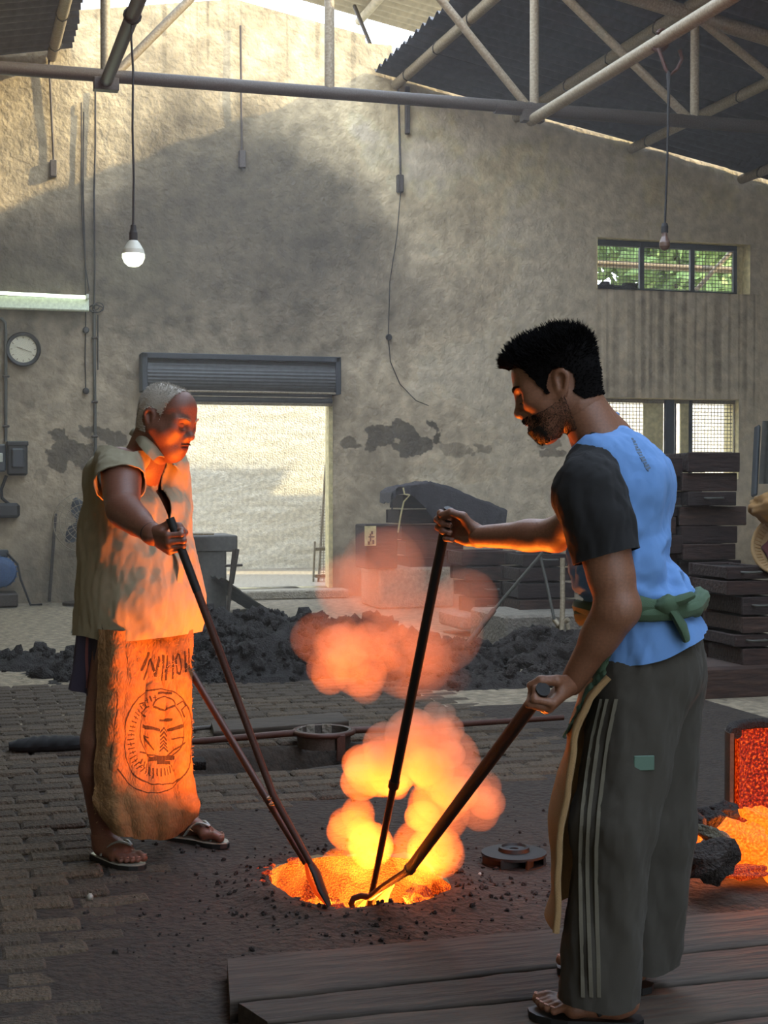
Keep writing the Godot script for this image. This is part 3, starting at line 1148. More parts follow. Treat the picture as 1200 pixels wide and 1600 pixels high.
# ------------------------------------------------------------------ the yard outside
func build_yard() -> void:
	var g := MB.new()
	g.box(Transform3D(Basis(), Vector3(3, -0.05, -40.2)), Vector3(80, 0.3, 46.7), 0)
	struct("ground_yard", g, M("concrete_pale"))
	var g2 := MB.new()
	g2.box(Transform3D(Basis(), Vector3(3, -0.15, 40)), Vector3(80, 0.3, 62), 0)
	struct("ground_front", g2, M("concrete"))
	var g3 := MB.new()
	g3.box(Transform3D(Basis(), Vector3(26.6, -0.15, -4)), Vector3(30, 0.3, 26), 0)
	g3.box(Transform3D(Basis(), Vector3(-20.3, -0.15, -4)), Vector3(30, 0.3, 26), 0)
	struct("ground_side", g3, M("concrete"))
	var sw := tri_tex(sm("yard_wall", Color(0.95, 0.93, 0.86), 0.95), mats["tex_soft"], 0.9, mats["tex_lumps"], 1.0)
	var nz := fast_noise(71, 1.2, 5)
	var w := MB.new()
	w.grid(220, 90, func(u: float, v: float) -> Vector3:
		var x := lerpf(-3.0, 16.0, u)
		var y := lerpf(0.08, 3.0, v)
		var k := 0.016 * nz.get_noise_2d(x * 1.3, y * 4.2) + 0.008 * nz.get_noise_2d(x * 5.0 + 9.0, y * 11.0)
		return Vector3(x, y, -20.35 + k))
	w.box(Transform3D(Basis(), Vector3(6.5, 1.5, -20.7)), Vector3(19, 3.0, 0.5), 0)
	struct("wall_yard", w, sw)
	# an added low shed and corrugated sheet, shaped to shade the yard wall
	var low := thing("added_yard_shed", "added low pale shed behind the lower window, there to shade the yard wall", "shed", Vector3(7.6, 0.1, -19.3))
	var b := MB.new()
	b.box(Transform3D(Basis(), Vector3(7.7, 1.1, -19.45)), Vector3(3.4, 2.0, 0.5), 0.02)
	put("walls", b, sw, low)
	var cr := MB.new()
	cr.sheet(160, 1, func(u: float, v: float) -> Vector3:
		var x := lerpf(5.3, lerpf(7.5, 8.12, v), u)
		return Vector3(x, lerpf(2.08, 3.0 + 0.14 * absf(fposmod(x / 0.185, 1.0) * 2.0 - 1.0), v), -19.3 + 0.03 * sin(TAU * x / 0.185)), 0.004)
	put("shade_screen", cr, M("outer_sheet"), low)
	# wire gate and a leaning pole at the right of the doorway
	var gz := -17.5
	var gate := thing("wire_gate", "rusty wire mesh gate panel standing outside the roller doorway", "gate", on_z(500, 918, gz))
	var a := on_z(489, 917, gz)
	var a2 := on_z(492, 846, gz)
	var c := on_z(497, 917, gz)
	var c2 := on_z(509, 726, gz - 0.2)
	var f := MB.new()
	f.rod(a, a2, 0.014, 6)
	put("stake", f, M("steel_old"), gate)
	var f2 := MB.new()
	f2.rod(c, c2, 0.016, 6)
	put("pole", f2, M("steel_old"), gate)
	for py in [858, 900]:
		var rr := MB.new()
		var l := on_z(492, py, gz)
		bar(rr, l.x, l.x + 0.28, l.y - 0.02, l.y + 0.02, gz)
		put("rail", rr, M("steel_old"), gate)
	var n0 := on_z(499, 915, gz - 0.05)
	var n1 := on_z(518, 790, gz - 0.05)
	put("wire_mesh", wire_net(n0.x, n1.x + 0.05, n0.y, n1.y, gz - 0.05, 0.035, 0.003), M("steel_old"), gate, "stuff")
	# greenery beyond the yard wall
	var leaf := sm("leaf_green", Color(0.5, 0.6, 0.34), 0.7)
	leaf.backlight_enabled = false
	leaf.backlight = Color(0.45, 0.55, 0.25)
	sm("bark", Color(0.3, 0.24, 0.18), 0.9)
	var rr := RandomNumberGenerator.new()
	rr.seed = 5
	var n := 0
	for q in [[9.2, 5.3, -23.4, 1.35], [12.2, 5.6, -23.4, 1.45], [10.7, 6.2, -26.6, 2.0], [14.6, 6.0, -26.8, 1.8]]:
		var tr := thing("garden_tree", ["bushy green tree behind the left part of the upper window", "bushy green tree behind the right part of the upper window", "tall green tree rising behind the other trees past the upper window", "green tree farthest to the right past the upper window"][n], "tree", Vector3(q[0], 0.1, q[2]), "trees beyond the yard wall")
		var tk := MB.new()
		tk.tube([Vector3(q[0], 0.1, q[2]), Vector3(q[0] + 0.1, q[1] * 0.6, q[2]), Vector3(q[0], q[1], q[2])], [0.16, 0.11, 0.04], 8)
		put("trunk", tk, M("bark"), tr)
		var cm := MB.new()
		for i in 1500:
			var d: Vector3 = Vector3(rr.randfn(), rr.randfn() * 0.8, rr.randfn()).normalized() * q[3] * pow(rr.randf(), 0.4)
			var p: Vector3 = Vector3(q[0], q[1], q[2]) + d
			var t := Vector3(rr.randfn(), rr.randfn(), rr.randfn()).normalized()
			var s := t.cross(Vector3(rr.randfn(), rr.randfn(), rr.randfn())).normalized()
			var le := rr.randf_range(0.13, 0.26)
			cm.quad(p - t * le, p + s * le * 0.4, p + t * le, p - s * le * 0.4)
		put("crown", cm, leaf, tr, "stuff")
		n += 1

# ------------------------------------------------------------------ the furnace mouth in the floor
func build_pit() -> void:
	var root := thing("floor_furnace", "square furnace mouth in the earth floor full of glowing metal and fire", "furnace", Vector3(1.285, -0.5, -4.67))
	var nz := fast_noise(81, 3.0, 4)
	var wall := MB.new()
	wall.grid(44, 8, func(u: float, v: float) -> Vector3:
		var a := TAU * u
		var c := cos(a)
		var s := sin(a)
		var k := 1.0 / pow(pow(absf(c), 3.0) + pow(absf(s), 3.0), 1.0 / 3.0)
		var y := lerpf(-0.42, 0.012, v)
		k *= (0.9 + 0.08 * v) + 0.1 * nz.get_noise_3d(c * 2.0, y * 8.0, s * 2.0)
		return Vector3(1.285 + 0.285 * k * c, y, -4.67 + 0.33 * k * s), true)
	put("lining", wall, M("ember"), root)
	var pool := MB.new()
	pool.grid(14, 14, func(u: float, v: float) -> Vector3:
		var x := lerpf(-1, 1, u)
		var z := lerpf(-1, 1, v)
		return Vector3(1.285 + 0.29 * x, -0.29 + 0.02 * nz.get_noise_2d(x * 3, z * 3), -4.67 + 0.34 * z), true)
	put("molten_metal", pool, M("melt"), root)
	var r := RandomNumberGenerator.new()
	r.seed = 3
	for i in 26:
		var a := r.randf() * TAU
		var k := 0.72 + 0.2 * r.randf()
		var rad := 0.03 + 0.035 * r.randf()
		var m := lump(Vector3(rad, rad * 0.8, rad), 100 + i, 0.35, 7).moved(Transform3D(Basis(Vector3.UP, r.randf() * 6), Vector3(1.285 + 0.285 * k * cos(a), -0.26 + 0.2 * r.randf(), -4.67 + 0.33 * k * sin(a))))
		put("coal", m, M("ember") if i % 3 else M("hot_coal"), root)
	# embers strewn over the crust of the rim, mostly at its left
	for i in 46:
		var a := r.randf_range(2.2, 4.6) if i < 32 else r.randf() * TAU
		var k := r.randf_range(0.97, 1.13)
		var rad := r.randf_range(0.006, 0.02)
		var x := 1.285 + 0.285 * k * cos(a) * 1.05
		var z := -4.67 - 0.33 * k * sin(a)
		put("rim_ember", lump(Vector3(rad * 1.3, rad * 0.7, rad), 700 + i % 8, 0.4, 6).moved(upright(Vector3(x, 0.012 + 0.006 * r.randf(), z), r.randf() * 6)), M("ember") if i % 3 else M("coke"), root)
	# flame tongues, each with the light it gives
	for q in [[1.25, -4.5, 0.07, 0.2], [1.38, -4.55, 0.06, 0.16], [1.16, -4.68, 0.06, 0.18], [1.42, -4.78, 0.06, 0.15]]:
		var p := Vector3(q[0], -0.28, q[1])
		var f := MB.new()
		var pts := []
		var rad := []
		for k in 9:
			var t := k / 8.0
			pts.append(p + Vector3(0.03 * sin(t * 7.0 + q[0] * 40.0) * t, (q[3] + 0.09) * t, 0.02 * sin(t * 5.0 + q[1] * 30.0) * t))
			rad.append(q[2] * (0.35 + 0.9 * sin(PI * minf(t * 0.55 + 0.18, 1.0))) * (1.0 - t) + 0.002)
		f.tube(pts, rad, 12)
		put("flame", f, M("flame"), root)
		var l := OmniLight3D.new()
		l.name = named("flame_light")
		l.light_color = FIRE
		l.light_energy = FIRE_ENERGY
		l.light_size = 0.03
		l.omni_range = 40.0
		l.omni_attenuation = 2.0
		l.shadow_enabled = true
		add_child(l)
		l.position = p + Vector3(0, 0.065, 0)

const FIRE := Color(1.0, 0.47, 0.12)
const FIRE_ENERGY := 4.3

# ------------------------------------------------------------------ things on and along the gable wall
func wpts(list: Array, off: float) -> Array:
	var r := []
	for q in list: r.append(on_wall(q[0], q[1], off))
	return r

func wall_box(px0: float, py0: float, px1: float, py1: float, depth: float, bev := 0.008) -> MB:
	var a := on_wall(px0, py0, depth * 0.5)
	var b := on_wall(px1, py1, depth * 0.5)
	var m := MB.new()
	m.box(Transform3D(Basis(), (a + b) * 0.5), Vector3(absf(b.x - a.x), absf(b.y - a.y), depth), bev)
	return m

func build_wall_things() -> void:
	# fluorescent batten
	var t := thing("tube_light", "lit fluorescent tube on a pale batten high on the left of the wall", "light", on_wall(60, 470))
	var a := on_wall(-60, 452, 0.07)
	var b := on_wall(139, 466, 0.07)
	var y := (a.y + b.y) * 0.5
	var bt := MB.new()
	bt.box(Transform3D(Basis(Vector3.RIGHT, -0.35), Vector3((a.x + b.x) * 0.5, y - 0.1, WALL_Z + 0.055)), Vector3(b.x - a.x, 0.15, 0.045), 0.01)
	put("batten", bt, M("batten_white"), t)
	var tube := MB.new()
	tube.rod(Vector3(a.x + 0.03, y, WALL_Z + 0.105), Vector3(b.x - 0.04, y - 0.02, WALL_Z + 0.105), 0.019, 12)
	put("tube", tube, M("tube_white"), t)
	for e in [a.x + 0.01, b.x - 0.02]:
		var cap := MB.new()
		cap.box(Transform3D(Basis(), Vector3(e, y - 0.01, WALL_Z + 0.09)), Vector3(0.03, 0.05, 0.07), 0.006)
		put("end_cap", cap, M("white_plastic"), t)
	var al := AreaLight3D.new()
	al.name = "tube_light_lamp"
	al.area_size = Vector2(b.x - a.x - 0.1, 0.036)
	al.light_color = Color(0.93, 1.0, 0.86)
	al.light_energy = 2.6
	al.area_range = 40.0
	al.shadow_enabled = true
	add_child(al)
	al.transform = Transform3D(Basis.looking_at(Vector3(0, -0.2, 1), Vector3.UP), Vector3((a.x + b.x) * 0.5, y - 0.01, WALL_Z + 0.13))
	# clock
	var cp := on_wall(36, 546, 0.0)
	var ck := thing("wall_clock", "round dark rimmed wall clock with a dusty cream dial", "clock", cp)
	var face := Transform3D(Basis(Vector3.RIGHT, PI / 2), cp)
	var R := 0.188
	var rim := MB.new()
	rim.lathe([Vector2(R * 0.98, 0.0), Vector2(R, 0.03), Vector2(R * 0.93, 0.055), Vector2(R * 0.8, 0.05), Vector2(R * 0.76, 0.03)], face, 40)
	put("rim", rim, M("black_plastic"), ck)
	var dial := MB.new()
	dial.lathe([Vector2(R * 0.78, 0.028), Vector2(0.0, 0.028)], face, 40)
	put("dial", dial, tri_tex(sm("dial", Color(0.95, 0.92, 0.8), 0.7), mats["tex_blotch"], 6.0), ck)
	sm("mark_brown", Color(0.45, 0.4, 0.32), 0.8)
	for k in 12:
		var mk := MB.new()
		var d := Vector3(sin(TAU * k / 12), cos(TAU * k / 12), 0)
		mk.box(Transform3D(Basis(d.cross(Vector3.BACK), d, Vector3.BACK), cp + d * R * 0.66 + Vector3(0, 0, 0.031)), Vector3(0.008, 0.022, 0.003), 0.0)
		put("hour_mark", mk, M("mark_brown"), ck)
	for q in [[-1.25, 0.075, 0.008], [1.9, 0.1, 0.006]]:
		var h := MB.new()
		var d := Vector3(sin(q[0]), cos(q[0]), 0)
		h.box(Transform3D(Basis(d.cross(Vector3.BACK), d, Vector3.BACK), cp + d * q[1] * 0.45 + Vector3(0, 0, 0.036)), Vector3(q[2], q[1], 0.003), 0.0)
		put("hand", h, M("mark_brown"), ck)
	# conduits
	var pipe := thing("conduit_pipe", "tall thin conduit pipe with clips left of the roller door", "pipe", on_wall(149, 745))
	var pm := MB.new()
	pm.tube(wpts([[147, 487], [148, 600], [149, 700], [150, 820]], 0.03), 0.017, 8)
	put("pipe", pm, M("conduit"), pipe)
	for py in [528, 628, 682]:
		put("clip", wall_box(143, py - 2, 153, py + 2, 0.06), M("steel_dark"), pipe)
	var p2 := thing("conduit_pipe", "conduit pipe with a bent top left of the wall clock", "pipe", on_wall(9, 690))
	var pm2 := MB.new()
	pm2.tube(wpts([[-12, 496], [2, 498], [8, 504], [9, 520], [9, 690]], 0.03), 0.017, 8)
	put("pipe", pm2, M("conduit"), p2)
	for py in [588, 666]:
		put("clip", wall_box(4, py - 2, 15, py + 2, 0.06), M("steel_dark"), p2)
	# loose cables
	var cables := [
		["wire_cable", [[149, 140], [149, 230], [147, 300], [148, 420], [147, 487]], 0.011, "dark cable dropping from the truss to the conduit pipe"],
		["wire_cable", [[131, 175], [130, 300], [133, 400], [134, 470], [134, 512]], 0.008, "thin cable running down to the upper of two small black switches"],
		["wire_cable", [[134, 520], [133, 560], [134, 606]], 0.007, "short thin cable between the two small black switches"],
		["wire_cable", [[127, 160], [128, 330], [134, 420], [140, 455]], 0.007, "thin cable running down to the lit tube batten"],
		["wire_cable", [[153, 492], [153, 540], [153, 578]], 0.007, "short loose cable beside the tall conduit pipe"],
		["wire_cable", [[626, 300], [620, 370], [609, 440], [607, 522]], 0.005, "hair thin cable hanging below the middle conduit rod"],
		["wire_cable", [[607, 530], [610, 565], [625, 600], [650, 626], [670, 634]], 0.005, "hair thin curved cable below the round junction on the wall"],
	]
	for c in cables:
		var m := MB.new()
		m.tube(wpts(c[1], 0.02), c[2], 6)
		put_thing(c[0], m, M("cable"), c[3], "cable")
	var coil := MB.new()
	var cpts := []
	for k in 40:
		var an := k * 0.5
		cpts.append(on_wall(150 + 9 * cos(an) + 4 * sin(an * 0.37), 481 + 6 * sin(an) + 2 * cos(an * 0.7), 0.04 + 0.02 * sin(k * 1.3)))
	coil.tube(cpts, 0.006, 5)
	put_thing("cable_coil", coil, M("cable"), "tangle of black cable at the right end of the lit tube batten", "cable")
	for q in [[134, 516, "small black switch on the wall, upper one left of the conduit pipe"], [134, 611, "small black switch on the wall, lower one left of the conduit pipe"], [607, 527, "small round junction on the bare wall right of the roller door"]]:
		var p := on_wall(q[0], q[1])
		var m := MB.new()
		m.lathe([Vector2(0.036, 0), Vector2(0.036, 0.03), Vector2(0.026, 0.045), Vector2(0.0, 0.048)], Transform3D(Basis(Vector3.RIGHT, PI / 2), p), 12)
		put_thing("wall_switch", m, M("black_plastic"), q[2], "switch")
	# conduit drops with a box at the end
	for q in [[[75, 60], [84, 252], 78, 250, 89, 277, "rusty rod with an end box hanging down the wall at far left"],
			[[376, 40], [378, 236], 373, 235, 384, 263, "rusty rod with an end box hanging down the wall above the roller door"],
			[[622, 128], [626, 274], 620, 273, 630, 301, "rusty rod with an end box hanging down the middle of the wall"]]:
		var o := thing("conduit_drop", q[6], "rod", on_wall(q[2], q[5]), "conduit drops on the gable wall")
		var m := MB.new()
		m.rod(on_wall(q[0][0], q[0][1], 0.03), on_wall(q[1][0], q[1][1], 0.03), 0.013, 7)
		put("rod", m, M("steel_dark"), o)
		put("end_box", wall_box(q[2], q[3], q[4], q[5], 0.06), M("steel_dark"), o)
	put_thing("wall_bracket", wall_box(633, 135, 640, 210, 0.05), M("steel_dark"), "flat steel bracket on the wall under the edge of the right roof", "bracket")
	# electric boxes at far left
	var eb := thing("switch_box", "large black electric switch box at the left edge below the clock", "switch box", on_wall(26, 742))
	put("case", wall_box(11, 691, 43, 743, 0.14, 0.02), M("black_plastic"), eb)
	put("cover", wall_box(17, 700, 38, 732, 0.18, 0.02), M("grey_plastic"), eb)
	put("hood", wall_box(10, 689, 44, 697, 0.17, 0.01), M("black_plastic"), eb)
	var em := thing("meter_box", "grey meter box half out of frame beside the black switch box", "meter", on_wall(0, 738))
	put("case", wall_box(-20, 694, 9, 737, 0.12, 0.015), M("grey_plastic"), em)
	put("window", wall_box(-12, 708, 4, 722, 0.13, 0.006), M("white_plastic"), em)
	put_thing("starter_box", wall_box(-22, 786, 31, 809, 0.15, 0.03), M("black_plastic"), "low black starter box under the switch box at left edge", "box")
	var lp := MB.new()
	lp.tube(wpts([[10, 743], [2, 765], [3, 778], [12, 786], [20, 795]], 0.07), 0.018, 7)
	put_thing("wire_cable", lp, M("cable"), "thick black cable looping from the switch box to the starter box", "cable")
	var so := thing("wall_socket", "small white power socket on the wall behind the older man's shoulder", "socket", on_wall(140, 760))
	put("plate", wall_box(133, 745, 147, 759, 0.04, 0.006), M("white_plastic"), so)
	for e in [137, 142]: put("rocker", wall_box(e - 1.6, 749, e + 1.6, 755, 0.05, 0.003), M("conduit"), so)
	build_fan()
	# leaning board
	var st := MB.new()
	st.box(frame((on_wall(87, 803, 0.06) + on_wall(77, 940, 0.3)) * 0.5, on_wall(87, 803, 0.06) - on_wall(77, 940, 0.3), Vector3.BACK), Vector3(on_wall(87, 803, 0.06).distance_to(on_wall(77, 940, 0.3)), 0.05, 0.03), 0.004)
	put_thing("leaning_stick", st, M("plank_1"), "dark wooden stick leaning on the wall left of the fan", "stick")
	# blue motor
	var mp := on_wall(1, 893, 0.35)
	var mo := thing("electric_motor", "blue electric motor on a dark base at the left edge of the floor", "motor", Vector3(mp.x, 0, mp.z))
	var mx := Transform3D(Basis(Vector3.RIGHT, PI / 2), mp + Vector3(0, 0, -0.16))
	var mb := MB.new()
	mb.lathe([Vector2(0.0, -0.01), Vector2(0.155, 0), Vector2(0.16, 0.02), Vector2(0.16, 0.3), Vector2(0.145, 0.33), Vector2(0.1, 0.345), Vector2(0.04, 0.35), Vector2(0, 0.35)], mx, 32)
	put("housing", mb, M("motor_blue"), mo)
	var fins := MB.new()
	for k in 20:
		var d := Vector3(cos(TAU * k / 20), sin(TAU * k / 20), 0)
		fins.box(Transform3D(Basis(d.cross(Vector3.BACK), d, Vector3.BACK), mp + d * 0.165 + Vector3(0, 0, -0.01)), Vector3(0.008, 0.02, 0.24), 0.002)
	put("fins", fins, M("motor_blue"), mo)
	var mbase := MB.new()
	mbase.box(Transform3D(Basis(), Vector3(mp.x, 0.08, mp.z)), Vector3(0.34, 0.14, 0.42), 0.015)
	put("base", mbase, M("steel_dark"), mo)
	var tb := MB.new()
	tb.box(Transform3D(Basis(), mp + Vector3(0.02, 0.19, 0)), Vector3(0.12, 0.08, 0.12), 0.012)
	put("terminal_box", tb, M("frame_blue"), mo)
	var mc := MB.new()
	mc.tube([mp + Vector3(0.06, 0.2, 0.05), mp + Vector3(0.17, 0.08, 0.08), mp + Vector3(0.2, -0.08, 0.1), Vector3(mp.x + 0.3, 0.02, mp.z + 0.1), Vector3(mp.x + 0.42, 0.015, mp.z)], 0.012, 7)
	put("lead", mc, M("cable"), mo)
	# pendant lamps
	var lt := on_z(207, 90, 0)
	var depth := 10.25
	var top := at(207, 88, depth)
	var bulb := at(208.5, 398, depth)
	var led := thing("pendant_bulb", "lit white bulb hanging on a black cord at upper left", "lamp", Vector3(bulb.x, bulb.y, bulb.z))
	var cd := MB.new()
	cd.tube([Vector3(1.24, 4.6, top.z), at(205, 60, depth), at(208, 110, depth), at(207, 200, depth), at(209, 280, depth), at(208, 352, depth)], 0.0085, 6)
	var loop := []
	for k in 13: loop.append(Vector3(1.24 + 0.058 * cos(TAU * k / 12), 4.55 + 0.058 * sin(TAU * k / 12), top.z + 0.01 * k / 12.0))
	cd.tube(loop, 0.0085, 5)
	put("cord", cd, M("cable"), led)
	var s := depth / FOCAL
	var hd := MB.new()
	var bx := Transform3D(Basis(), at(208.5, 398, depth))
	hd.lathe([Vector2(6.5 * s, 20 * s), Vector2(6.5 * s, 34 * s), Vector2(5 * s, 38 * s), Vector2(4 * s, 46 * s), Vector2(0, 47 * s)], bx, 16)
	put("holder", hd, M("cable"), led)
	var hs := MB.new()
	hs.lathe([Vector2(17.5 * s, 1 * s), Vector2(16 * s, 8 * s), Vector2(10 * s, 18 * s), Vector2(6.5 * s, 22 * s)], bx, 24)
	put("heat_sink", hs, M("white_plastic"), led)
	var gl := MB.new()
	gl.lathe([Vector2(0, -19 * s), Vector2(8 * s, -18 * s), Vector2(14 * s, -13 * s), Vector2(17.5 * s, -5 * s), Vector2(17.5 * s, 1 * s)], bx, 24)
	gl.smooth()
	put("bulb", gl, M("lamp_white"), led)
	var ol := OmniLight3D.new()
	ol.name = "pendant_bulb_light"
	ol.light_color = Color(0.96, 1.0, 0.88)
	ol.light_energy = 0.8
	ol.light_size = 0.04
	ol.omni_range = 40.0
	ol.omni_attenuation = 2.0
	ol.shadow_enabled = true
	add_child(ol)
	ol.position = bx.origin + Vector3(0, -6 * s, 0)
	# unlit bulb on a hook at the right
	var hp := Vector3(4.94, 4.5, -9.72)
	var d2 := 10.6
	var ub := thing("hanging_bulb", "unlit dusty glass bulb hanging from a hook before the upper window", "lamp", at(1039, 378, d2))
	var hk := MB.new()
	var ring := []
	for k in 15:
		var an := -2.4 + k * 0.36
		ring.append(hp + Vector3(0.065 * cos(an) * 0.9, 0.065 * sin(an), 0.05 * sin(an * 0.5)))
	hk.tube(ring, 0.014, 7)
	hk.tube([hp + Vector3(-0.02, -0.06, 0), at(1040, 108, d2), at(1046, 118, d2), at(1058, 108, d2), at(1066, 92, d2), at(1062, 78, d2)], 0.014, 7)
	put("hook", hk, M("iron_red"), ub)
	var uc := MB.new()
	uc.tube([at(1045, 112, d2), at(1045, 140, d2), at(1043, 240, d2), at(1039, 350, d2)], [0.02, 0.011, 0.008, 0.008], 6)
	put("cord", uc, M("cable"), ub)
	var s2 := d2 / FOCAL
	var ux := Transform3D(Basis(), at(1038.5, 378, d2))
	var uh := MB.new()
	uh.lathe([Vector2(5.5 * s2, 14 * s2), Vector2(5.5 * s2, 24 * s2), Vector2(4 * s2, 29 * s2), Vector2(0, 30 * s2)], ux, 14)
	put("holder", uh, M("cable"), ub)
	var ug := MB.new()
	ug.lathe([Vector2(0, -14 * s2), Vector2(5 * s2, -12.5 * s2), Vector2(8.5 * s2, -7 * s2), Vector2(8.5 * s2, -1 * s2), Vector2(5 * s2, 8 * s2), Vector2(4 * s2, 15 * s2)], ux, 20)
	ug.smooth()
	put("glass", ug, tri_tex(sm("dusty_glass", Color(0.42, 0.33, 0.28), 0.3), mats["tex_soft"], 8.0), ub)

func build_fan() -> void:
	var z := WALL_Z + 0.5
	var c := on_z(131, 816, z)
	var s := c.distance_to(EYE) / FOCAL
	var r := 46.0 * s
	var fan := thing("pedestal_fan", "grey pedestal fan with a wire guard behind the older man", "fan", Vector3(c.x, 0, z))
	var g := MB.new()
	for q in [[1.0, 0.0, 0.006], [0.8, 0.04, 0.004], [0.6, 0.055, 0.004], [0.4, 0.06, 0.004], [1.0, -0.05, 0.005]]:
		var pts := []
		for k in 37: pts.append(c + Vector3(r * q[0] * cos(TAU * k / 36), r * q[0] * sin(TAU * k / 36), q[1]))
		g.tube(pts, q[2], 5, false)
	for k in 28:
		var d := Vector3(cos(TAU * k / 28), sin(TAU * k / 28), 0)
		g.tube([c + d * r * 0.16 + Vector3(0, 0, 0.06), c + d * r * 0.6 + Vector3(0, 0, 0.055), c + d * r + Vector3(0, 0, 0.0)], 0.0028, 4, false)
	put("guard", g, M("steel_old"), fan)
	var hub := MB.new()
	hub.lathe([Vector2(0.055, -0.03), Vector2(0.06, 0.03), Vector2(0.03, 0.05), Vector2(0, 0.052)], Transform3D(Basis(Vector3.RIGHT, PI / 2), c), 18)
	put("hub", hub, M("grey_plastic"), fan)
	for k in 3:
		var a := PI / 2 + 0.35 + TAU * k / 3.0
		var bl := MB.new()
		bl.sheet(10, 8, func(u: float, v: float) -> Vector3:
			var rr := lerpf(0.12, 0.86, v) * r
			var wdt := 0.55 * sin(PI * clampf(0.15 + 0.8 * v, 0, 1)) * r
			var t := (u - 0.5) * wdt
			return c + Vector3(rr * cos(a) - t * sin(a), rr * sin(a) + t * cos(a), 0.05 * (u - 0.5)), 0.004)
		put("blade", bl, M("frame_blue"), fan)
	var st := MB.new()
	st.rod(Vector3(c.x, 0.04, z - 0.12), c + Vector3(0, -0.05, -0.12), 0.018, 10)
	put("pole", st, M("steel_old"), fan)
	var mo := MB.new()
	mo.lathe([Vector2(0.0, -0.2), Vector2(0.07, -0.19), Vector2(0.08, -0.06), Vector2(0.06, -0.04)], Transform3D(Basis(Vector3.RIGHT, PI / 2), c), 18)
	put("motor", mo, M("grey_plastic"), fan)
	var ba := MB.new()
	ba.lathe([Vector2(0.22, 0.0), Vector2(0.22, 0.03), Vector2(0.05, 0.06), Vector2(0.02, 0.08)], upright(Vector3(c.x, 0, z - 0.12)), 24)
	put("base", ba, M("steel_dark"), fan)

# ------------------------------------------------------------------ things further back in the hall
func cam_box(px0: float, py0: float, px1: float, py1: float, d: float, deep: float, bev := 0.01) -> MB:   # a box square to the shed whose front spans these pixels at that distance
	var a := at(px0, py1, d)
	var b := at(px1, py1, d)
	var t := at(px0, py0, d)
	var m := MB.new()
	var x0 := a.x
	var x1 := a.x + (b - a).length() * 1.03
	m.box(Transform3D(Basis(), Vector3((x0 + x1) * 0.5, (a.y + t.y) * 0.5, a.z - deep * 0.5)), Vector3(x1 - x0, t.y - a.y, deep), bev)
	return m

func heap(centre: Vector3, rx: float, rz: float, h: float, seed_: int, nlumps: int, lump_r: float, label: String, mat: String, nm: String, cat: String) -> void:
	var root := thing(nm, label, cat, centre)
	var nz := fast_noise(seed_, 1.1, 5)
	var H := func(x: float, z: float) -> float:
		var e := Vector2(x / rx, z / rz).length()
		e += 0.22 * nz.get_noise_2d(x * 1.2 + seed_, z * 1.2)
		return h * maxf(0.0, 1.0 - e * e) * (1.0 + 0.5 * nz.get_noise_2d(x * 2.0, z * 2.0)) + 0.03 * nz.get_noise_2d(x * 9.0, z * 9.0) * smoothstep(1.1, 0.7, e) - 0.012
	var m := MB.new()
	m.grid(90, 50, func(u: float, v: float) -> Vector3:
		var x := lerpf(-1.15, 1.15, u) * rx
		var z := lerpf(1.15, -1.15, v) * rz
		return centre + Vector3(x, H.call(x, z), z))
	put("loose_bed", m, M(mat), root, "stuff")
	var r := RandomNumberGenerator.new()
	r.seed = seed_
	var rest := MB.new()
	var proto := []
	for k in 6: proto.append(lump(Vector3(1, 0.75, 0.9), seed_ * 10 + k, 0.5, 6))
	for i in nlumps:
		var a := r.randf() * TAU
		var e := sqrt(r.randf()) * 1.02
		var x := rx * e * cos(a)
		var z := rz * e * sin(a)
		var s := lump_r * (0.3 + pow(r.randf(), 3.0) * 1.1)
		var p := centre + Vector3(x, maxf(0.0, H.call(x, z)) + s * 0.2, z)
		rest.join(proto[r.randi() % 6].moved(Transform3D(Basis.from_euler(Vector3(r.randf() * 6, r.randf() * 6, r.randf() * 6)) * Basis.from_scale(Vector3.ONE * s), p)))
	put("lumps", rest, M(mat), root, "stuff")

# an empty wooden moulding frame: four planks and two bent iron handles
func mould_box(a: Vector3, w: float, h: float, deep: float, k: int, label: String, group: String, handle: bool, yaw := 0.0) -> void:
	var o := thing("moulding_box", label, "box", a, group)
	var mt := M("mould_wood_%d" % (k % 4))
	var T := Transform3D(Basis(Vector3.UP, yaw), a)
	var t := 0.03
	for q in [[0.0, 0.0, w, t], [0.0, -deep + t, w, t]]:
		var m := MB.new()
		m.box(T * Transform3D(Basis(), Vector3(w * 0.5, h * 0.5, q[1] - t * 0.5)), Vector3(w, h - 0.004, t), 0.005)
		put("side_plank", m, mt, o)
	for x in [t * 0.5 + 0.012, w - t * 0.5 - 0.012]:
		var m := MB.new()
		m.box(T * Transform3D(Basis(), Vector3(x, h * 0.5, -deep * 0.5)), Vector3(t, h - 0.012, deep - 2 * t), 0.004)
		put("end_plank", m, mt, o)
	var f := MB.new()
	f.box(T * Transform3D(Basis(), Vector3(w * 0.5, h * 0.5, -deep * 0.5)), Vector3(w - 0.08, h * 0.6, deep - 0.08), 0.01)
	put("sand_fill", f, M("coke"), o)
	if handle:
		var hm := MB.new()
		var c := T * Vector3(w * 0.5, h * 0.55, 0.0)
		var u := T.basis.x
		var n := T.basis.z
		hm.tube([c - u * 0.06 - n * 0.005, c - u * 0.06 + n * 0.035, c - u * 0.045 + n * 0.05, c + u * 0.045 + n * 0.05, c + u * 0.06 + n * 0.035, c + u * 0.06 - n * 0.005], 0.008, 6)
		put("handle", hm, M("conduit"), o)

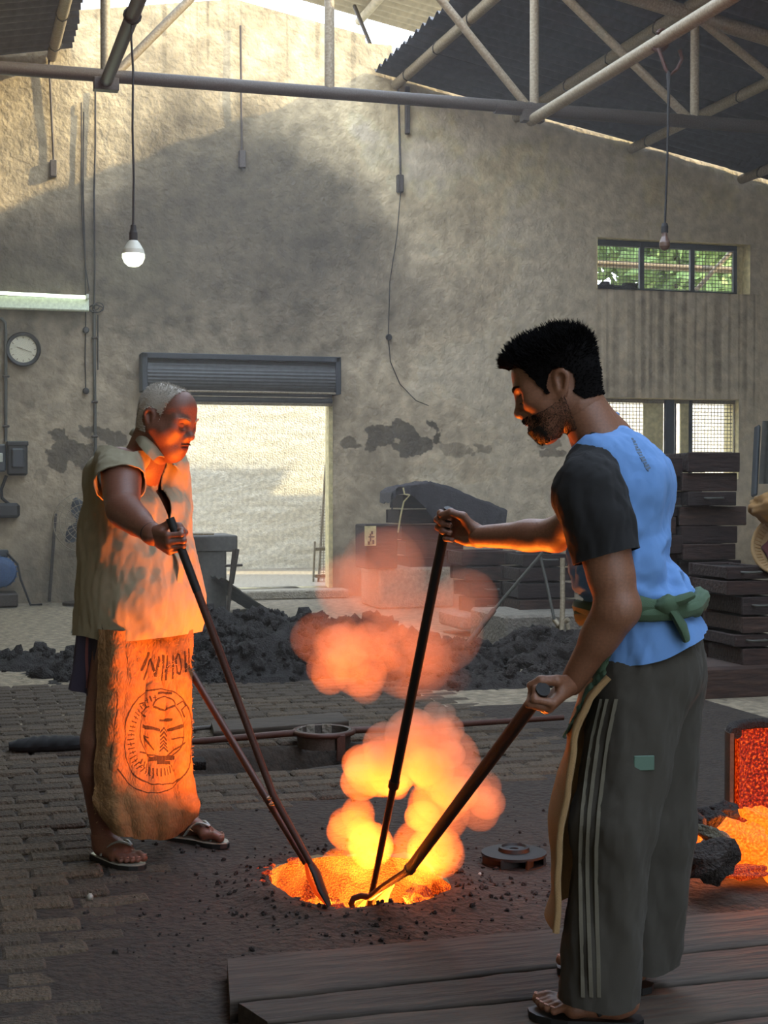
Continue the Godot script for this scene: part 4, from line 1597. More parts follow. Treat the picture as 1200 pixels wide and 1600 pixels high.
func build_hall_things() -> void:
	# grey bin with a lid behind the older man
	var d := 14.4
	var bin := thing("sand_bin", "dark grey sheet metal bin with an overhanging lid behind the older man", "bin", ground(310, 962))
	put("body", cam_box(236, 850, 352, 962, d, 0.6, 0.012), M("sheet_metal_grey"), bin)
	put("lid", cam_box(228, 838, 369, 864, d - 0.05, 0.7, 0.012), M("sheet_metal_grey"), bin)
	var lg := MB.new()
	lg.rod(at(371, 858, d), at(362, 912, d), 0.022, 6)
	lg.rod(at(366, 858, d - 0.3), at(356, 955, d - 0.3), 0.02, 6)
	put("leg", lg, M("steel_dark"), bin)
	var pp := MB.new()
	pp.rod(at(352, 884, d), at(379, 883, d), 0.014, 6)
	put("pipe_stub", pp, M("steel_dark"), bin)
	var tr := MB.new()
	tr.box(Transform3D(Basis(), at(308, 834, d - 0.1)), Vector3(0.3, 0.02, 0.2), 0.005)
	put_thing("metal_tray", tr, M("steel_old"), "thin metal tray lying on the lid of the dark bin", "tray")
	var nz := fast_noise(91, 2.0, 4)
	var sh := MB.new()
	var q0 := at(350, 903, 14.2)
	var q1 := ground(445, 962)
	sh.sheet(30, 20, func(u: float, v: float) -> Vector3:
		var p := q0.lerp(q1, u)
		p.y = maxf(0.02, q0.y * pow(1.0 - u, 1.3)) 
		var back := Vector3(-0.15, 0, -1.0) * v * lerpf(0.5, 1.0, u)
		return p + back + Vector3(0, 0.012 * sin(v * 16.0 + u * 2.0) * (1.0 - 0.6 * u) + 0.01 * nz.get_noise_2d(u * 2.0, v * 2.0), 0), 0.012)
	put_thing("canvas_sheet", sh, M("tarp_green"), "grey canvas sheet sloping from the bin to the floor near doorway", "canvas")
	var sh2 := MB.new()
	var s0 := at(133, 940, 13.4)
	var s1 := ground(108, 990)
	sh2.sheet(12, 10, func(u: float, v: float) -> Vector3:
		var p := s0.lerp(s1, u)
		return p + Vector3(0.5 * v, 0, -0.35 * v) + Vector3(0, 0.03 * sin(u * 5.0 + v * 6.0), 0), 0.012)
	put_thing("canvas_sheet", sh2, M("tarp_green"), "dark canvas corner propped up left of the older man's shirt", "canvas")
	# heaps
	heap(ground(430, 1040), 1.7, 0.95, 0.34, 5, 900, 0.06, "long dark heap of coke and rubble across the middle floor", "coke", "coke_heap", "heap")
	heap(ground(640, 1050), 0.8, 0.5, 0.2, 6, 160, 0.06, "low tail of the dark heap behind the pink smoke", "rubble", "rubble_heap", "heap")
	heap(ground(860, 1035), 0.55, 0.35, 0.2, 8, 120, 0.07, "small dark heap of lumps beside the tubular cart frame", "rubble", "rubble_heap", "heap")
	heap(ground(760, 1065), 0.9, 0.4, 0.07, 9, 120, 0.04, "flat spread of slag bits in front of the cart frame", "rubble", "rubble_heap", "heap")
	heap(ground(70, 1040), 0.5, 0.4, 0.1, 12, 60, 0.06, "little dark heap of coke left of the older man", "coke", "rubble_heap", "heap")
	var ps := lump(Vector3(0.055, 0.045, 0.05), 77, 0.4, 8).moved(upright(ground(473, 1057) + Vector3(0, 0.05, 0)))
	put_thing("pale_stone", ps, M("rubble_pale"), "single pale stone lying at the front of the coke heap", "stone")
	# low concrete block in the smoke
	put_thing("concrete_block", cam_box(592, 888, 712, 952, 15.3, 0.7, 0.02), M("concrete_pale"), "low pale concrete block standing in the pink smoke", "block")
	# tarpaulin over a pile of boxes
	var td := 15.4
	var tp := MB.new()
	var prof := [[612, 786], [613, 770], [622, 761], [650, 757], [672, 752], [700, 760], [740, 776], [770, 787], [793, 797]]
	tp.sheet(64, 24, func(u: float, v: float) -> Vector3:
		var f := u * (prof.size() - 1)
		var i := mini(int(f), prof.size() - 2)
		var t := f - i
		var p := at(lerpf(prof[i][0], prof[i + 1][0], t), lerpf(prof[i][1], prof[i + 1][1], t), td - 0.1)
		var hang := 0.08 + 0.34 * smoothstep(0.3, 0.6, u)
		if v < 0.5:   # the front flap, hanging in folds
			var fk := (0.5 - v) * 2.0
			return p + Vector3(-0.05 * fk * smoothstep(0.8, 1.0, u), -hang * fk, 0.03 * sin(u * 44.0) * fk - 0.02 * fk)
		return p + Vector3(0, 0.02 * nz.get_noise_2d(u * 5.0, v * 4.0), -0.9 * (v - 0.5)), 0.01)
	put_thing("tarpaulin", tp, M("tarp"), "dark purple grey tarpaulin draped over stacked boxes by the wall", "tarpaulin")
	var k := 0
	var ord := ["topmost", "second", "third", "fourth", "fifth", "sixth", "seventh", "eighth", "ninth", "lowest"]
	for q in [[630, 774, 704, 796], [624, 798, 698, 820], [628, 822, 712, 845], [634, 847, 730, 870], [640, 872, 740, 896]]:
		var p := at(q[0], q[3] - 1, td + 0.12)
		var s := td / FOCAL
		mould_box(p, (q[2] - q[0]) * s, (q[3] - q[1]) * s, 0.5, k, "%s dark wooden moulding box of the pile under the tarpaulin" % (ord[k] if k < 4 else "lowest"), "boxes under the tarpaulin", false)
		k += 1
	var cr := thing("wooden_crate", "dark wooden crate left of the tarpaulin pile with a paper label", "crate", at(572, 876, 15.2))
	put("body", cam_box(571, 820, 622, 889, 15.2, 0.4, 0.012), M("mould_wood_0"), cr)
	put("paper_label", cam_box(570, 822, 588, 853, 15.16, 0.012, 0.001), M("reveal_paint"), cr)
	var gl := MB.new()
	for q in [[578, 834, 580, 846], [580, 830, 583, 835], [576, 838, 585, 840], [575, 846, 578, 851], [582, 844, 585, 850]]:
		gl.join(cam_box(q[0], q[1], q[2], q[3], 15.14, 0.006, 0.0))
	put("label_print", gl, M("steel_dark"), cr)
	var cane := MB.new()
	cane.tube([at(630, 762, 15.2), at(632, 772, 15.2), at(640, 774, 15.2), at(631, 784, 15.24), at(626, 806, 15.26), at(622, 832, 15.28)], 0.009, 6)
	put_thing("bent_cane", cane, M("reveal_paint"), "pale bent cane hanging at the left corner of the tarpaulin", "cane")
	# rows of moulding boxes on the kerb in the middle
	var kerb := MB.new()
	kerb.join(cam_box(790, 962, 1010, 1042, 11.2, 0.8, 0.02))
	put_thing("concrete_kerb", kerb, M("concrete"), "low rough concrete kerb carrying the middle stack of moulding boxes", "kerb")
	var s2 := 11.7 / FOCAL
	k = 0
	for q in [[722, 862, 812, 884], [818, 866, 905, 886], [728, 886, 808, 908], [812, 888, 900, 909], [734, 911, 806, 934], [810, 912, 905, 936], [812, 938, 908, 961], [742, 936, 806, 960]]:
		var p := at(q[0], q[3], 11.7 + (0.9 if q[0] < 790 else 0.0))
		var sc := s2 * (1.08 if q[0] < 790 else 1.0)
		mould_box(p, (q[2] - q[0]) * sc, (q[3] - q[1]) * sc, 0.42, k + 1, "dark wooden moulding box on the kerb, %s layer of the %s column" % [["top", "top", "second", "second", "third", "third", "bottom", "bottom"][k], "left" if q[0] < 807 and q[2] < 815 else "right"], "boxes stacked on the kerb", k % 3 == 1)
		k += 1
	var kb2 := MB.new()
	kb2.join(cam_box(720, 961, 800, 985, 12.5, 0.6, 0.02))
	put_thing("concrete_kerb", kb2, M("concrete"), "far low end of the kerb under the left column of boxes", "kerb")
	# the tall stack at the right
	var s3 := 9.7 / FOCAL
	k = 0
	var stack := []
	var ys := [706, 738, 768, 791, 822, 850, 876, 902, 925, 951, 977, 1003, 1036]
	var xr := [[1076, 1168], [1066, 1166], [1076, 1161], [1062, 1181], [1064, 1166], [1068, 1162], [1062, 1172], [1066, 1150], [1070, 1148], [1064, 1154], [1074, 1150], [1070, 1148]]
	for i in 12: stack.append([xr[i][0], ys[i], xr[i][1], ys[i + 1], "right"])
	var yl := [714, 745, 777, 807, 836, 866, 896, 926, 956, 986, 1016, 1036]
	for i in 11: stack.append([[1034, 1030, 1028, 1030][i % 4], yl[i], [1072, 1062, 1072, 1060][i % 4], yl[i + 1], "left"])
	for q in stack:
		var jit := 0.05 * sin(k * 2.3)
		mould_box(at(q[0], q[3], 9.9 + jit), (q[2] - q[0]) * s3, (q[3] - q[1]) * s3 * 1.015, 0.5, k, "dark moulding box of the tall stack behind blue shirt, %s of the %s column" % [["topmost", "second down", "third down", "fourth down", "fifth down", "sixth down", "seventh down", "eighth down", "ninth down", "tenth down", "eleventh down", "lowest"][k % 12], q[4]], "boxes of the tall stack", k % 4 == 2, 0.02 * sin(k * 1.7))
		k += 1
	k = 0
	for q in [[1136, 884, 1216, 906], [1136, 907, 1216, 931], [1160, 932, 1226, 962], [1160, 963, 1226, 990], [1148, 991, 1220, 1012], [1162, 1013, 1226, 1042]]:
		mould_box(at(q[0], q[3], 9.1), (q[2] - q[0]) * 9.1 / FOCAL, (q[3] - q[1] - 1) * 9.1 / FOCAL, 0.5, k, "reddish brown moulding box of the near stack at right edge, %s" % ["topmost under the woven tray", "second from the top", "third from the top", "third from the bottom", "second from the bottom", "lowest on the timber block"][k], "boxes of the near right stack", k % 2 == 0)
		k += 1
	var slab := MB.new()
	slab.join(cam_box(1092, 1043, 1240, 1160, 9.0, 1.3, 0.02))
	put_thing("timber_block", slab, M("mould_wood_3"), "broad brown timber block carrying the boxes at the right edge", "block")
	var slab2 := MB.new()
	slab2.join(cam_box(1010, 1036, 1092, 1080, 9.8, 0.9, 0.02))
	put_thing("timber_block", slab2, M("mould_wood_1"), "dark timber block under the tall stack behind the young man's hip", "block")
	# bag and basket on the near stack
	var bag := lump(Vector3(0.16, 0.1, 0.14), 31, 0.2, 22)
	inflate(bag, func(p: Vector3) -> float: return 0.008 * sin(p.x * 60.0 + p.y * 90.0) + 0.006 * sin(p.z * 80.0 - p.y * 50.0))
	put_thing("jute_bag", bag.moved(Transform3D(Basis(Vector3.BACK, -0.25), at(1213, 796, 9.2))), M("sack_cloth"), "crumpled tan jute bag half out of frame above the woven tray", "bag")
	var tc := at(1226, 852, 9.15)
	var bk := thing("woven_tray", "woven cane tray with red cloth leaning on its edge at the right", "tray", at(1215, 884, 9.15))
	var tax := camdir(-0.5, 0.32, -0.8).normalized()
	var bx := Transform3D(frame(Vector3.ZERO, tax, Vector3.UP).basis * Basis(Vector3.BACK, -PI / 2), tc)
	var bw := MB.new()
	bw.lathe([Vector2(0.0, -0.03), Vector2(0.16, -0.03), Vector2(0.2, 0.03), Vector2(0.185, 0.03), Vector2(0.15, -0.015), Vector2(0, -0.015)], bx, 36)
	put("wall", bw, M("jute_edge"), bk)
	for ci in 48:
		var a := TAU * ci / 48.0
		var rb := MB.new()
		rb.rod(bx * Vector3(0.152 * cos(a), -0.008, 0.152 * sin(a)), bx * Vector3(0.186 * cos(a), 0.028, 0.186 * sin(a)), 0.004, 4)
		put("cane_rib", rb, M("sack_cloth"), bk)
	var rim := MB.new()
	var rp := []
	for i in 37: rp.append(bx * Vector3(0.193 * cos(TAU * i / 36), 0.032, 0.193 * sin(TAU * i / 36)))
	rim.tube(rp, 0.012, 7, false)
	put("rim", rim, M("jute_edge"), bk)
	var ln := lump(Vector3(0.13, 0.025, 0.13), 33, 0.3, 14).moved(Transform3D(bx.basis, bx * Vector3(0, 0.002, 0)))
	put("cloth_lining", ln, sm("cloth_red", Color(0.3, 0.13, 0.12), 0.9), bk)
	# sheets leaning on the wall at the right edge
	var lz := 15.5
	var a1 := MB.new()
	a1.box(frame(at(1181, 720, lz), at(1184, 664, lz) - at(1178, 790, lz - 0.3), Vector3.BACK), Vector3(0.8, 0.09, 0.04), 0.015)
	put_thing("leaning_board", a1, M("frame_blue"), "narrow dark grey board leaning by the wall right of lower window", "board")
	var a2 := MB.new()
	a2.sheet(10, 14, func(u: float, v: float) -> Vector3:
		return at(lerpf(1192, 1230, u) - 6.0 * v, lerpf(658, 756, v), lz - 0.3) + Vector3(0, 0, 0.02 * sin(u * 16.0)), 0.01)
	put_thing("hanging_cloth", a2, M("tarp_green"), "pale grey cloth hanging at the right edge beside the leaning board", "cloth")
	# tubular cart frame
	var cd := 10.9
	var ct := thing("cart_frame", "upturned tubular steel hand cart frame below the outstretched arm", "cart", ground(850, 1040))
	for q in [[[772, 953], [844, 868], [872, 836], 0.012, "shaft"], [[844, 868], [853, 905], [866, 968], 0.012, "brace"], [[879, 872], [879, 940], [878, 985], 0.02, "post"],
			[[872, 975], [866, 1000], [870, 1038], 0.016, "leg"], [[886, 968], [890, 1000], [892, 1040], 0.016, "leg"], [[866, 968], [874, 978], [888, 968], 0.02, "hub"]]:
		var m := MB.new()
		m.tube([at(q[0][0], q[0][1], cd), at(q[1][0], q[1][1], cd - 0.05), at(q[2][0], q[2][1], cd - 0.1)], q[3], 8)
		put(q[4], m, M("conduit") if q[4] in ["shaft", "brace"] else M("steel_old"), ct)
	var gr := MB.new()
	gr.rod(at(731, 1006, cd - 0.2), at(772, 953, cd), 0.02, 8)
	put("grip", gr, M("pole_wood"), ct)

# ------------------------------------------------------------------ things on the floor in front
func slab(c: Array, thick: float) -> MB:   # top corners in order (left far, left near, right near, right far), a plank that tapers as they say
	var m := MB.new()
	var lo := []
	for p in c: lo.append(p - Vector3(0, thick, 0))
	m.quad(c[0], c[1], c[2], c[3])
	m.quad(c[1], lo[1], lo[2], c[2])
	m.quad(c[3], lo[3], lo[0], c[0])
	m.quad(c[0], lo[0], lo[1], c[1])
	m.quad(c[2], lo[2], lo[3], c[3])
	m.quad(lo[3], lo[2], lo[1], lo[0])
	return m

func plank(c: Array, thick: float, seed_: int) -> MB:   # like slab(), with worn and waved edges
	var m := MB.new()
	var nz := fast_noise(seed_, 1.5, 3)
	var up := Vector3(0, thick, 0)
	var prof := [[0.0, -1.0], [0.0, -0.12], [0.03, 0.0], [0.25, 0.0], [0.5, 0.0], [0.75, 0.0], [0.97, 0.0], [1.0, -0.12], [1.0, -1.0], [0.0, -1.0]]
	var n := 24
	for i in prof.size():
		for j in n + 1:
			var t := float(j) / n
			var f: Vector3 = c[0].lerp(c[3], t)
			var b: Vector3 = c[1].lerp(c[2], t)
			var w: float = prof[i][0]
			var e := (0.006 * nz.get_noise_2d(t * 9.0, 0.0) if w < 0.1 else 0.006 * nz.get_noise_2d(t * 9.0, 5.0) if w > 0.9 else 0.0)
			var p: Vector3 = f.lerp(b, w) + (b - f).normalized() * e + up * (prof[i][1] + (0.05 * nz.get_noise_2d(t * 6.0, w * 3.0) if prof[i][1] == 0.0 else 0.0))
			m.vert(p, Vector3.ZERO)
	for i in prof.size() - 1:
		for j in n:
			var a := i * (n + 1) + j
			m.tri(a, a + n + 1, a + 1)
			m.tri(a + 1, a + n + 1, a + n + 2)
	m.smooth()
	var lo := []
	for p in c: lo.append(p - up)
	m.quad(c[0], lo[0], lo[1], c[1])
	m.quad(c[2], lo[2], lo[3], c[3])
	return m

func build_floor_things() -> void:
	# plank platform under the young man
	var h := 0.055
	var edges := [[[355, 1496], [1215, 1417]], [[361, 1566], [1215, 1474]], [[420, 1600], [1215, 1526]], [[470, 1668], [1215, 1586]], [[500, 1770], [1215, 1660]]]
	var words := ["farthest of the wide floor planks, nearest to the fire pit", "second wide floor plank from the fire pit", "third floor plank from the pit, under the young man's feet", "nearest floor plank along the bottom edge of the picture"]
	for i in 4:
		var g := 0.016
		var c := [ground(edges[i][0][0], edges[i][0][1], h), ground(edges[i + 1][0][0], edges[i + 1][0][1], h), ground(edges[i + 1][1][0], edges[i + 1][1][1], h), ground(edges[i][1][0], edges[i][1][1], h)]
		if i == 1: c[0] = ground(372, 1567, h)
		c[1] += Vector3(0, 0, -g)
		c[2] += Vector3(0, 0, -g)
		var o := put_thing("floor_plank", plank(c, 0.07, 200 + i), M("plank_%d" % (i % 3)), words[i], "plank", "planks of the platform")
	# ladle carrier: a ring with two long shanks
	var d := 7.45
	var rc := at(506, 1143, d)
	var ring := thing("ladle_carrier", "iron ladle ring with two long carrying shanks lying over the trench", "ladle", Vector3(rc.x, 0, rc.z))
	var rp := []
	for k in 33: rp.append(rc + Vector3(0.148 * cos(TAU * k / 32), 0, 0.148 * sin(TAU * k / 32)))
	var rm := MB.new()
	rm.tube(rp, 0.014, 8, false)
	put("ring", rm, M("iron_red"), ring)
	var band := MB.new()
	band.lathe([Vector2(0.132, -0.075), Vector2(0.138, 0.012), Vector2(0.126, 0.012), Vector2(0.12, -0.075)], upright(rc), 32)
	put("cup_band", band, M("steel_dark"), ring)
	var st := MB.new()
	st.box(Transform3D(Basis(), rc + Vector3(0.05, -0.06, 0.148)), Vector3(0.045, 0.13, 0.012), 0.003)
	put("strap", st, M("iron_red"), ring)
	var in_ := MB.new()
	for k in 3:
		var an := 1.2 + k * 0.75
		in_.box(Transform3D(Basis(Vector3.UP, an + PI / 2), rc + Vector3(0.117 * cos(an), -0.015, -0.117 * sin(an))), Vector3(0.05, 0.07, 0.008), 0.002)
	put("lining_patch", in_, M("concrete"), ring)
	var sl := MB.new()
	sl.tube([rc + Vector3(-0.14, 0, 0), at(300, 1159, d - 0.05), at(150, 1166, d - 0.08), at(-30, 1180, d - 0.1)], [0.018, 0.017, 0.016, 0.015], 9)
	put("shank", sl, M("iron_red"), ring)
	var sr := MB.new()
	sr.tube([rc + Vector3(0.14, 0.0, 0), at(600, 1139, d + 0.05), at(740, 1130, d + 0.3), at(880, 1121, d + 0.5)], [0.018, 0.017, 0.016, 0.015], 9)
	put("shank", sr, M("iron_red"), ring)
	# grey board and rod behind the ladle
	var b := [ground(330, 1127, 0.06), ground(334, 1142, 0.06), ground(545, 1126, 0.06), ground(530, 1112, 0.06)]
	put_thing("loose_board", plank(b, 0.05, 301), M("plank_2"), "pale loose board lying on the earth behind the ladle ring", "board")
	var rod := MB.new()
	rod.tube([ground(250, 1144, 0.02), ground(335, 1136, 0.03), ground(480, 1127, 0.03)], 0.014, 7)
	put_thing("iron_bar", rod, M("steel_dark"), "thin dark iron bar beside the loose pale board", "bar")
	var bk := [ground(300, 1182, 0.03), ground(302, 1190, 0.03), ground(322, 1190, 0.03), ground(318, 1182, 0.03)]
	put_thing("wood_scrap", plank(bk, 0.04, 302), M("coke"), "small charred wood scrap lying right of the sack apron", "scrap")
	# black rolled sack at the left
	var p0 := ground(14, 1166, 0.045)
	var p1 := ground(140, 1160, 0.045)
	var sk := MB.new()
	var nz := fast_noise(92, 6.0, 3)
	sk.grid(26, 14, func(u: float, v: float) -> Vector3:
		var a := TAU * v
		var c := p0.lerp(p1, u)
		var r := 0.05 * pow(sin(PI * clampf(u, 0.03, 0.97)), 0.3) * (1.0 + 0.25 * nz.get_noise_2d(u * 3.0, sin(a)))
		return c + Vector3(0, sin(a) * r * 0.85, cos(a) * r * 1.3), true)
	put_thing("rolled_sack", sk, M("shirt_black"), "black rolled up sack lying on the floor at the left", "sack")
	# pump wheel casting
	var ic := ground(803, 1350, 0.0)
	var im := thing("impeller_casting", "round iron pump wheel casting with a raised hub near the pit", "casting", ic)
	var k := 0.113
	var X := upright(ic, 0.3)
	var lo := MB.new()
	lo.lathe([Vector2(0, 0.0), Vector2(k, 0.0), Vector2(k, 0.01), Vector2(0.02, 0.012)], X, 40)
	put("lower_disc", lo, M("iron_black"), im)
	var up := MB.new()
	up.lathe([Vector2(0.03, 0.036), Vector2(k * 1.0, 0.034), Vector2(k * 1.0, 0.043), Vector2(0.055, 0.047), Vector2(0.052, 0.06), Vector2(0.043, 0.063), Vector2(0.038, 0.056), Vector2(0.016, 0.054), Vector2(0.014, 0.04), Vector2(0, 0.04)], X, 40)
	put("upper_disc", up, M("iron_black"), im)
	for i in 8:
		var vn := MB.new()
		vn.sheet(8, 1, func(u: float, v: float) -> Vector3:
			var r := lerpf(0.04, k * 0.985, u)
			var a := TAU * i / 8.0 + 1.1 * u
			return X * Vector3(r * cos(a), lerpf(0.008, 0.038, v), r * sin(a)), 0.008)
		put("vane", vn, M("iron_black"), im)
	for q in [[141, 1402, 0.012, "tiny white pebble on the earth floor below the older man's sandal"], [750, 1367, 0.008, "tiny bright metal droplet in front of the pump wheel casting"]]:
		put_thing("pebble", lump(Vector3.ONE * q[2], 401, 0.2, 7).moved(upright(ground(q[0], q[1], 0.01))), M("sandal_white"), q[3], "pebble")

# ------------------------------------------------------------------ the small furnace at the right edge
func build_furnace() -> void:
	var base := ground(1222, 1300)
	var dr := thing("drum_furnace", "rusty open drum with glowing lining at the right edge", "furnace", base)
	var R := 0.17
	var y1 := at(1150, 1150, 5.35).y
	var c := at(1222, 1220, 5.45)
	var a0 := deg_to_rad(-35)
	var a1 := deg_to_rad(176)
	var inner := MB.new()
	inner.grid(30, 10, func(u: float, v: float) -> Vector3:
		var a := lerpf(a0, a1, u)
		return Vector3(c.x + R * cos(a), lerpf(0.02, y1, v), c.z - R * sin(a)))
	put("lining", inner, M("ember_hot"), dr)
	var outer := MB.new()
	outer.sheet(30, 4, func(u: float, v: float) -> Vector3:
		var a := lerpf(a1, a0, u)
		return Vector3(c.x + (R + 0.022) * cos(a), lerpf(0.0, y1, v), c.z - (R + 0.022) * sin(a)), 0.015)
	put("shell", outer, M("steel_dark"), dr)
	var rp := []
	for k in 31:
		var a := lerpf(a0, a1, k / 30.0)
		rp.append(Vector3(c.x + (R + 0.012) * cos(a), y1, c.z - (R + 0.012) * sin(a)))
	var rim := MB.new()
	rim.tube(rp, 0.022, 7)
	put("rim", rim, M("coke"), dr)
	# chunks: pixel centre, distance, radii, seed, material, label
	var list := [
		[1165, 1318, 4.98, Vector3(0.085, 0.075, 0.07), 501, "hot_coal", "large orange glowing block of coal in front of the drum"],
		[1192, 1282, 5.05, Vector3(0.1, 0.035, 0.06), 502, "hot_coal", "flat yellow glowing slab leaning on the drum"],
		[1215, 1340, 4.9, Vector3(0.09, 0.07, 0.08), 503, "hot_coal", "glowing orange coal cut by the right edge of picture"],
		[1112, 1348, 4.72, Vector3(0.1, 0.068, 0.08), 504, "rubble", "big dark grey rock in front of the glowing coals"],
		[1080, 1292, 4.95, Vector3(0.055, 0.05, 0.06), 505, "rubble", "dark rock with a red hot underside beside grey trousers"],
		[1122, 1312, 4.9, Vector3(0.085, 0.03, 0.04), 506, "rubble_pale", "grey burnt wood chunk lying on the big dark rock"],
		[1112, 1280, 5.1, Vector3(0.06, 0.04, 0.06), 507, "coke", "black lump behind the burnt wood chunk"],
		[1135, 1268, 5.2, Vector3(0.05, 0.03, 0.05), 508, "coke", "small black lump next to the drum's foot"],
		[1068, 1310, 4.9, Vector3(0.05, 0.025, 0.05), 509, "hot_coal", "red hot ember strip under the dark rock beside trousers"],
		[1168, 1362, 4.85, Vector3(0.12, 0.02, 0.06), 510, "ember", "flat bed of dull red embers in front of orange coal"],
	]
	for q in list:
		var p := at(q[0], q[1], q[2])
		var tilt := Basis(Vector3.BACK, -0.5 if q[4] in [502, 506] else 0.0)
		put_thing("coal_chunk" if q[5] in ["hot_coal", "ember"] else "rock_chunk", lump(q[3], q[4], 0.4, 11).moved(Transform3D(tilt, p)), M(q[5]), q[6], "coal" if q[5] in ["hot_coal", "ember"] else "rock")
	for q in [[1165, 1318, 4.98], [1200, 1340, 4.92]]:
		var l := OmniLight3D.new()
		l.name = named("coal_light")
		l.light_color = FIRE
		l.light_energy = 0.22
		l.light_size = 0.04
		l.omni_range = 30.0
		l.omni_attenuation = 2.0
		l.shadow_enabled = true
		add_child(l)
		l.position = at(q[0], q[1], q[2])

# ------------------------------------------------------------------ bodies: tapered capsules joined by a smooth minimum, meshed as surface nets
func cap(a: Vector3, b: Vector3, ra: float, rb: float, k := 0.02, w := Vector3.ZERO, f := 1.0) -> Array:
	return [a, b, ra, rb, k, w, f, false]

func cut(a: Vector3, b: Vector3, ra: float, rb: float, k := 0.01, w := Vector3.ZERO, f := 1.0) -> Array:
	return [a, b, ra, rb, k, w, f, true]

func sdf_mesh(prims: Array, cell: float) -> MB:
	var lo := Vector3.ONE * 1e9
	var hi := Vector3.ONE * -1e9
	for q in prims:
		if q[7]: continue
		var r := maxf(q[2], q[3])
		for p in [q[0], q[1]]:
			lo = lo.min(p - Vector3.ONE * r)
			hi = hi.max(p + Vector3.ONE * r)
	lo -= Vector3.ONE * cell * 3.0
	hi += Vector3.ONE * cell * 3.0
	var nx := int((hi.x - lo.x) / cell) + 1
	var ny := int((hi.y - lo.y) / cell) + 1
	var nz := int((hi.z - lo.z) / cell) + 1
	var arr := PackedFloat32Array()
	arr.resize(nx * ny * nz)
	arr.fill(1.0)
	var sxy := nx * ny
	for q in prims:
		var a: Vector3 = q[0]
		var b: Vector3 = q[1]
		var ra: float = q[2]
		var rb: float = q[3]
		var k: float = q[4]
		var w: Vector3 = q[5]
		var f: float = q[6]
		var sub: bool = q[7]
		var ba := b - a
		var inv := 1.0 / ba.length_squared() if ba.length_squared() > 1e-10 else 0.0
		var g := 1.0 / f - 1.0
		var pad := maxf(ra, rb) + k + cell * 2.5
		var l2 := (a.min(b) - Vector3.ONE * pad - lo) / cell
		var h2 := (a.max(b) + Vector3.ONE * pad - lo) / cell
		var x0 := maxi(0, int(l2.x))
		var y0 := maxi(0, int(l2.y))
		var z0 := maxi(0, int(l2.z))
		var x1 := mini(nx - 1, int(h2.x) + 1)
		var y1 := mini(ny - 1, int(h2.y) + 1)
		var z1 := mini(nz - 1, int(h2.z) + 1)
		var dr := rb - ra
		var ik := 1.0 / k
		var kq := 0.25 * k
		for z in range(z0, z1 + 1):
			for y in range(y0, y1 + 1):
				var i := z * sxy + y * nx + x0
				var p := Vector3(lo.x + x0 * cell, lo.y + y * cell, lo.z + z * cell) - a
				for x in range(x0, x1 + 1):
					var h := clampf(p.dot(ba) * inv, 0.0, 1.0)
					var v := p - ba * h
					if g != 0.0: v += w * (v.dot(w) * g)
					var d := v.length() - ra - dr * h
					var e := arr[i]
					if sub:
						var hh := maxf(k - absf(d + e), 0.0) * ik
						arr[i] = maxf(e, -d) + hh * hh * kq
					else:
						var hh := maxf(k - absf(d - e), 0.0) * ik
						arr[i] = minf(d, e) - hh * hh * kq
					i += 1
					p.x += cell
	# surface nets
	var m := MB.new()
	var ids := {}
	var lim := cell * 4.0
	var offs := PackedInt32Array([0, 1, nx, nx + 1, sxy, sxy + 1, sxy + nx, sxy + nx + 1])
	var ed := [[0, 1], [0, 2], [0, 4], [1, 3], [1, 5], [2, 3], [2, 6], [3, 7], [4, 5], [4, 6], [5, 7], [6, 7]]
	var cornerv := []
	for c in 8: cornerv.append(Vector3(c & 1, (c >> 1) & 1, (c >> 2) & 1))
	for z in nz - 1:
		for y in ny - 1:
			var base := z * sxy + y * nx
			for x in nx - 1:
				var i := base + x
				var d0 := arr[i]
				if d0 > lim or d0 < -lim: continue
				var mask := 0
				for c in 8:
					if arr[i + offs[c]] < 0.0: mask |= 1 << c
				if mask == 0 or mask == 255: continue
				var sum := Vector3.ZERO
				var n := 0
				for e in ed:
					var e0: int = e[0]
					var e1: int = e[1]
					if ((mask >> e0) & 1) != ((mask >> e1) & 1):
						var f0 := arr[i + offs[e0]]
						var f1 := arr[i + offs[e1]]
						var t := f0 / (f0 - f1)
						sum += cornerv[e0].lerp(cornerv[e1], t)
						n += 1
				ids[i] = m.vert(lo + (Vector3(x, y, z) + sum / n) * cell, Vector3.UP)
	for i in ids:
		var d0 := arr[i] < 0.0
		# x edge
		if d0 != (arr[i + 1] < 0.0): _net_quad(m, ids, i, i - nx, i - nx - sxy, i - sxy, d0)
		if d0 != (arr[i + nx] < 0.0): _net_quad(m, ids, i, i - sxy, i - sxy - 1, i - 1, d0)
		if d0 != (arr[i + sxy] < 0.0): _net_quad(m, ids, i, i - 1, i - 1 - nx, i - nx, d0)
	m.smooth()
	return m

func _net_quad(m: MB, ids: Dictionary, a: int, b: int, c: int, d: int, solid: bool) -> void:
	if not (ids.has(b) and ids.has(c) and ids.has(d)): return
	if solid:
		m.tri(ids[a], ids[b], ids[c])
		m.tri(ids[a], ids[c], ids[d])
	else:
		m.tri(ids[a], ids[c], ids[b])
		m.tri(ids[a], ids[d], ids[c])

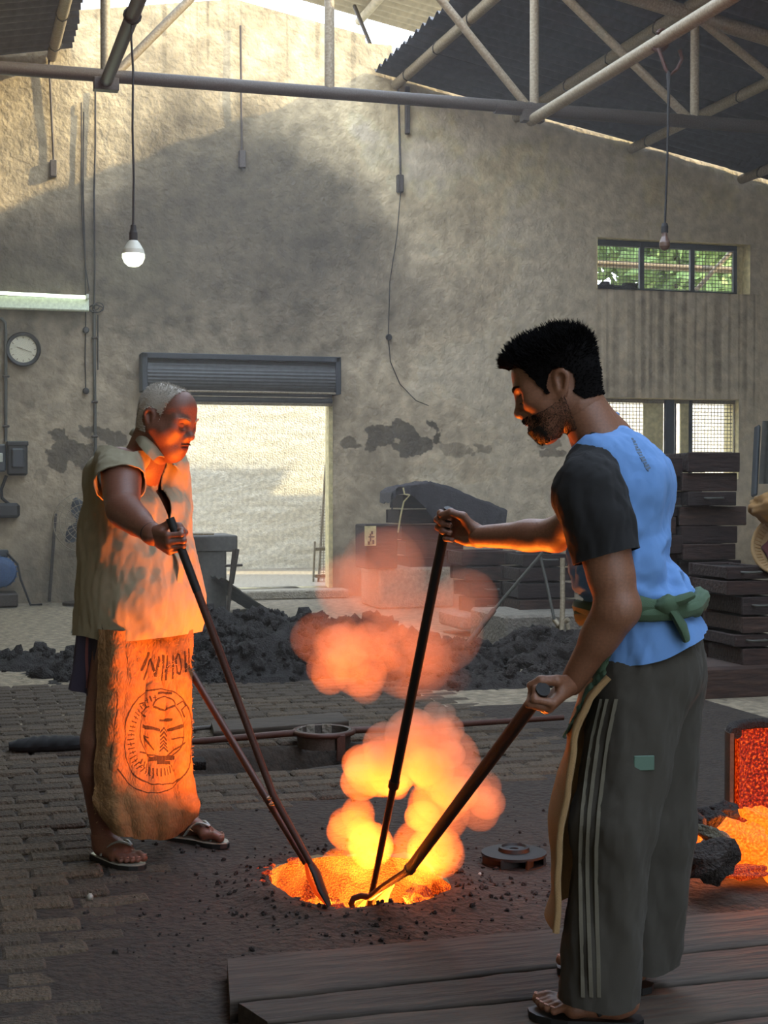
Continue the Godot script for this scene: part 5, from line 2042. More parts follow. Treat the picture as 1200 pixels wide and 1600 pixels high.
# keep the part of a mesh where fn(p) > 0, with a clean edge; thick > 0 gives the cloth an inner face and a rim
func clip(o: MB, fn: Callable, thick := 0.0) -> MB:
	var m := MB.new()
	var val := PackedFloat32Array()
	val.resize(o.v.size())
	for i in o.v.size(): val[i] = fn.call(o.v[i])
	var remap := {}
	var cutv := {}
	var rims := []
	var get_v := func(i: int) -> int:
		if not remap.has(i): remap[i] = m.vert(o.v[i], o.n[i], o.uv[i])
		return remap[i]
	var get_c := func(i: int, j: int) -> int:
		var key := Vector2i(mini(i, j), maxi(i, j))
		if not cutv.has(key):
			var t := val[i] / (val[i] - val[j])
			cutv[key] = m.vert(o.v[i].lerp(o.v[j], t), o.n[i].lerp(o.n[j], t).normalized(), o.uv[i].lerp(o.uv[j], t))
		return cutv[key]
	var t := 0
	while t < o.idx.size():
		var q := [o.idx[t], o.idx[t + 2], o.idx[t + 1]]   # counter-clockwise
		t += 3
		var s := [val[q[0]] > 0.0, val[q[1]] > 0.0, val[q[2]] > 0.0]
		var cnt := int(s[0]) + int(s[1]) + int(s[2])
		if cnt == 0: continue
		if cnt == 3:
			m.tri(get_v.call(q[0]), get_v.call(q[1]), get_v.call(q[2]))
			continue
		for r in 3:
			var a: int = q[r]
			var b: int = q[(r + 1) % 3]
			var c: int = q[(r + 2) % 3]
			if cnt == 1 and s[r]:
				var e: int = get_c.call(a, b)
				var f: int = get_c.call(a, c)
				m.tri(get_v.call(a), e, f)
				rims.append([e, f])
			elif cnt == 2 and not s[r]:
				var e: int = get_c.call(a, b)
				var f: int = get_c.call(a, c)
				m.tri(e, get_v.call(b), get_v.call(c))
				m.tri(e, get_v.call(c), f)
				rims.append([f, e])
	if thick > 0.0:
		var cnt := m.v.size()
		var ti := m.idx.duplicate()
		for i in cnt: m.vert(m.v[i] - m.n[i] * thick, -m.n[i], m.uv[i])
		var k := 0
		while k < ti.size():
			m.idx.append(ti[k] + cnt)
			m.idx.append(ti[k + 2] + cnt)
			m.idx.append(ti[k + 1] + cnt)
			k += 3
		for e in rims: m.quad(m.v[e[0]], m.v[e[0] + cnt], m.v[e[1] + cnt], m.v[e[1]])
	return m

func inflate(o: MB, fn: Callable) -> MB:   # moves every vertex along its normal by fn(p)
	for i in o.v.size():
		o.v[i] = o.v[i] + o.n[i] * fn.call(o.v[i])
	o.smooth()
	return o

# ------------------------------------------------------------------ heads, hands and feet, in their own frames
# head: +z the way the face looks, +y up, origin between the ears; heavy 0 lean .. 1 stout
func head_prims(heavy: float) -> Array:
	var X := Vector3.RIGHT
	var h := heavy
	var P := []
	P.append(cap(Vector3(0, 0.042, -0.035), Vector3(0, 0.046, 0.02), 0.079, 0.074, 0.02, X, 0.96))
	P.append(cap(Vector3(0, 0.012, -0.03), Vector3(0, 0.0, 0.02), 0.074, 0.068, 0.03, X, 0.95))
	P.append(cap(Vector3(0, 0.05, 0.035), Vector3(0, 0.028, 0.045), 0.055, 0.05, 0.03))
	P.append(cap(Vector3(0, -0.02, 0.04), Vector3(0, -0.07, 0.054), 0.052 + 0.006 * h, 0.038 + 0.006 * h, 0.03))
	for s in [-1.0, 1.0]:
		P.append(cap(Vector3(0.052 * s, -0.03, 0.0), Vector3(0.022 * s, -0.088, 0.06), 0.024 + 0.012 * h, 0.02 + 0.007 * h, 0.03))
		P.append(cap(Vector3(0.042 * s, -0.012, 0.062), Vector3(0.045 * s, -0.03, 0.045), 0.024 + 0.006 * h, 0.026 + 0.01 * h, 0.025))
		P.append(cap(Vector3(0.012 * s, 0.026, 0.088), Vector3(0.05 * s, 0.026, 0.068), 0.011, 0.011, 0.018))
	P.append(cap(Vector3(0, -0.094, 0.072), Vector3(0, -0.096, 0.066), 0.022 + 0.003 * h, 0.024 + 0.004 * h, 0.022))
	if h > 0.3: P.append(cap(Vector3(0, -0.1, 0.02), Vector3(0, -0.1, 0.045), 0.05, 0.036, 0.03))
	for s in [-1.0, 1.0]:
		P.append(cut(Vector3(0.032 * s, 0.008, 0.101), Vector3(0.036 * s, 0.008, 0.1), 0.016, 0.016, 0.016))
		P.append(cap(Vector3(0.031 * s, 0.007, 0.0745), Vector3(0.034 * s, 0.007, 0.0735), 0.0145, 0.0145, 0.004))
	P.append(cap(Vector3(0, 0.022, 0.093), Vector3(0, -0.02, 0.11), 0.008, 0.0115 + 0.002 * h, 0.012))
	P.append(cap(Vector3(0, -0.024, 0.111), Vector3(0, -0.027, 0.107), 0.0125 + 0.002 * h, 0.012, 0.008))
	for s in [-1.0, 1.0]:
		P.append(cap(Vector3(0.0125 * s, -0.029, 0.102), Vector3(0.014 * s, -0.03, 0.094), 0.0085 + 0.0015 * h, 0.009, 0.006))
		P.append(cut(Vector3(0.006 * s, -0.037, 0.106), Vector3(0.007 * s, -0.036, 0.1), 0.0035, 0.0035, 0.002))
	P.append(cap(Vector3(0, -0.045, 0.088), Vector3(0, -0.072, 0.088), 0.02, 0.018, 0.012, X, 1.5))
	P.append(cap(Vector3(-0.018, -0.0575, 0.095), Vector3(0.018, -0.0575, 0.095), 0.0062, 0.0062, 0.006))
	P.append(cap(Vector3(-0.015, -0.069, 0.095), Vector3(0.015, -0.069, 0.095), 0.0075, 0.0075, 0.006))
	P.append(cut(Vector3(-0.022, -0.063, 0.103), Vector3(0.022, -0.063, 0.103), 0.0032, 0.0032, 0.003))
	for s in [-1.0, 1.0]:
		# ear: a flat shell with a rim and a lobe
		var w := Vector3(s * 0.9, 0, 0.35).normalized()
		P.append(cap(Vector3(0.08 * s, 0.014, -0.022), Vector3(0.077 * s, -0.012, -0.012), 0.024, 0.02, 0.006, w, 0.42))
		P.append(cap(Vector3(0.077 * s, -0.028, -0.007), Vector3(0.077 * s, -0.03, -0.006), 0.011, 0.009, 0.006, w, 0.6))
		P.append(cut(Vector3(0.092 * s, 0.012, -0.02), Vector3(0.09 * s, -0.01, -0.012), 0.0125, 0.009, 0.005))
	P.append(cap(Vector3(0, -0.04, -0.035), Vector3(0, -0.17, -0.05), 0.056 + 0.012 * h, 0.06 + 0.014 * h, 0.03))
	return P

# hand: wrist at the origin, +z to the knuckles, -y the palm, +x the thumb's side; curls: the angles of the three joints per finger, in degrees
func hand_prims(curls: Array, thumb: Array) -> Array:
	var P := []
	var Y := Vector3.UP
	P.append(cap(Vector3(0, 0, -0.008), Vector3(0, 0, 0.006), 0.029, 0.027, 0.012, Y, 0.85))
	var kn := [Vector3(0.031, 0.0, 0.092), Vector3(0.0105, 0.003, 0.096), Vector3(-0.0105, 0.001, 0.091), Vector3(-0.03, -0.003, 0.082)]
	for i in 4:
		P.append(cap(Vector3(0.014 - 0.0095 * i, 0, 0.004), kn[i], 0.017, 0.0125, 0.014, Y, 0.9))
	P.append(cap(Vector3(-0.022, -0.008, 0.03), Vector3(-0.025, -0.009, 0.06), 0.016, 0.014, 0.012))
	P.append(cap(Vector3(0.018, -0.01, 0.02), Vector3(0.03, -0.014, 0.045), 0.017, 0.014, 0.012))
	var len_ := [[0.044, 0.026, 0.021], [0.048, 0.03, 0.022], [0.045, 0.028, 0.021], [0.035, 0.021, 0.018]]
	for i in 4:
		var p: Vector3 = kn[i]
		var a := 0.0
		var r := [0.0098, 0.0102, 0.0097, 0.0086]
		var rr: float = r[i]
		for j in 3:
			a += deg_to_rad(curls[i][j])
			var q: Vector3 = p + Vector3(0.0, -sin(a), cos(a)) * len_[i][j]
			P.append(cap(p, q, rr * (1.0 - 0.07 * j), rr * (0.93 - 0.07 * j), 0.004))
			if j < 2: P.append(cap(q + Vector3(0, cos(a), sin(a)) * 0.0015, q, rr * (0.98 - 0.06 * j), rr * 0.95, 0.004))
			p = q
	for j in thumb.size() - 1:
		P.append(cap(thumb[j], thumb[j + 1], 0.0135 - 0.0014 * j, 0.0125 - 0.0016 * j, 0.006))
	return P

const FIST := [[52, 96, 58], [55, 98, 58], [58, 98, 58], [62, 98, 56]]
const THUMB_WRAP := [Vector3(0.022, -0.012, 0.018), Vector3(0.043, -0.03, 0.05), Vector3(0.036, -0.055, 0.075), Vector3(0.016, -0.064, 0.092)]
const THUMB_ALONG := [Vector3(0.022, -0.012, 0.018), Vector3(0.05, -0.028, 0.048), Vector3(0.07, -0.036, 0.074), Vector3(0.084, -0.038, 0.094)]

func hand_frame(wrist: Vector3, fwd: Vector3, palm: Vector3, right: bool) -> Transform3D:
	fwd = fwd.normalized()
	palm = (palm - fwd * palm.dot(fwd)).normalized()
	var side := fwd.cross(palm) if right else palm.cross(fwd)
	return Transform3D(Basis(side, -palm, fwd), wrist)

func nails(curls: Array, xf: Transform3D, m: MB) -> void:
	var kn := [Vector3(0.031, 0.0, 0.092), Vector3(0.0105, 0.003, 0.096), Vector3(-0.0105, 0.001, 0.091), Vector3(-0.03, -0.003, 0.082)]
	var len_ := [[0.044, 0.026, 0.021], [0.048, 0.03, 0.022], [0.045, 0.028, 0.021], [0.035, 0.021, 0.018]]
	for i in 4:
		var p: Vector3 = kn[i]
		var a := 0.0
		for j in 3:
			a += deg_to_rad(curls[i][j])
			if j == 2:
				var f := Vector3(0, -sin(a), cos(a))
				var u := Vector3(0, cos(a), sin(a))
				m.box(xf * Transform3D(Basis(Vector3.RIGHT, u, Vector3.RIGHT.cross(u)), p + f * len_[i][j] * 0.9 + u * 0.0066), Vector3(0.0095, 0.002, 0.011), 0.0015)
			p += Vector3(0.0, -sin(a), cos(a)) * len_[i][j]

# foot: heel at the origin on the ground, +z to the toes, +x towards the big toe
func foot_prims(s: float) -> Array:   # s: +1 or -1, the side of the big toe
	var P := []
	var Y := Vector3.UP
	P.append(cap(Vector3(0, 0.034, 0.03), Vector3(0, 0.032, 0.05), 0.032, 0.03, 0.02))
	P.append(cap(Vector3(0, 0.14, 0.045), Vector3(0, 0.06, 0.05), 0.036, 0.036, 0.03))
	P.append(cap(Vector3(0, 0.062, 0.055), Vector3(0.008 * s, 0.03, 0.165), 0.034, 0.022, 0.03))
	P.append(cap(Vector3(0.024 * s, 0.022, 0.165), Vector3(-0.026 * s, 0.018, 0.15), 0.022, 0.017, 0.02))
	P.append(cap(Vector3(-0.018 * s, 0.022, 0.05), Vector3(-0.026 * s, 0.018, 0.15), 0.022, 0.018, 0.02))
	var tz := [0.238, 0.232, 0.222, 0.21, 0.194]
	var tx := [0.032, 0.012, -0.004, -0.019, -0.033]
	var tr := [0.0145, 0.0105, 0.01, 0.0095, 0.009]
	for i in 5:
		var e := Vector3(tx[i] * s, tr[i] + 0.002, tz[i])
		var b := Vector3(tx[i] * 0.85 * s, 0.02, tz[i] - 0.052)
		var mid := b.lerp(e, 0.55) + Vector3(0, 0.006, 0)
		P.append(cap(b, mid, tr[i] * 1.05, tr[i] * 0.95, 0.006))
		P.append(cap(mid, e, tr[i] * 0.95, tr[i], 0.004))
	P.append(cap(Vector3(0, 0.068, 0.04), Vector3(0.001, 0.066, 0.06), 0.038, 0.034, 0.02, Vector3.UP, 0.6))
	return P

func sole_mesh(s: float, thick: float, grow: float) -> MB:
	var out := []
	var shape := [[0.0, -0.012], [0.03, -0.004], [0.038, 0.03], [0.034, 0.09], [0.04, 0.14], [0.05, 0.18], [0.05, 0.215], [0.04, 0.245], [0.02, 0.262], [-0.005, 0.255], [-0.028, 0.235], [-0.046, 0.2], [-0.05, 0.16], [-0.044, 0.11], [-0.037, 0.05], [-0.03, 0.0]]
	var m := MB.new()
	var pts := []
	for q in shape: pts.append(Vector3(q[0] * s * grow, 0, lerpf(0.125, q[1], grow)))
	if s > 0: pts.reverse()
	var n := pts.size()
	var up := Vector3(0, thick, 0)
	var top := m.vert(Vector3(0, thick, 0.125), Vector3.UP)
	var bot := m.vert(Vector3(0, 0, 0.125), Vector3.DOWN)
	for i in n:
		var a: Vector3 = pts[i]
		var b: Vector3 = pts[(i + 1) % n]
		var t0 := m.vert(a * Vector3(0.97, 1, 1) + up, Vector3.UP)
		var t1 := m.vert(b * Vector3(0.97, 1, 1) + up, Vector3.UP)
		m.tri(top, t0, t1)
		var b0 := m.vert(a, Vector3.DOWN)
		var b1 := m.vert(b, Vector3.DOWN)
		m.tri(bot, b1, b0)
		m.quad(a, b, b * Vector3(0.97, 1, 1) + up, a * Vector3(0.97, 1, 1) + up)
	return m

# ------------------------------------------------------------------ the older man, left of the pit
var old_hand_r: Transform3D
var old_hand_l: Transform3D

func folds(nz: FastNoiseLite, p: Vector3, amp: float) -> float:
	return amp * (nz.get_noise_3d(p.x * 2.0, p.y * 0.7, p.z * 2.0) + 0.5 * nz.get_noise_3d(p.x * 5.0 + 7.0, p.y * 2.0, p.z * 5.0))

func build_old_man() -> void:
	var g := ground(180, 1350)
	var man := thing("person", "older person in a khaki shirt and jute sack apron gripping tongs left of the pit", "person", Vector3(g.x, 0, g.z))
	var f := camdir(0.87, 0, -0.5)
	var r := camdir(-0.5, 0, -0.87)
	var hip := at(216, 985, 5.25)
	hip.y = 0.0
	var B := func(x: float, y: float, z: float) -> Vector3: return hip + r * x + f * z + Vector3(0, y, 0)
	# head
	var hx := at(261, 657, 5.09)
	var hf := camdir(0.86, -0.34, -0.42)
	var hs := 0.98
	var hz := hf.normalized()
	var hxx := Vector3.UP.cross(hz).normalized()
	var H := Transform3D(Basis(hxx, hz.cross(hxx), hz) * Basis.from_scale(Vector3.ONE * hs), hx)
	var head := sdf_mesh(head_prims(0.9), 0.0032)
	var body := head.moved(H)
	# joints
	var sr := at(186, 728, 5.03)
	var er := at(192, 796, 4.83)
	var wr := at(240, 836, 4.655)
	var sl := at(262, 732, 5.33)
	var el := at(266, 850, 5.5)
	var wl := at(254, 930, 5.56)
	var rod_dir := (at(515, 1412, 4.52) - at(252, 866, 4.62)).normalized()
	var fwd := camdir(0.62, -0.3, -0.72)
	old_hand_r = hand_frame(wr, fwd, fwd.cross(rod_dir) * 1.0, true)
	# the thumb side lies up the rod
	if old_hand_r.basis.x.dot(rod_dir) > 0: old_hand_r = hand_frame(wr, fwd, rod_dir.cross(fwd), true)
	old_hand_l = hand_frame(wl, camdir(0.3, -0.9, -0.2), camdir(-0.9, -0.3, -0.2), false)
	var P := []
	var nb := H * Vector3(0, -0.17, -0.05)
	P.append(cap(H * Vector3(0, -0.08, -0.03), nb, 0.068, 0.07, 0.03))
	P.append(cap(nb, B.call(0, 1.28, -0.01), 0.066, 0.075, 0.03))
	P.append(cap(sl + Vector3(0, -0.02, 0), sr + Vector3(0, -0.015, 0), 0.04, 0.04, 0.02))
	P.append(cap(B.call(-0.07, 1.2, 0.0), B.call(0.07, 1.2, 0.0), 0.1, 0.1, 0.04))
	P.append(cap(B.call(-0.05, 0.98, 0.03), B.call(0.05, 0.98, 0.03), 0.13, 0.13, 0.08))
	P.append(cap(B.call(-0.06, 0.84, 0.0), B.call(0.06, 0.84, 0.0), 0.12, 0.12, 0.08))
	P.append(cap(sr, er, 0.066, 0.053, 0.03))
	P.append(cap(sr.lerp(er, 0.35) + camdir(0.01, 0.005, -0.01), sr.lerp(er, 0.75), 0.058, 0.05, 0.03))
	P.append(cap(er, wr, 0.052, 0.033, 0.02))
	P.append(cap(er.lerp(wr, 0.15), er.lerp(wr, 0.5), 0.054, 0.044, 0.02))
	P.append(cap(wr, wr + (wr - er).normalized() * 0.01, 0.032, 0.028, 0.015))
	P.append(cap(sl, el, 0.066, 0.05, 0.03))
	P.append(cap(el, wl, 0.05, 0.03, 0.03))
	var hr := B.call(0.09, 0.86, 0.0) as Vector3
	var hl := B.call(-0.09, 0.86, 0.0) as Vector3
	var kr := at(152, 1155, 5.12)
	var ar := at(161, 1312, 5.19)
	var kl := at(250, 1130, 5.3)
	var al := at(281, 1282, 5.48)
	P.append(cap(hr, kr, 0.085, 0.056, 0.03))
	P.append(cap(kr, kr.lerp(ar, 0.3) + camdir(-0.012, 0, 0.0), 0.054, 0.055, 0.02))
	P.append(cap(kr.lerp(ar, 0.3) + camdir(-0.012, 0, 0), ar, 0.055, 0.036, 0.02))
	P.append(cap(hl, kl, 0.085, 0.056, 0.03))
	P.append(cap(kl, kl.lerp(al, 0.3), 0.054, 0.054, 0.02))
	P.append(cap(kl.lerp(al, 0.3), al, 0.054, 0.036, 0.02))
	body.join(sdf_mesh(P, 0.0095))
	# feet
	var fr := foot_frame(ground(151, 1331, 0.02), ground(214, 1351, 0.02))
	var fl := foot_frame(ground(268, 1303, 0.02), ground(341, 1313, 0.02))
	body.join(sdf_mesh(foot_prims(1.0), 0.0045).moved(fr))
	body.join(sdf_mesh(foot_prims(-1.0), 0.0045).moved(fl))
	body.join(sdf_mesh([cap(fr * Vector3(0, 0.12, 0.045), ar, 0.036, 0.036, 0.01), cap(fl * Vector3(0, 0.12, 0.045), al, 0.036, 0.036, 0.01)], 0.009))
	# hands
	body.join(sdf_mesh(hand_prims(FIST, THUMB_WRAP), 0.0035).moved(old_hand_r))
	body.join(sdf_mesh(hand_prims(FIST, THUMB_WRAP), 0.005).moved(old_hand_l))
	put("body", body, M("skin_old"), man)
	var nm := MB.new()
	nails(FIST, old_hand_r, nm)
	for ft in [[fr, 1.0], [fl, -1.0]]:
		var tz := [0.238, 0.232, 0.222, 0.21, 0.194]
		var tx := [0.032, 0.012, -0.004, -0.019, -0.033]
		for i in 5: nm.box(ft[0] * Transform3D(Basis(Vector3.RIGHT, -0.3), Vector3(tx[i] * ft[1], 0.022 if i else 0.029, tz[i] + 0.004)), Vector3(0.011 - 0.001 * i + (0.005 if i == 0 else 0.0), 0.003, 0.011), 0.0012)
	put("nails", nm, M("nail"), man, "stuff")
	head_details(head, H, man, true)
	# shirt
	var nz := fast_noise(401, 6.0, 3)
	var S := []
	S.append(cap(B.call(-0.12, 1.34, -0.03), B.call(0.12, 1.345, -0.03), 0.088, 0.088, 0.06))
	S.append(cap(B.call(-0.09, 1.2, 0.0), B.call(0.09, 1.2, 0.0), 0.14, 0.14, 0.07))
	for sx in [-0.065, 0.065]:
		S.append(cap(B.call(sx, 1.04, 0.03), B.call(sx, 0.9, 0.045), 0.148, 0.152, 0.06))
		S.append(cap(B.call(sx, 0.9, 0.045), B.call(sx, 0.7, 0.03), 0.152, 0.15, 0.05))
		S.append(cap(B.call(sx, 1.1, -0.035), B.call(sx, 0.7, -0.06), 0.138, 0.146, 0.06))
	S.append(cap(B.call(0, 1.38, 0.0), nb + Vector3(0, 0.04, 0), 0.1, 0.088, 0.05))
	# short sleeve caps
	var ad := (er - sr).normalized()
	S.append(cap(sr - ad * 0.03, sr + ad * 0.12, 0.082, 0.086, 0.035))
	S.append(cap(sl, sl + (el - sl).normalized() * 0.12, 0.08, 0.085, 0.035))
	var shirt := sdf_mesh(S, 0.0085)
	inflate(shirt, func(p: Vector3) -> float:
		var y := p.y
		var pull := 0.011 * sin((p - hip).dot(r) * 46.0 + y * 21.0 + 3.0 * nz.get_noise_3dv(p)) * smoothstep(1.36, 1.2, y) * smoothstep(0.98, 1.14, y)
		return folds(nz, p, 0.0085) + pull * 0.5)
	var hem_n := Vector3.UP
	var slit := B.call(0.2, 0.8, 0.03) as Vector3
	shirt = clip(shirt, func(p: Vector3) -> float:
		var d := p.y - 0.788 + 0.006 * sin((p - hip).dot(f) * 20.0)
		# side slit
		var sd := absf((p - slit).dot(f)) - maxf(0.0, (0.86 - p.y)) * 0.1
		if (p - hip).dot(r) > 0.1 and p.y < 0.86: d = minf(d, sd)
		# sleeve openings
		var tr := (p - sr).dot(ad)
		if (p - sr).dot(r) > -0.02 and tr > 0.0 and (p - sr - ad * tr).length() < 0.15 and p.y > 1.1: d = minf(d, 0.105 - tr + 0.01 * sin(p.y * 60.0))
		# neck and open front
		var q := p - nb
		var front := q.dot(f)
		var width := clampf((p.y - 1.18) * 0.24, 0.0, 0.05) 
		var across := absf(q.dot(r) + 0.07)
		if front > 0.02 and p.y > 1.16: d = minf(d, across - width)
		d = minf(d, (1.45 - 0.3 * maxf(0.0, front)) - p.y)
		return d, 0.004)
	put("shirt", shirt, M("shirt_khaki"), man)
	# button band and collar
	var bb := MB.new()
	bb.sheet(3, 30, func(u: float, v: float) -> Vector3:
		var y := lerpf(1.17, 0.8, v)
		var p := B.call(0.0 + 0.018 + (u - 0.5) * 0.03, y, 0.0) as Vector3
		var z := 0.142 + 0.062 * smoothstep(1.2, 1.02, y) - 0.012 * smoothstep(0.95, 0.8, y)
		return p + f * (z + 0.004 * sin(y * 50.0)), 0.004)
	put("button_band", bb, M("shirt_khaki"), man)
	var CI := [[214, 671, 5.2], [221, 674, 5.12], [231, 684, 5.06], [242, 697, 5.035], [256, 715, 5.05]]
	var CO := [[203, 679, 5.2], [211, 685, 5.09], [219, 698, 5.02], [228, 709, 4.99], [239, 720, 5.0]]
	var far := [[[216, 670, 5.22], [240, 690, 5.26], [262, 716, 5.22], [272, 726, 5.18]], [[212, 676, 5.26], [244, 694, 5.32], [270, 716, 5.3], [284, 742, 5.22]]]
	for q in [[CI, CO], far]:
		var c := MB.new()
		c.sheet(20, 5, func(u: float, v: float) -> Vector3:
			var fi: float = u * (q[0].size() - 1)
			var i := mini(int(fi), q[0].size() - 2)
			var t := fi - i
			var pi_: Array = q[0][i]
			var pj: Array = q[0][i + 1]
			var oi: Array = q[1][i]
			var oj: Array = q[1][i + 1]
			var inner := at(lerpf(pi_[0], pj[0], t), lerpf(pi_[1], pj[1], t), lerpf(pi_[2], pj[2], t))
			var outer := at(lerpf(oi[0], oj[0], t), lerpf(oi[1], oj[1], t), lerpf(oi[2], oj[2], t))
			return inner.lerp(outer, v) + Vector3(0, 0.008 * sin(PI * v), 0) + camdir(0, 0, -0.008 * sin(PI * v)), 0.004)
		put("collar", c, M("shirt_khaki"), man)
	# thread round the wrist
	var th := MB.new()
	var tp := []
	var wa := (wr - er).normalized()
	var wu := wa.cross(Vector3.UP).normalized()
	var wv := wa.cross(wu)
	for k in 19: tp.append(wr - wa * 0.02 + wu * 0.0345 * cos(TAU * k / 18) + wv * 0.033 * sin(TAU * k / 18))
	th.tube(tp, 0.003, 5, false)
	put("wrist_thread", th, M("cable"), man)
	# dark wrap cloth under the shirt
	var lc := B.call(0.03, 0.0, -0.06) as Vector3
	var lu := MB.new()
	lu.grid(80, 16, func(u: float, v: float) -> Vector3:
		var a := TAU * u
		var fold := 0.016 * sin(a * 13.0 + 2.0 * sin(v * 3.0)) * v + 0.01 * sin(a * 7.0)
		var rad := 0.14 + 0.02 * v + fold
		return lc + Vector3(0, lerpf(0.9, 0.605 + 0.02 * sin(a * 3.0), v), 0) + r * sin(a) * rad * 1.05 + f * cos(a) * rad)
	put("wrap_cloth", lu, M("lungi"), man)
	for k in 5:
		var st := MB.new()
		var a0 := 1.7 + k * 0.42
		st.sheet(2, 14, func(u: float, v: float) -> Vector3:
			var a := a0 + 0.05 * u
			var fold := 0.016 * sin(a * 13.0 + 2.0 * sin(v * 3.0)) * v + 0.01 * sin(a * 7.0)
			var rad := 0.142 + 0.02 * v + fold
			return lc + Vector3(0, lerpf(0.88, 0.607, v), 0) + r * sin(a) * rad * 1.05 + f * cos(a) * rad, 0.002)
		put("cloth_stripe", st, sm("lungi_stripe", Color(0.42, 0.25, 0.24), 0.9), man)
	# jute sack apron
	var sk := MB.new()
	var LE := [[0.0, 157], [0.25, 156], [0.5, 153], [0.75, 150], [0.86, 147], [0.94, 151], [1.0, 162]]
	var RE := [[0.0, 298], [0.3, 298], [0.6, 298], [0.78, 302], [0.88, 308], [0.95, 306], [1.0, 292]]
	sk.sheet(48, 64, func(u: float, v: float) -> Vector3:
		var l := ramp_at(LE, v)
		var rr := ramp_at(RE, v)
		var bot := 1.0 - pow(absf(u * 2.0 - 1.05), 4.0) * 0.1
		var px := lerpf(l, rr, u)
		var py := lerpf(984.0, 1309.0, v * lerpf(1.0, bot, smoothstep(0.7, 1.0, v)))
		var d := 4.97 + 0.24 * u + 0.5 * pow(maxf(0.0, 0.22 - u), 1.25) - 0.04 * exp(-pow((v - 0.9) / 0.13, 2.0)) * sin(PI * u)
		d += 0.012 * nz.get_noise_2d(u * 0.8, v * 0.9) + 0.006 * sin(u * 26.0 + 2.0 * sin(v * 4.0)) * v
		return at(px, py, d), 0.014)
	sk.smooth()
	var am := sm("sack_print", Color(0.5, 0.37, 0.22), 0.95)
	am.albedo_texture = sack_texture()
	am.heightmap_enabled = true
	am.heightmap_texture = mats["tex_grain"]
	am.heightmap_scale = 0.3
	put("sack_apron", sk, am, man)
	# frayed threads along its edges
	var fr2 := MB.new()
	var rg := RandomNumberGenerator.new()
	rg.seed = 17
	for i in 150:
		var v := rg.randf()
		var right := rg.randf() < 0.55
		var e := ramp_at(RE if right else LE, v)
		var d := 5.23 if right else 5.07
		var p := at(e + (-1.0 if right else 1.0), lerpf(984, 1300, v), d - 0.02)
		var q := p + camdir((0.012 if right else -0.006) * rg.randf_range(0.3, 1.3), rg.randf_range(-0.012, 0.012), 0)
		fr2.tube([p, q], 0.0012, 3, false)
	for i in 90:
		var px := rg.randf_range(200, 296)
		var py := rg.randf_range(990, 1060)
		var p := at(px, py, 4.955 + 0.24 * (px - 157.0) / 141.0)
		fr2.tube([p, p + camdir(0.016 * rg.randf(), 0.014 * rg.randf_range(-0.3, 1), -0.004)], 0.0011, 3, false)
	put("loose_threads", fr2, M("jute_edge"), man, "stuff")
	# sandals
	for ft in [[fr, 1.0], [fl, -1.0]]:
		sandal(ft[0], ft[1], man, M("sandal_black"), M("strap_clear"), M("sandal_white"))

func ramp_at(t: Array, x: float) -> float:
	for i in t.size() - 1:
		if x <= t[i + 1][0]:
			var k: float = (x - t[i][0]) / (t[i + 1][0] - t[i][0])
			return lerpf(t[i][1], t[i + 1][1], smoothstep(0.0, 1.0, k) * 0.5 + k * 0.5)
	return t[t.size() - 1][1]

func foot_frame(heel: Vector3, toe: Vector3) -> Transform3D:
	var z := toe - heel
	z.y = 0
	z = z.normalized()
	return Transform3D(Basis(Vector3.UP.cross(z), Vector3.UP, z), heel)

func sandal(F: Transform3D, s: float, man: Node3D, dark: Material, strap: Material, lining: Material) -> void:
	# +x of the foot's frame is the wearer's left, so the big toe of a right foot lies at +x
	var D := Transform3D(F.basis, F.origin - Vector3(0, 0.02, 0))
	put("sandal_sole", sole_mesh(s, 0.017, 1.0).moved(D), dark, man)
	if lining != dark: put("sandal_lining", sole_mesh(s, 0.004, 0.97).moved(Transform3D(D.basis, D.origin + Vector3(0, 0.0165, 0))), lining, man)
	var st := MB.new()
	var toe := Vector3(0.02 * s, 0.04, 0.185)
	for e in [1.0, -1.0]:
		var q := []
		for k in 9:
			var t := k / 8.0
			var side := Vector3(0.04 * e, 0.0, 0.085)
			var p := toe.lerp(side, t) + Vector3(0, 0.034 * sin(PI * clampf(t * 0.9, 0, 1)) + 0.012 * (1.0 - t), 0)
			q.append(F * p)
		st.tube(q, 0.0055, 6, true, Vector2(1.3, 0.8))
	st.tube([F * toe, F * (toe + Vector3(0.002 * s, -0.04, 0.006))], 0.005, 6)
	put("sandal_strap", st, strap, man)

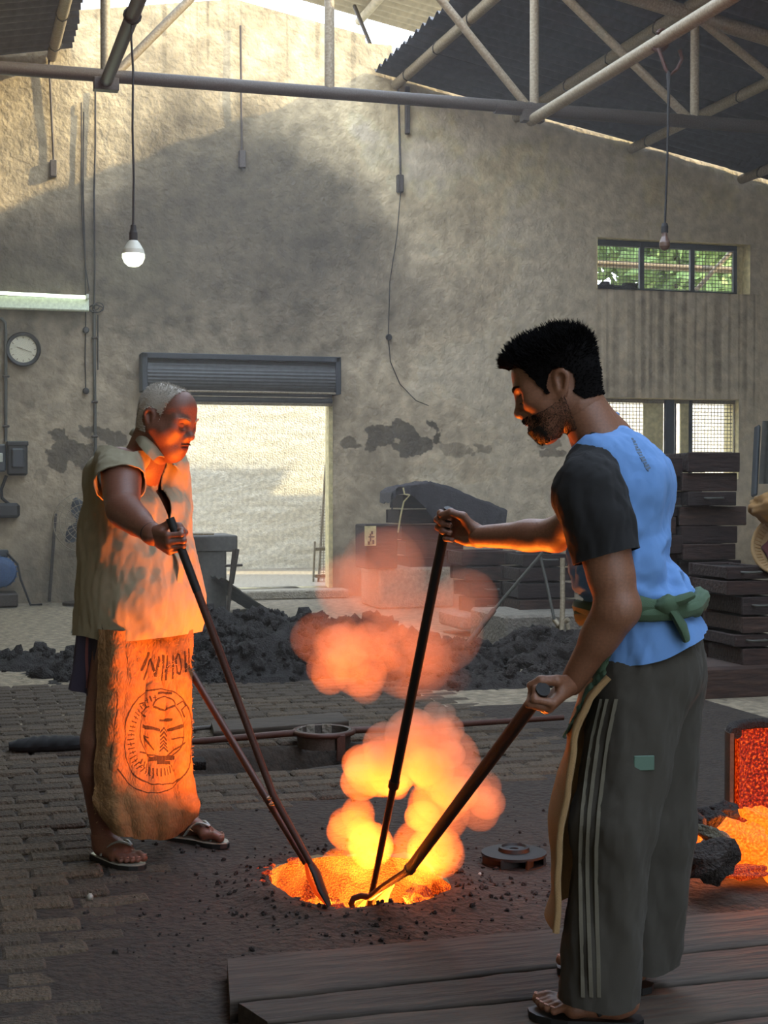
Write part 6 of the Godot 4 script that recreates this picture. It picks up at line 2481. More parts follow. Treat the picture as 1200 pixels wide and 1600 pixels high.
# hair, brows, lids, lips: small meshes laid on the head
func head_details(head: MB, H: Transform3D, man: Node3D, old: bool) -> void:
	var lips := clip(head, func(p: Vector3) -> float:
		var a := absf(p.x) / 0.024
		return minf(0.0125 * sqrt(maxf(0.0, 1.0 - a * a)) - absf(p.y + 0.063), p.z - 0.085))
	inflate(lips, func(_p: Vector3) -> float: return 0.0006)
	put("lips", lips.moved(H), M("lip_dark"), man)
	# how far forward the skin lies, on a grid of 2.5 mm
	var skin := {}
	for p in head.v:
		if p.z > 0.03 and p.y > -0.08:
			var key := Vector2i(roundi(p.x / 0.0025), roundi(p.y / 0.0025))
			skin[key] = maxf(skin.get(key, 0.0), p.z)
	var face := func(x: float, y: float) -> Vector3:
		var best := 0.0
		for dx in [-1, 0, 1]:
			for dy in [-1, 0, 1]: best = maxf(best, skin.get(Vector2i(roundi(x / 0.0025) + dx, roundi(y / 0.0025) + dy), 0.0))
		return Vector3(x, y, best)
	for s in [-1.0, 1.0]:
		for q in [[-0.0035, 0.0012, "lashes"], [0.0125, 0.0006, "lid_crease"]]:
			var lid := MB.new()
			var lp := []
			for k in 11:
				var t := k / 10.0
				lp.append(H * (face.call(lerpf(0.017, 0.05, t) * s, q[0] - (0.004 if q[2] == "lashes" else -0.003) * sin(PI * t)) - Vector3(0, 0, 0.0006)))
			lid.tube(lp, q[1], 5)
			put(q[2], lid, M("lash"), man)
		var br := MB.new()
		for k in 90:
			var t := k / 89.0
			var p: Vector3 = face.call(lerpf(0.011, 0.056, t) * s, 0.03 + 0.006 * sin(PI * t * 0.85) + 0.0035 * sin(k * 2.4) * (1.0 - 0.5 * t))
			br.tube([H * (p - Vector3(0, 0, 0.001)), H * (p + Vector3(0.008 * s, 0.002 - 0.003 * t, 0.0015))], [0.0009 if not old else 0.0006, 0.0003], 3, false)
		put("eyebrow", br, M("beard") if not old else M("hair_white"), man)
	var rg := RandomNumberGenerator.new()
	rg.seed = 23
	var hair := MB.new()
	var nz := fast_noise(410, 40.0, 3)
	if old:
		# close cropped white hair round the back and sides, thin on top
		var region := func(p: Vector3) -> float:
			var top := 0.055 + 0.03 * smoothstep(-0.02, -0.08, p.z)
			var back := -0.005 - p.z + 0.1 * smoothstep(0.0, 0.1, p.y) * 0.3
			var side := minf(0.035 - p.z + 0.25 * (p.y - 0.02), p.y + 0.005 + (0.0 if p.z > -0.02 else 0.05))
			var ear := Vector3(absf(p.x) - 0.082, p.y, p.z + 0.015).length() - 0.034
			return minf(minf(side, ear), 0.02 - p.z + 0.2 * p.y)
		var cap_ := clip(head, func(p: Vector3) -> float: return region.call(p) + 0.012 * nz.get_noise_3dv(p * 4.0) - 0.004)
		inflate(cap_, func(p: Vector3) -> float: return 0.0018 + 0.001 * nz.get_noise_3dv(p * 10.0))
		hair.join(cap_.moved(H))
		var n := 0
		while n < 3200:
			var i := rg.randi() % head.v.size()
			var p := head.v[i]
			if p.y < -0.06: continue
			var rv: float = region.call(p)
			var crown := p.y > 0.085 and p.z < 0.03
			if rv < 0.0 and not (crown and p.z < 0.075 and rg.randf() < 0.6): continue
			if crown or rv > 0.0:
				var d := (head.n[i] + Vector3(rg.randf_range(-0.5, 0.5), rg.randf_range(-0.3, 0.6), rg.randf_range(-0.6, 0.3))).normalized()
				var l := rg.randf_range(0.004, 0.008) * (1.4 if crown else 1.0)
				hair.tube([H * (p - head.n[i] * 0.001), H * (p + d * l)], [0.0011, 0.0002], 3, false)
				n += 1
		put("hair", hair, M("hair_white"), man, "stuff")
		# grey moustache stubble
		var mo := MB.new()
		for k in 110:
			var x := rg.randf_range(-0.026, 0.026)
			var p := Vector3(x, -0.047 - 0.004 * rg.randf() - absf(x) * 0.15, 0.104 - 7.0 * x * x)
			mo.tube([H * (face.call(p.x, p.y) - Vector3(0, 0, 0.001)), H * (face.call(p.x, p.y) + Vector3(x * 0.12, -0.004, 0.0015))], 0.0005, 3, false)
		put("moustache", mo, M("lash"), man, "stuff")
		return
	# young: thick short black hair with a raised front
	var reg := func(p: Vector3) -> float:
		var line := 0.062 + 0.0 * p.x   # hairline at the brow
		var front := (p.y - 0.075) * 1.0 + (0.07 - p.z) * 0.55
		var side := minf(0.03 - p.z + 0.35 * p.y, p.y + 0.012 + 0.045 * smoothstep(-0.02, -0.06, p.z))
		var ear := Vector3(absf(p.x) - 0.082, p.y - 0.0, p.z + 0.017).length() - 0.036
		return minf(maxf(front, side) if p.y > 0.03 else side, ear)
	var hm := clip(head, func(p: Vector3) -> float: return reg.call(p) + 0.004 * nz.get_noise_3dv(p * 2.0))
	inflate(hm, func(p: Vector3) -> float:
		var top := smoothstep(0.03, 0.1, p.y)
		return 0.004 + 0.016 * top + 0.004 * nz.get_noise_3dv(p * 6.0) * top + 0.003 * smoothstep(0.04, 0.09, p.z) * top)
	hair.join(hm.moved(H))
	var made := 0
	var tries := 0
	while made < 4600 and tries < 90000:
		tries += 1
		var i := rg.randi() % hm.v.size()
		var p := hm.v[i]
		var top := smoothstep(0.02, 0.11, p.y)
		if rg.randf() > 0.25 + top: continue
		var d := (hm.n[i] * 0.9 + Vector3(0.25 * rg.randfn(), 0.45 * top + 0.2 * rg.randfn(), 0.25 * rg.randfn() + 0.25 * top - 0.3 * (1.0 - top))).normalized()
		if p.z > 0.05: d = (d + Vector3(0, 0.7, 0.1)).normalized()
		var l := rg.randf_range(0.008, 0.017) * (0.35 + top * 1.2)
		hair.tube([H * (p - hm.n[i] * 0.003), H * (p + d * l * 0.6), H * (p + d * l + Vector3(0, 0.001, 0))], [0.0013, 0.0009, 0.0002], 3, false)
		made += 1
	put("hair", hair, M("hair_black"), man, "stuff")
	var be := clip(head, func(p: Vector3) -> float:
		var jaw := minf(-0.03 - p.y - 0.5 * maxf(0.0, p.z - 0.03) * 0.3, minf(0.2 + p.y, p.z + 0.012))
		var cheek := -(p.y + 0.045) + 0.25 * maxf(0.0, 0.04 - p.z)
		var lip := Vector2(p.x / 1.9, p.y + 0.063).length() - 0.0135
		var mous := minf(minf(-0.042 - p.y, p.y + 0.06), minf(0.032 - absf(p.x), p.z - 0.07))
		var low := p.y + 0.115
		var b := minf(minf(jaw, cheek), minf(lip, low))
		return maxf(b, minf(mous, lip)) + 0.003 * nz.get_noise_3dv(p * 3.0))
	var stub := MB.new()
	for k in 5200:
		if be.v.is_empty(): break
		var i := rg.randi() % be.v.size()
		var p := be.v[i]
		var l := 0.006 if p.z > 0.06 else 0.0035
		if p.z < 0.05 and rg.randf() < 0.45: continue
		var d := (be.n[i] + Vector3(0.2 * rg.randfn(), -0.7, 0.2 * rg.randfn())).normalized()
		stub.tube([H * p, H * (p + d * l)], [0.00065, 0.0002], 3, false)
	var chin := clip(be, func(p: Vector3) -> float: return minf(p.z - 0.064, -p.y - 0.076) + 0.008 * nz.get_noise_3dv(p * 4.0))
	if chin.v.size():
		inflate(chin, func(p: Vector3) -> float: return 0.003 + 0.002 * nz.get_noise_3dv(p * 8.0))
		stub.join(chin.moved(H))
	put("beard", stub, M("beard"), man, "stuff")

# ------------------------------------------------------------------ the print on the sack
func sack_texture() -> ImageTexture:
	var w := 512
	var h := 1024
	var im := Image.create(w, h, false, Image.FORMAT_RGB8)
	im.fill(Color(1, 1, 1))
	var nd := fast_noise(450, 0.02, 4).get_image(w, h).get_data()
	var by := PackedByteArray()
	by.resize(w * h * 3)
	var o := 0
	for y in h:
		for x in w:
			var k := 0.8 + 0.2 * nd[y * w + x] / 255.0
			var wv := 0.9 + 0.1 * (1.0 if ((x / 3) + (y / 3)) % 2 == 0 else 0.55)
			if x % 3 == 0 or y % 3 == 0: wv -= 0.1
			var q := int(255.0 * clampf(k * wv, 0.0, 1.0))
			by[o] = q
			by[o + 1] = q
			by[o + 2] = int(q * 0.97)
			o += 3
	im = Image.create_from_data(w, h, false, Image.FORMAT_RGB8, by)
	# pixel of the photograph -> texel
	var T := func(px: float, py: float) -> Vector2: return Vector2((px - 153.0) / 146.0 * w, (py - 984.0) / 322.0 * h)
	var dark := Color(0.3, 0.27, 0.26)
	var pen := func(pts: Array, wd: float, loop := false) -> void:
		var n := pts.size()
		for i in (n if loop else n - 1):
			var a: Vector2 = T.call(pts[i][0], pts[i][1])
			var b: Vector2 = T.call(pts[(i + 1) % n][0], pts[(i + 1) % n][1])
			var steps := int(a.distance_to(b) / 1.5) + 1
			for s in steps + 1:
				var p := a.lerp(b, float(s) / steps)
				var e := wd * (0.75 + 0.5 * nd[(int(p.y) % h) * w + clampi(int(p.x), 0, w - 1)] / 255.0)
				im.fill_rect(Rect2i(int(p.x - e * 0.5), int(p.y - e * 0.5), maxi(1, int(e)), maxi(1, int(e))), dark)
	# big worn letters at the top:  ..VIHOI
	pen.call([[216, 1046], [228, 1020]], 15.0)
	pen.call([[219, 1060], [232, 1032]], 9.0)
	pen.call([[234, 1030], [239, 1054], [245, 1026]], 10.0)
	pen.call([[251, 1024], [251, 1060]], 12.0)
	pen.call([[257, 1024], [257, 1060]], 9.0)
	pen.call([[257, 1042], [266, 1042]], 10.0)
	pen.call([[267, 1024], [267, 1058]], 10.0)
	pen.call([[273, 1030], [276, 1020], [280, 1022], [281, 1044], [278, 1053], [274, 1050], [273, 1030]], 8.0)
	pen.call([[286, 1018], [287, 1048]], 9.0)
	pen.call([[292, 1014], [293, 1042]], 9.0)
	# the round seal
	var ell := func(cx: float, cy: float, rx: float, ry: float, a0: float, a1: float, wd: float, sq := 2.0) -> void:
		var pts := []
		for k in 41:
			var a := deg_to_rad(lerpf(a0, a1, k / 40.0))
			var c := cos(a)
			var s := sin(a)
			pts.append([cx + rx * signf(c) * pow(absf(c), 2.0 / sq), cy + ry * signf(s) * pow(absf(s), 2.0 / sq)])
		pen.call(pts, wd)
	ell.call(246, 1150, 53, 74, 0, 360, 6.0, 2.4)
	ell.call(250, 1140, 34, 44, -60, 240, 5.0, 2.3)
	ell.call(254, 1100, 17, 12, 180, 360, 6.0)
	pen.call([[238, 1102], [254, 1108], [271, 1101]], 9.0)
	pen.call([[214, 1098], [224, 1096], [229, 1102], [218, 1112], [226, 1118]], 6.0)
	pen.call([[274, 1100], [282, 1094], [288, 1102], [280, 1108], [287, 1118]], 6.0)
	pen.call([[244, 1082], [264, 1082]], 12.0)
	# banded shield, arrows, a stalk with leaves
	pen.call([[222, 1133], [245, 1139]], 14.0)
	pen.call([[262, 1139], [284, 1132]], 14.0)
	pen.call([[247, 1124], [266, 1122]], 12.0)
	for k in 6:
		pen.call([[247, 1142 + k * 6.0], [253, 1136 + k * 6.0], [259, 1142 + k * 6.0]], 7.0)
	pen.call([[225, 1146], [238, 1168]], 6.0)
	pen.call([[223, 1166], [224, 1146], [231, 1150]], 6.0)
	pen.call([[268, 1152], [284, 1150]], 7.0)
	pen.call([[217, 1174], [230, 1176], [255, 1182], [276, 1166], [286, 1158]], 7.0)
	pen.call([[236, 1184], [270, 1182]], 24.0)
	pen.call([[246, 1190], [262, 1190]], 18.0)
	# ring lettering as short strokes
	for k in 26:
		var a := deg_to_rad(100.0 + k * 6.4)
		var c := [246 + 44 * cos(a), 1150 + 62 * sin(a)]
		var d := Vector2(cos(a), sin(a))
		var e := Vector2(-d.y, d.x)
		pen.call([[c[0] - d.x * 4, c[1] - d.y * 4], [c[0] + d.x * 4 + e.x * (k % 3), c[1] + d.y * 4]], 5.0)
		if k % 2: pen.call([[c[0] - e.x * 2, c[1] - e.y * 2], [c[0] + e.x * 2, c[1] + e.y * 2]], 4.0)
	for k in 12:
		var a := deg_to_rad(60.0 + k * 7.0)
		pen.call([[247 + 38 * cos(a), 1150 + 50 * sin(a)], [247 + 41 * cos(a), 1150 + 60 * sin(a)]], 6.0)
	ell.call(236, 1160, 60, 78, 40, 150, 5.0)
	# seam
	pen.call([[182, 1080], [180, 1140], [176, 1200]], 4.0)
	return ImageTexture.create_from_image(im)

# ------------------------------------------------------------------ the young man, right of the pit
var young_hand_r: Transform3D
var young_hand_l: Transform3D

func build_young_man() -> void:
	var g := ground(950, 1592, 0.055)
	var man := thing("person", "young person in a blue shirt with black sleeves and grey striped trousers on the planks", "person", Vector3(g.x, 0.055, g.z))
	var f := camdir(-0.95, 0, 0.3)
	var l := camdir(-0.3, 0, -0.95)
	# head
	var hx := at(871, 606, 3.55)
	var hz := camdir(-0.905, -0.36, 0.2).normalized()
	var hxx := Vector3.UP.cross(hz).normalized()
	var H := Transform3D(Basis(hxx, hz.cross(hxx), hz) * Basis.from_scale(Vector3.ONE * 0.965), hx)
	var head := sdf_mesh(head_prims(0.1), 0.003)
	var body := head.moved(H)
	var nb := at(948, 702, 3.58)
	var sl := at(922, 757, 3.41)
	var el := at(966, 948, 3.37)
	var wl := at(893, 1068, 3.47)
	var sr := at(975, 757, 3.76)
	var er := at(868, 836, 3.96)
	var wr := at(748, 838, 4.13)
	var rod_r := (at(577, 1415, 4.62) - at(697, 838, 4.22)).normalized()
	young_hand_r = hand_frame(wr, at(700, 836, 4.2) - wr, camdir(0.1, 0, -1).cross(Vector3.ZERO) + camdir(0.05, -0.1, -1), true)
	# lay the fist's grip along the rod
	var fr_ := young_hand_r.basis.z
	fr_ = (fr_ - rod_r * fr_.dot(rod_r)).normalized()
	young_hand_r = hand_frame(wr, fr_, rod_r.cross(fr_) if rod_r.cross(fr_).dot(camdir(0, 0, -1)) > 0 else fr_.cross(rod_r), true)
	var rod_l := (at(575, 1402, 4.6) - at(862, 1128, 3.5)).normalized()
	var fl_ := (wl - el).normalized() * 0.65 + camdir(-0.35, -0.1, -0.25)
	fl_ = (fl_ - rod_l * fl_.dot(rod_l) * 0.9).normalized()
	var pl := rod_l.cross(fl_)
	if pl.dot(camdir(0, 0, 1)) < 0: pl = -pl
	young_hand_l = hand_frame(wl, fl_, pl, false)
	var P := []
	P.append(cap(H * Vector3(0, -0.06, -0.035), nb, 0.06, 0.064, 0.03))
	P.append(cap(nb, at(955, 760, 3.58), 0.066, 0.09, 0.05))
	P.append(cap(sl, sr, 0.052, 0.052, 0.05))
	P.append(cap(at(958, 790, 3.57) + l * 0.07, at(958, 790, 3.57) - l * 0.07, 0.09, 0.09, 0.06))
	P.append(cap(at(985, 890, 3.58) + l * 0.05, at(985, 890, 3.58) - l * 0.05, 0.09, 0.09, 0.06))
	P.append(cap(at(1015, 1000, 3.6) + l * 0.05, at(1015, 1000, 3.6) - l * 0.05, 0.08, 0.08, 0.06))
	P.append(cap(sl, el, 0.056, 0.047, 0.03))
	P.append(cap(sl.lerp(el, 0.5), sl.lerp(el, 0.75), 0.052, 0.048, 0.03))
	P.append(cap(el + camdir(0.006, 0, 0), el.lerp(wl, 0.08), 0.046, 0.047, 0.015))
	P.append(cap(el.lerp(wl, 0.05), el.lerp(wl, 0.4), 0.048, 0.042, 0.02))
	P.append(cap(el.lerp(wl, 0.3), wl, 0.043, 0.029, 0.02))
	P.append(cap(sr, er, 0.054, 0.044, 0.03))
	P.append(cap(er, er.lerp(wr, 0.35), 0.044, 0.041, 0.02))
	P.append(cap(er.lerp(wr, 0.3), wr, 0.0415, 0.03, 0.02))
	var hipl := at(1008, 1030, 3.48)
	var hipr := at(1035, 1030, 3.72)
	var knl := at(955, 1290, 3.44)
	var knr := at(1035, 1290, 3.7)
	var FL := foot_frame(ground(998, 1590, 0.078), ground(826, 1577, 0.078))
	var FR := foot_frame(ground(1012, 1538, 0.078), ground(868, 1500, 0.078))
	var al := FL * Vector3(0, 0.12, 0.045)
	var ar := FR * Vector3(0, 0.12, 0.045)
	P.append(cap(hipl, knl, 0.08, 0.055, 0.03))
	P.append(cap(knl, al, 0.055, 0.037, 0.03))
	P.append(cap(hipr, knr, 0.08, 0.055, 0.03))
	P.append(cap(knr, ar, 0.055, 0.037, 0.03))
	body.join(sdf_mesh(P, 0.0088))
	body.join(sdf_mesh(foot_prims(-1.0), 0.004).moved(FL))
	body.join(sdf_mesh(foot_prims(1.0), 0.005).moved(FR))
	body.join(sdf_mesh(hand_prims(FIST, THUMB_TOP), 0.003).moved(young_hand_r))
	body.join(sdf_mesh(hand_prims(FIST, THUMB_WRAP), 0.003).moved(young_hand_l))
	put("body", body, M("skin_young"), man)
	var nm := MB.new()
	nails(FIST, young_hand_r, nm)
	nails(FIST, young_hand_l, nm)
	for ft in [[FL, -1.0], [FR, 1.0]]:
		var tz := [0.238, 0.232, 0.222, 0.21, 0.194]
		var tx := [0.032, 0.012, -0.004, -0.019, -0.033]
		for i in 5: nm.box(ft[0] * Transform3D(Basis(Vector3.RIGHT, -0.3), Vector3(tx[i] * ft[1], 0.022 if i else 0.029, tz[i] + 0.004)), Vector3(0.011 - 0.001 * i + (0.005 if i == 0 else 0.0), 0.003, 0.011), 0.0012)
	put("nails", nm, M("nail"), man, "stuff")
	head_details(head, H, man, false)
	# ---- shirt
	var nz := fast_noise(501, 6.0, 3)
	var C := func(px: float, py: float, s: float) -> Vector3: return at(px, py, 3.575) + l * s
	var neck_n := (H.basis.y.normalized() * 0.75 + f * 0.35).normalized()
	var S := []
	S.append(cap(C.call(948, 722, 0.11), C.call(948, 722, -0.11), 0.066, 0.066, 0.05))
	S.append(cap(C.call(940, 775, 0.07), C.call(940, 775, -0.07), 0.092, 0.092, 0.06))
	S.append(cap(C.call(985, 780, 0.085), C.call(985, 780, -0.085), 0.085, 0.085, 0.06))
	S.append(cap(C.call(966, 850, 0.06), C.call(966, 850, -0.06), 0.116, 0.116, 0.06))
	S.append(cap(C.call(992, 935, 0.05), C.call(992, 935, -0.05), 0.119, 0.119, 0.06))
	S.append(cap(C.call(1018, 1000, 0.06), C.call(1018, 1000, -0.06), 0.129, 0.129, 0.05))
	S.append(cap(C.call(1024, 1070, 0.065), C.call(1024, 1070, -0.065), 0.138, 0.138, 0.05))
	S.append(cap(C.call(970, 716, 0.05), C.call(970, 716, -0.05), 0.07, 0.07, 0.04))
	S.append(cap(C.call(1000, 752, 0.06), C.call(1000, 752, -0.06), 0.078, 0.078, 0.05))
	S.append(cap(nb + neck_n * 0.07, C.call(950, 730, 0), 0.07, 0.078, 0.03))
	var shirt := sdf_mesh(S, 0.008)
	var waist := at(1000, 948, 3.58)
	inflate(shirt, func(p: Vector3) -> float:
		var q := cam_basis.inverse() * (p - waist)
		var lift := smoothstep(-0.16, 0.16, q.y)
		var drape := 0.010 * sin(q.x * 46.0 - q.y * 38.0 + 4.0 * nz.get_noise_3dv(p)) * smoothstep(0.32, 0.1, q.y) * smoothstep(-0.02, 0.05, q.y)
		var cinch := -0.012 * exp(-pow((q.y + 0.1 * q.x) / 0.02, 2.0)) + 0.012 * exp(-pow((q.y - 0.035 + 0.1 * q.x) / 0.02, 2.0))
		return folds(nz, p, 0.008) + drape + cinch)
	# the hem rises towards the back
	var h0 := at(958, 1046, 3.46)
	var h1 := at(1100, 986, 3.6)
	var hn := (h1 - h0).cross(camdir(0, 0, 1)).normalized()
	if hn.y < 0: hn = -hn
	shirt = clip(shirt, func(p: Vector3) -> float:
		var d := (p - h0).dot(hn) + 0.004 * sin((p - h0).dot(f) * 40.0)
		var nk := (p - nb).dot(neck_n) - 0.046
		return minf(d, 0.0 - nk + 0.0), 0.003)
	put("shirt", shirt, M("shirt_blue"), man)
	# neckband
	var band := MB.new()
	var bp := []
	var na := neck_n.cross(l).normalized()
	var nl := na.cross(neck_n).normalized()
	for k in 33:
		var a := TAU * k / 32.0
		bp.append(nb + neck_n * 0.046 + na * 0.072 * cos(a) + nl * 0.073 * sin(a))
	band.tube(bp, 0.0085, 6, false)
	put("neckband", band, M("shirt_blue"), man)
	# ---- raglan sleeves, black
	for side in [1, -1]:
		var s0 := sl if side == 1 else sr
		var e0 := el if side == 1 else er
		var Q := []
		Q.append(cap(nb + l * (0.045 * side) + camdir(-0.008, 0.004, 0), s0 + Vector3(0, 0.006, 0), 0.06, 0.07, 0.04))
		Q.append(cap(s0 + camdir(-0.012, -0.03, 0), s0.lerp(e0, 0.3), 0.074, 0.076, 0.04))
		Q.append(cap(s0.lerp(e0, 0.2) + camdir(-0.006, 0, 0), s0.lerp(e0, 0.72), 0.074, 0.076, 0.04))
		var sv := sdf_mesh(Q, 0.008)
		inflate(sv, func(p: Vector3) -> float: return folds(nz, p, 0.009))
		var ax := (e0 - s0).normalized()
		var sh := at(942, 872, 3.4) if side == 1 else s0.lerp(e0, 0.6)
		var cn := (ax + camdir(0.05, 0, 0)).normalized()
		sv = clip(sv, func(p: Vector3) -> float:
			var d := (sh - p).dot(cn)
			var nk := (p - nb).dot(neck_n) - 0.044
			return minf(d, -nk), 0.003)
		put("sleeve", sv, M("shirt_black"), man)
	# ---- trousers
	var T := []
	T.append(cap(at(1016, 1000, 3.6) + l * 0.05, at(1016, 1000, 3.6) - l * 0.05, 0.1, 0.1, 0.05))
	T.append(cap(at(1022, 1040, 3.6) + l * 0.055, at(1022, 1040, 3.6) - l * 0.055, 0.117, 0.117, 0.05))
	var heml := at(938, 1580, 3.45)
	var hemr := at(1003, 1530, 3.73)
	T.append(cap(at(1003, 1060, 3.5), at(960, 1290, 3.44), 0.118, 0.092, 0.05))
	T.append(cap(at(960, 1290, 3.44), heml, 0.092, 0.093, 0.04))
	T.append(cap(at(1032, 1060, 3.72), at(1022, 1290, 3.71), 0.112, 0.092, 0.05))
	T.append(cap(at(1022, 1290, 3.71), hemr, 0.092, 0.086, 0.04))
	var tr := sdf_mesh(T, 0.0088)
	inflate(tr, func(p: Vector3) -> float:
		var q := cam_basis.inverse() * (p - heml)
		return folds(nz, p, 0.008) + 0.006 * sin(q.x * 52.0 + 3.0 * nz.get_noise_3dv(p * 0.4)) * smoothstep(0.9, 0.3, q.y))
	var lim := func(p: Vector3) -> float:
		var s := cam_basis.inverse() * (p - EYE)
		var away := -s.z
		var hy: float = heml.y + 0.028 if away < 3.59 else hemr.y + 0.038
		return minf(p.y - hy + 0.004 * sin(s.x * 40.0), at(1000, 990, 3.6).y - p.y)
	tr = clip(tr, lim, 0.003)
	put("trousers", tr, M("trousers_grey"), man)
	# three pale stripes down the near leg
	var L := [[940, 949, 963], [926, 936, 951], [917, 928, 943], [910, 921, 936], [907, 918, 932], [907, 918, 932], [908, 920, 933], [910, 922, 935], [911, 924, 936]]
	for j in 3:
		var sp := MB.new()
		var pts := []
		for k in 41:
			var t := k / 40.0
			var fi := t * (L.size() - 1)
			var i0 := mini(int(fi), L.size() - 2)
			var px := lerpf(L[i0][j] + 0.0, L[i0 + 1][j] + 0.0, fi - i0)
			var py := lerpf(1092, 1558, t)
			pts.append(on_surface(tr, px, py, 3.43))
		var cx := camdir(1, 0, -0.25)
		var nrm := camdir(-0.25, 0, -1)
		for k in 40:
			var a: Vector3 = pts[k] + nrm * 0.0025
			var b: Vector3 = pts[k + 1] + nrm * 0.0025
			var hw := 0.0042
			sp.quad(b - cx * hw, b + cx * hw, a + cx * hw, a - cx * hw)
			sp.quad(b + cx * hw, b + cx * hw - nrm * 0.004, a + cx * hw - nrm * 0.004, a + cx * hw)
			sp.quad(a - cx * hw, a - cx * hw - nrm * 0.004, b - cx * hw - nrm * 0.004, b - cx * hw)
		put("stripe", sp, M("stripe_pale"), man)
	var tg := MB.new()
	var t0 := on_surface(tr, 1006, 1192, 3.4)
	tg.box(frame(t0 + camdir(0.0, 0, -0.002), camdir(1, 0, 0.12), Vector3.UP), Vector3(0.048, 0.034, 0.004), 0.0015)
	put("hip_patch", tg, M("tag_teal"), man)
	# spine print sits on the cloth
	var pm := MB.new()
	for k in 12:
		var t := (k + 0.5) / 12.0
		var c := on_surface(shirt, lerpf(986, 1014, t), lerpf(684, 734, t), 3.5)
		var c2 := on_surface(shirt, lerpf(986, 1014, t + 0.05), lerpf(684, 734, t + 0.05), 3.5)
		var w := 0.0062 if k % 3 else 0.0045
		var fr3 := frame(c, c2 - c, camdir(0.35, 0.2, -0.9))
		pm.box(Transform3D(fr3.basis, c - fr3.basis.y * 0.0002), Vector3(0.0048, 0.002, w * 2.0), 0.0)
		if k % 2: pm.box(Transform3D(fr3.basis, c + fr3.basis.x * 0.004 + fr3.basis.z * 0.003), Vector3(0.005, 0.002, 0.003), 0.0)
	put("back_print", pm, M("print_grey"), man, "stuff")
	# ---- green sash with a knot and a tail
	var sash := MB.new()
	var ring := []
	# how far the shirt reaches from the waist's axis in each direction
	var girth := PackedFloat32Array()
	girth.resize(40)
	var wc := at(998, 947, 3.58)
	for p in shirt.v:
		var q := p - wc
		if absf(q.y) < 0.022:
			var k := posmod(roundi(atan2(q.dot(l), q.dot(f)) / TAU * 40.0), 40)
			girth[k] = maxf(girth[k], Vector2(q.dot(l), q.dot(f)).length())
	for pass_ in 3:
		var g2 := girth.duplicate()
		for k in 40: girth[k] = maxf(g2[k] * 0.97, 0.25 * g2[(k + 39) % 40] + 0.5 * g2[k] + 0.25 * g2[(k + 1) % 40])
	for k in 41:
		var a := TAU * k / 40.0
		var c := wc
		var p: Vector3 = c + (f * cos(a) + l * sin(a)) * (girth[k % 40] + 0.006)
		p += Vector3(0, 0.014 * cos(a) * -1.0 - 0.006 * sin(a * 3.0), 0)
		ring.append(p)
	var rad := []
	for k in 41: rad.append(0.021 + 0.004 * sin(k * 1.9))
	sash.tube(ring, rad, 10, false, Vector2(0.75, 1.15))
	var ring2 := []
	for k in 41:
		var a := TAU * k / 40.0
		ring2.append(wc + (f * cos(a) + l * sin(a)) * (girth[k % 40] + 0.014) + Vector3(0, 0.012 * sin(a * 2.0 + 0.6) - 0.012 * cos(a), 0))
	sash.tube(ring2, 0.015, 8, false, Vector2(0.75, 1.1))
	inflate(sash, func(p: Vector3) -> float: return 0.002 * nz.get_noise_3dv(p * 6.0))
	put("sash", sash, M("sash_green"), man)
	var kn := MB.new()
	var k0 := on_surface(shirt, 1040, 945, 3.47)
	kn.join(lump(Vector3(0.03, 0.024, 0.024), 61, 0.12, 14).moved(Transform3D(Basis(), k0 + camdir(0, 0, -0.02))))
	kn.tube([k0 + camdir(0.0, 0.0, -0.018), k0 + camdir(0.016, -0.02, -0.024), k0 + camdir(0.034, -0.05, -0.022), k0 + camdir(0.045, -0.078, -0.014)], [0.013, 0.018, 0.022, 0.017], 12, true, Vector2(1.2, 0.55))
	kn.tube([k0 + camdir(-0.005, 0.0, -0.016), k0 + camdir(0.03, 0.012, -0.018), k0 + camdir(0.058, 0.022, -0.006)], [0.014, 0.02, 0.016], 12, true, Vector2(1.1, 0.6))
	inflate(kn, func(p: Vector3) -> float: return 0.002 * nz.get_noise_3dv(p * 9.0))
	put("sash_knot", kn, M("sash_green"), man)
	# ---- green cloth hanging at the front hip
	var gc := MB.new()
	gc.sheet(16, 24, func(u: float, v: float) -> Vector3:
		var a := Vector2(lerpf(955, 877, v), lerpf(1016, 1150, v))
		var b := Vector2(lerpf(972, 902, v) - 14.0 * sin(PI * v), lerpf(1050, 1126, v) + 14.0 * sin(PI * v))
		var q := a.lerp(b, u)
		return at(q.x, q.y, 3.42 + 0.06 * u + 0.05 * v) + camdir(0, 0, 0.014 * sin(u * 9.0 + v * 5.0) + 0.02 * nz.get_noise_2d(u, v)), 0.006)
	put("hip_cloth", gc, M("sash_green"), man)
	# ---- jute apron, seen almost edge on
	var E := [[0.0, 948], [0.08, 925], [0.25, 896], [0.42, 878], [0.58, 874], [0.72, 877], [0.85, 869], [1.0, 859]]
	var ap := MB.new()
	ap.sheet(24, 48, func(u: float, v: float) -> Vector3:
		var px := ramp_at(E, v)
		var py := lerpf(1058.0, 1456.0, v) - 22.0 * u * smoothstep(0.8, 1.0, v)
		var bulge := sin(PI * minf(u * 1.25, 1.0)) 
		var p := at(px, py, 3.42)
		return p - l * (0.42 * u) + f * (0.055 * bulge - 0.1 * u * u) + f * 0.01 * sin(v * 11.0 + u * 4.0), 0.01)
	ap.smooth()
	put("jute_apron", ap, M("sack_cloth"), man)
	var eg := MB.new()
	var ep := []
	for k in 25:
		var v := k / 24.0
		ep.append(at(ramp_at(E, v) + 3.0, lerpf(1058.0, 1457.0, v), 3.415) + f * 0.01 * sin(v * 11.0))
	eg.tube(ep, 0.0085, 7)
	inflate(eg, func(p: Vector3) -> float: return 0.0015 * nz.get_noise_3dv(p * 30.0))
	put("apron_edge", eg, M("jute_edge"), man)
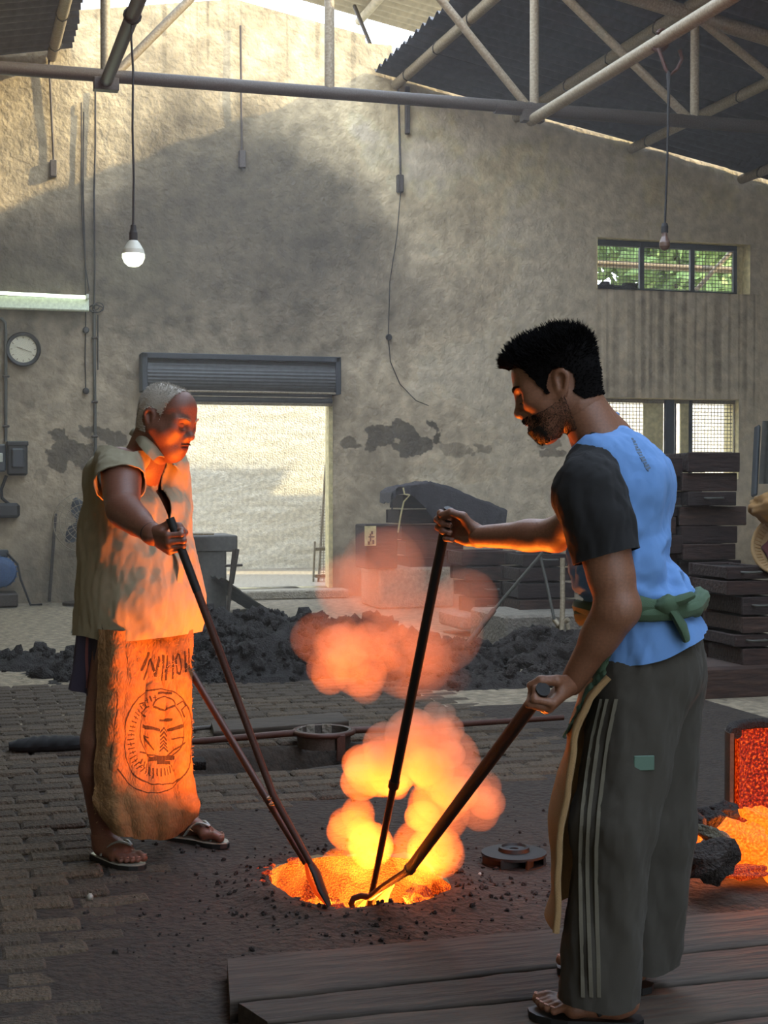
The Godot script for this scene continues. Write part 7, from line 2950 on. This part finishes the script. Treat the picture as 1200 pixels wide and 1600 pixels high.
	for ft in [[FL, -1.0], [FR, 1.0]]:
		sandal(ft[0], ft[1], man, M("sandal_black"), M("sandal_black"), M("sandal_black"))

const THUMB_TOP := [Vector3(0.022, -0.012, 0.018), Vector3(0.046, -0.026, 0.048), Vector3(0.05, -0.046, 0.078), Vector3(0.036, -0.056, 0.1)]

# the point of a mesh met first along the line of sight through that pixel of the frame
func on_surface(m: MB, px: float, py: float, fallback: float) -> Vector3:
	var key := "surf%d" % m.get_instance_id()
	if not mats.has(key):   # triangles sorted into squares of 16 pixels
		var inv := cam_basis.inverse()
		var cells := {}
		var t := 0
		while t < m.idx.size():
			var q := inv * (m.v[m.idx[t]] - EYE)
			var cell := Vector2i(int((600.0 + FOCAL * q.x / -q.z) / 16.0), int((800.0 - FOCAL * q.y / -q.z) / 16.0))
			if not cells.has(cell): cells[cell] = PackedInt32Array()
			cells[cell].append(t)
			t += 3
		mats[key] = cells
	var cells2: Dictionary = mats[key]
	var d := ray(px, py)
	var best := 1e9
	for dx in [-1, 0, 1]:
		for dy in [-1, 0, 1]:
			var c := Vector2i(int(px / 16.0) + dx, int(py / 16.0) + dy)
			if not cells2.has(c): continue
			for t in cells2[c]:
				var hit = Geometry3D.ray_intersects_triangle(EYE, d, m.v[m.idx[t]], m.v[m.idx[t + 1]], m.v[m.idx[t + 2]])
				if hit != null:
					best = minf(best, (hit - EYE).length() / d.length())
	return EYE + d * (best if best < 1e8 else fallback)

# ------------------------------------------------------------------ the tools in their hands
func grip_point(hf: Transform3D) -> Vector3:
	return hf * Vector3(0, -0.034, 0.094)

func build_tongs() -> void:
	# the older man's tongs: two long shafts that meet in a collar above the jaws
	var a := grip_point(old_hand_r)
	var tip := at(513, 1414, 4.5)
	var collar := at(427, 1243, 4.62)
	var dir := (collar - a).normalized()
	var t1 := thing("tongs", "long rusty tongs with two shafts held by the older man", "tongs", tip, "")
	var s1 := MB.new()
	s1.tube([a - dir * 0.07, a, a.lerp(collar, 0.45), a.lerp(collar, 0.452), collar, at(487, 1352, 4.54)], [0.0125, 0.0125, 0.0125, 0.012, 0.0115, 0.010], 10)
	put("front_shaft", s1, M("iron_red"), t1)
	var gp := MB.new()
	gp.tube([a - dir * 0.075, a.lerp(collar, 0.2)], [0.0138, 0.0138], 10)
	put("grip", gp, M("iron_black"), t1)
	var b := grip_point(old_hand_l)
	var c2 := at(418, 1250, 4.66)
	var s2 := MB.new()
	s2.tube([b - (c2 - b).normalized() * 0.05, b, c2, at(478, 1350, 4.57)], [0.0125, 0.0125, 0.0115, 0.009], 10)
	put("rear_shaft", s2, M("iron_red"), t1)
	var co := MB.new()
	for q in [collar, collar + dir * 0.02]:
		var ringp := []
		var u := dir.cross(Vector3.UP).normalized()
		var v := dir.cross(u)
		for k in 13: ringp.append(q + u * 0.02 * cos(TAU * k / 12) + v * 0.014 * sin(TAU * k / 12) + (c2 - collar) * 0.3)
		co.tube(ringp, 0.0035, 6, false)
	put("collar", co, M("steel_old"), t1)
	var j1 := MB.new()
	j1.tube([at(486, 1350, 4.54), at(494, 1364, 4.53), at(504, 1392, 4.51), at(515, 1416, 4.5)], [0.012, 0.0155, 0.0145, 0.008], 10, true, Vector2(1.3, 0.55))
	put("jaw", j1, M("iron_black"), t1)
	var j2 := MB.new()
	j2.tube([at(478, 1349, 4.57), at(482, 1370, 4.56), at(494, 1396, 4.53), at(510, 1412, 4.51)], [0.009, 0.011, 0.010, 0.006], 8, true, Vector2(1.3, 0.6))
	put("jaw", j2, M("hot_iron"), t1)
	# the young man's upright rod
	var c := grip_point(young_hand_r)
	var d := at(577, 1418, 4.6)
	var m := c.lerp(d, 0.66)
	var axis := (d - c).normalized()
	var t2 := thing("stirring_rod", "long dark iron rod held upright by the outstretched hand", "rod", d)
	var r1 := MB.new()
	r1.tube([c - axis * 0.055, m], [0.0145, 0.0145], 12)
	put("handle_tube", r1, M("iron_black"), t2)
	var r2 := MB.new()
	r2.tube([m - axis * 0.02, m + axis * 0.004, m + axis * 0.01, c.lerp(d, 0.9), d], [0.0165, 0.0165, 0.011, 0.010, 0.0105], 10)
	put("lower_bar", r2, M("iron_red"), t2)
	# the hooked rake
	var e := grip_point(young_hand_l)
	var h := at(640, 1358, 4.36)
	var ax2 := (h - e).normalized()
	var t3 := thing("hooked_rake", "long dark iron rake with a hooked end held low over the pit", "rake", h)
	var q1 := MB.new()
	q1.tube([e - ax2 * 0.045, h], [0.0175, 0.0165], 12)
	put("handle_tube", q1, M("iron_black"), t3)
	var q2 := MB.new()
	q2.tube([h - ax2 * 0.012, h + ax2 * 0.004, h + ax2 * 0.012, at(600, 1385, 4.5), at(578, 1402, 4.58), at(565, 1400, 4.6), at(553, 1404, 4.6), at(549, 1412, 4.6), at(551, 1418, 4.6)], [0.0185, 0.0185, 0.012, 0.0115, 0.011, 0.011, 0.011, 0.0105, 0.009], 10)
	put("hook", q2, M("iron_red"), t3)

# ------------------------------------------------------------------ smoke: banks of lit vapour over the pit
func puff(px: float, py: float, d: float, rx: float, ry: float, rz: float, dens: float, parent: Node3D, col: Color) -> void:
	var s := d / FOCAL
	var v := FogVolume.new()
	var key := "puff"
	v.shape = RenderingServer.FOG_VOLUME_SHAPE_ELLIPSOID
	var m := FogMaterial.new()
	m.density = dens
	m.albedo = col
	m.resource_name = "smoke"
	v.material = m
	v.size = Vector3(rx * 2 * s, ry * 2 * s, rz * 2)
	v.name = "puff"
	parent.add_child(v, true)
	v.position = at(px, py, d) - parent.position

func billow(label: String, px: float, py: float, d: float, bodies: Array, n: int, r0: float, r1: float, dens: float, seed_: int, deep: float) -> void:
	# many small overlapping puffs, strewn more thickly towards the middle of each body
	var root := thing("smoke", label, "smoke", at(px, py, d), "")
	root.set_meta("kind", "stuff")
	var r := RandomNumberGenerator.new()
	r.seed = seed_
	var col := Color(0.92, 0.83, 0.72)
	for q in bodies: puff(q[0], q[1], d, q[2] * 0.85, q[3] * 0.85, deep, dens * 0.35 * q[4], root, col)
	for i in n:
		var q: Array = bodies[i % bodies.size()]
		var a := r.randf() * TAU
		var k := sqrt(r.randf())
		var s := lerpf(r0, r1, pow(r.randf(), 1.6)) * (1.15 - 0.5 * k)
		puff(q[0] + q[2] * k * cos(a), q[1] + q[3] * k * sin(a), d + deep * r.randf_range(-0.8, 0.8), s * r.randf_range(0.9, 1.3), s, s * d / FOCAL, dens * q[4] * r.randf_range(0.5, 1.4), root, col)

func build_smoke() -> void:
	billow("orange lit smoke billowing up from the furnace pit", 650, 1300, 4.75, [[660, 1155, 70, 50, 1.5], [705, 1190, 52, 62, 1.4], [622, 1192, 60, 44, 1.4], [685, 1265, 56, 62, 0.75], [660, 1330, 56, 60, 0.4], [595, 1215, 34, 34, 0.9], [748, 1246, 20, 24, 0.6]], 50, 14, 48, 3.2, 31, 0.13)
	billow("thin orange smoke wisps at the left rim of the furnace pit", 560, 1320, 4.8, [[550, 1285, 42, 28, 1.0], [575, 1315, 40, 36, 1.0], [545, 1345, 50, 24, 0.6]], 9, 18, 40, 1.5, 32, 0.1)
	billow("pink smoke drifting over the dark coke heap", 570, 1020, 5.3, [[560, 1028, 66, 46, 1.0], [525, 1005, 42, 36, 1.0], [595, 1000, 60, 40, 0.8], [650, 1035, 46, 44, 0.4]], 26, 20, 50, 0.85, 33, 0.16)
	billow("thin pale smoke in front of the concrete block and tarpaulin", 650, 920, 5.7, [[620, 925, 90, 50, 1.0], [690, 950, 70, 50, 1.0], [580, 890, 50, 36, 1.0], [660, 1060, 90, 40, 0.6], [660, 860, 100, 50, 0.5]], 8, 40, 90, 0.5, 34, 0.2)
	var haze := thing("haze", "faint dusty haze in the back half of the shed", "haze", Vector3(3.25, 2.45, -11.4), "")
	haze.set_meta("kind", "stuff")
	var v := FogVolume.new()
	v.shape = RenderingServer.FOG_VOLUME_SHAPE_BOX
	var m := FogMaterial.new()
	m.density = 0.0085
	m.albedo = Color(0.95, 0.94, 0.92)
	m.resource_name = "haze"
	v.material = m
	v.size = Vector3(12.4, 4.7, 9.8)
	v.name = "air"
	haze.add_child(v)
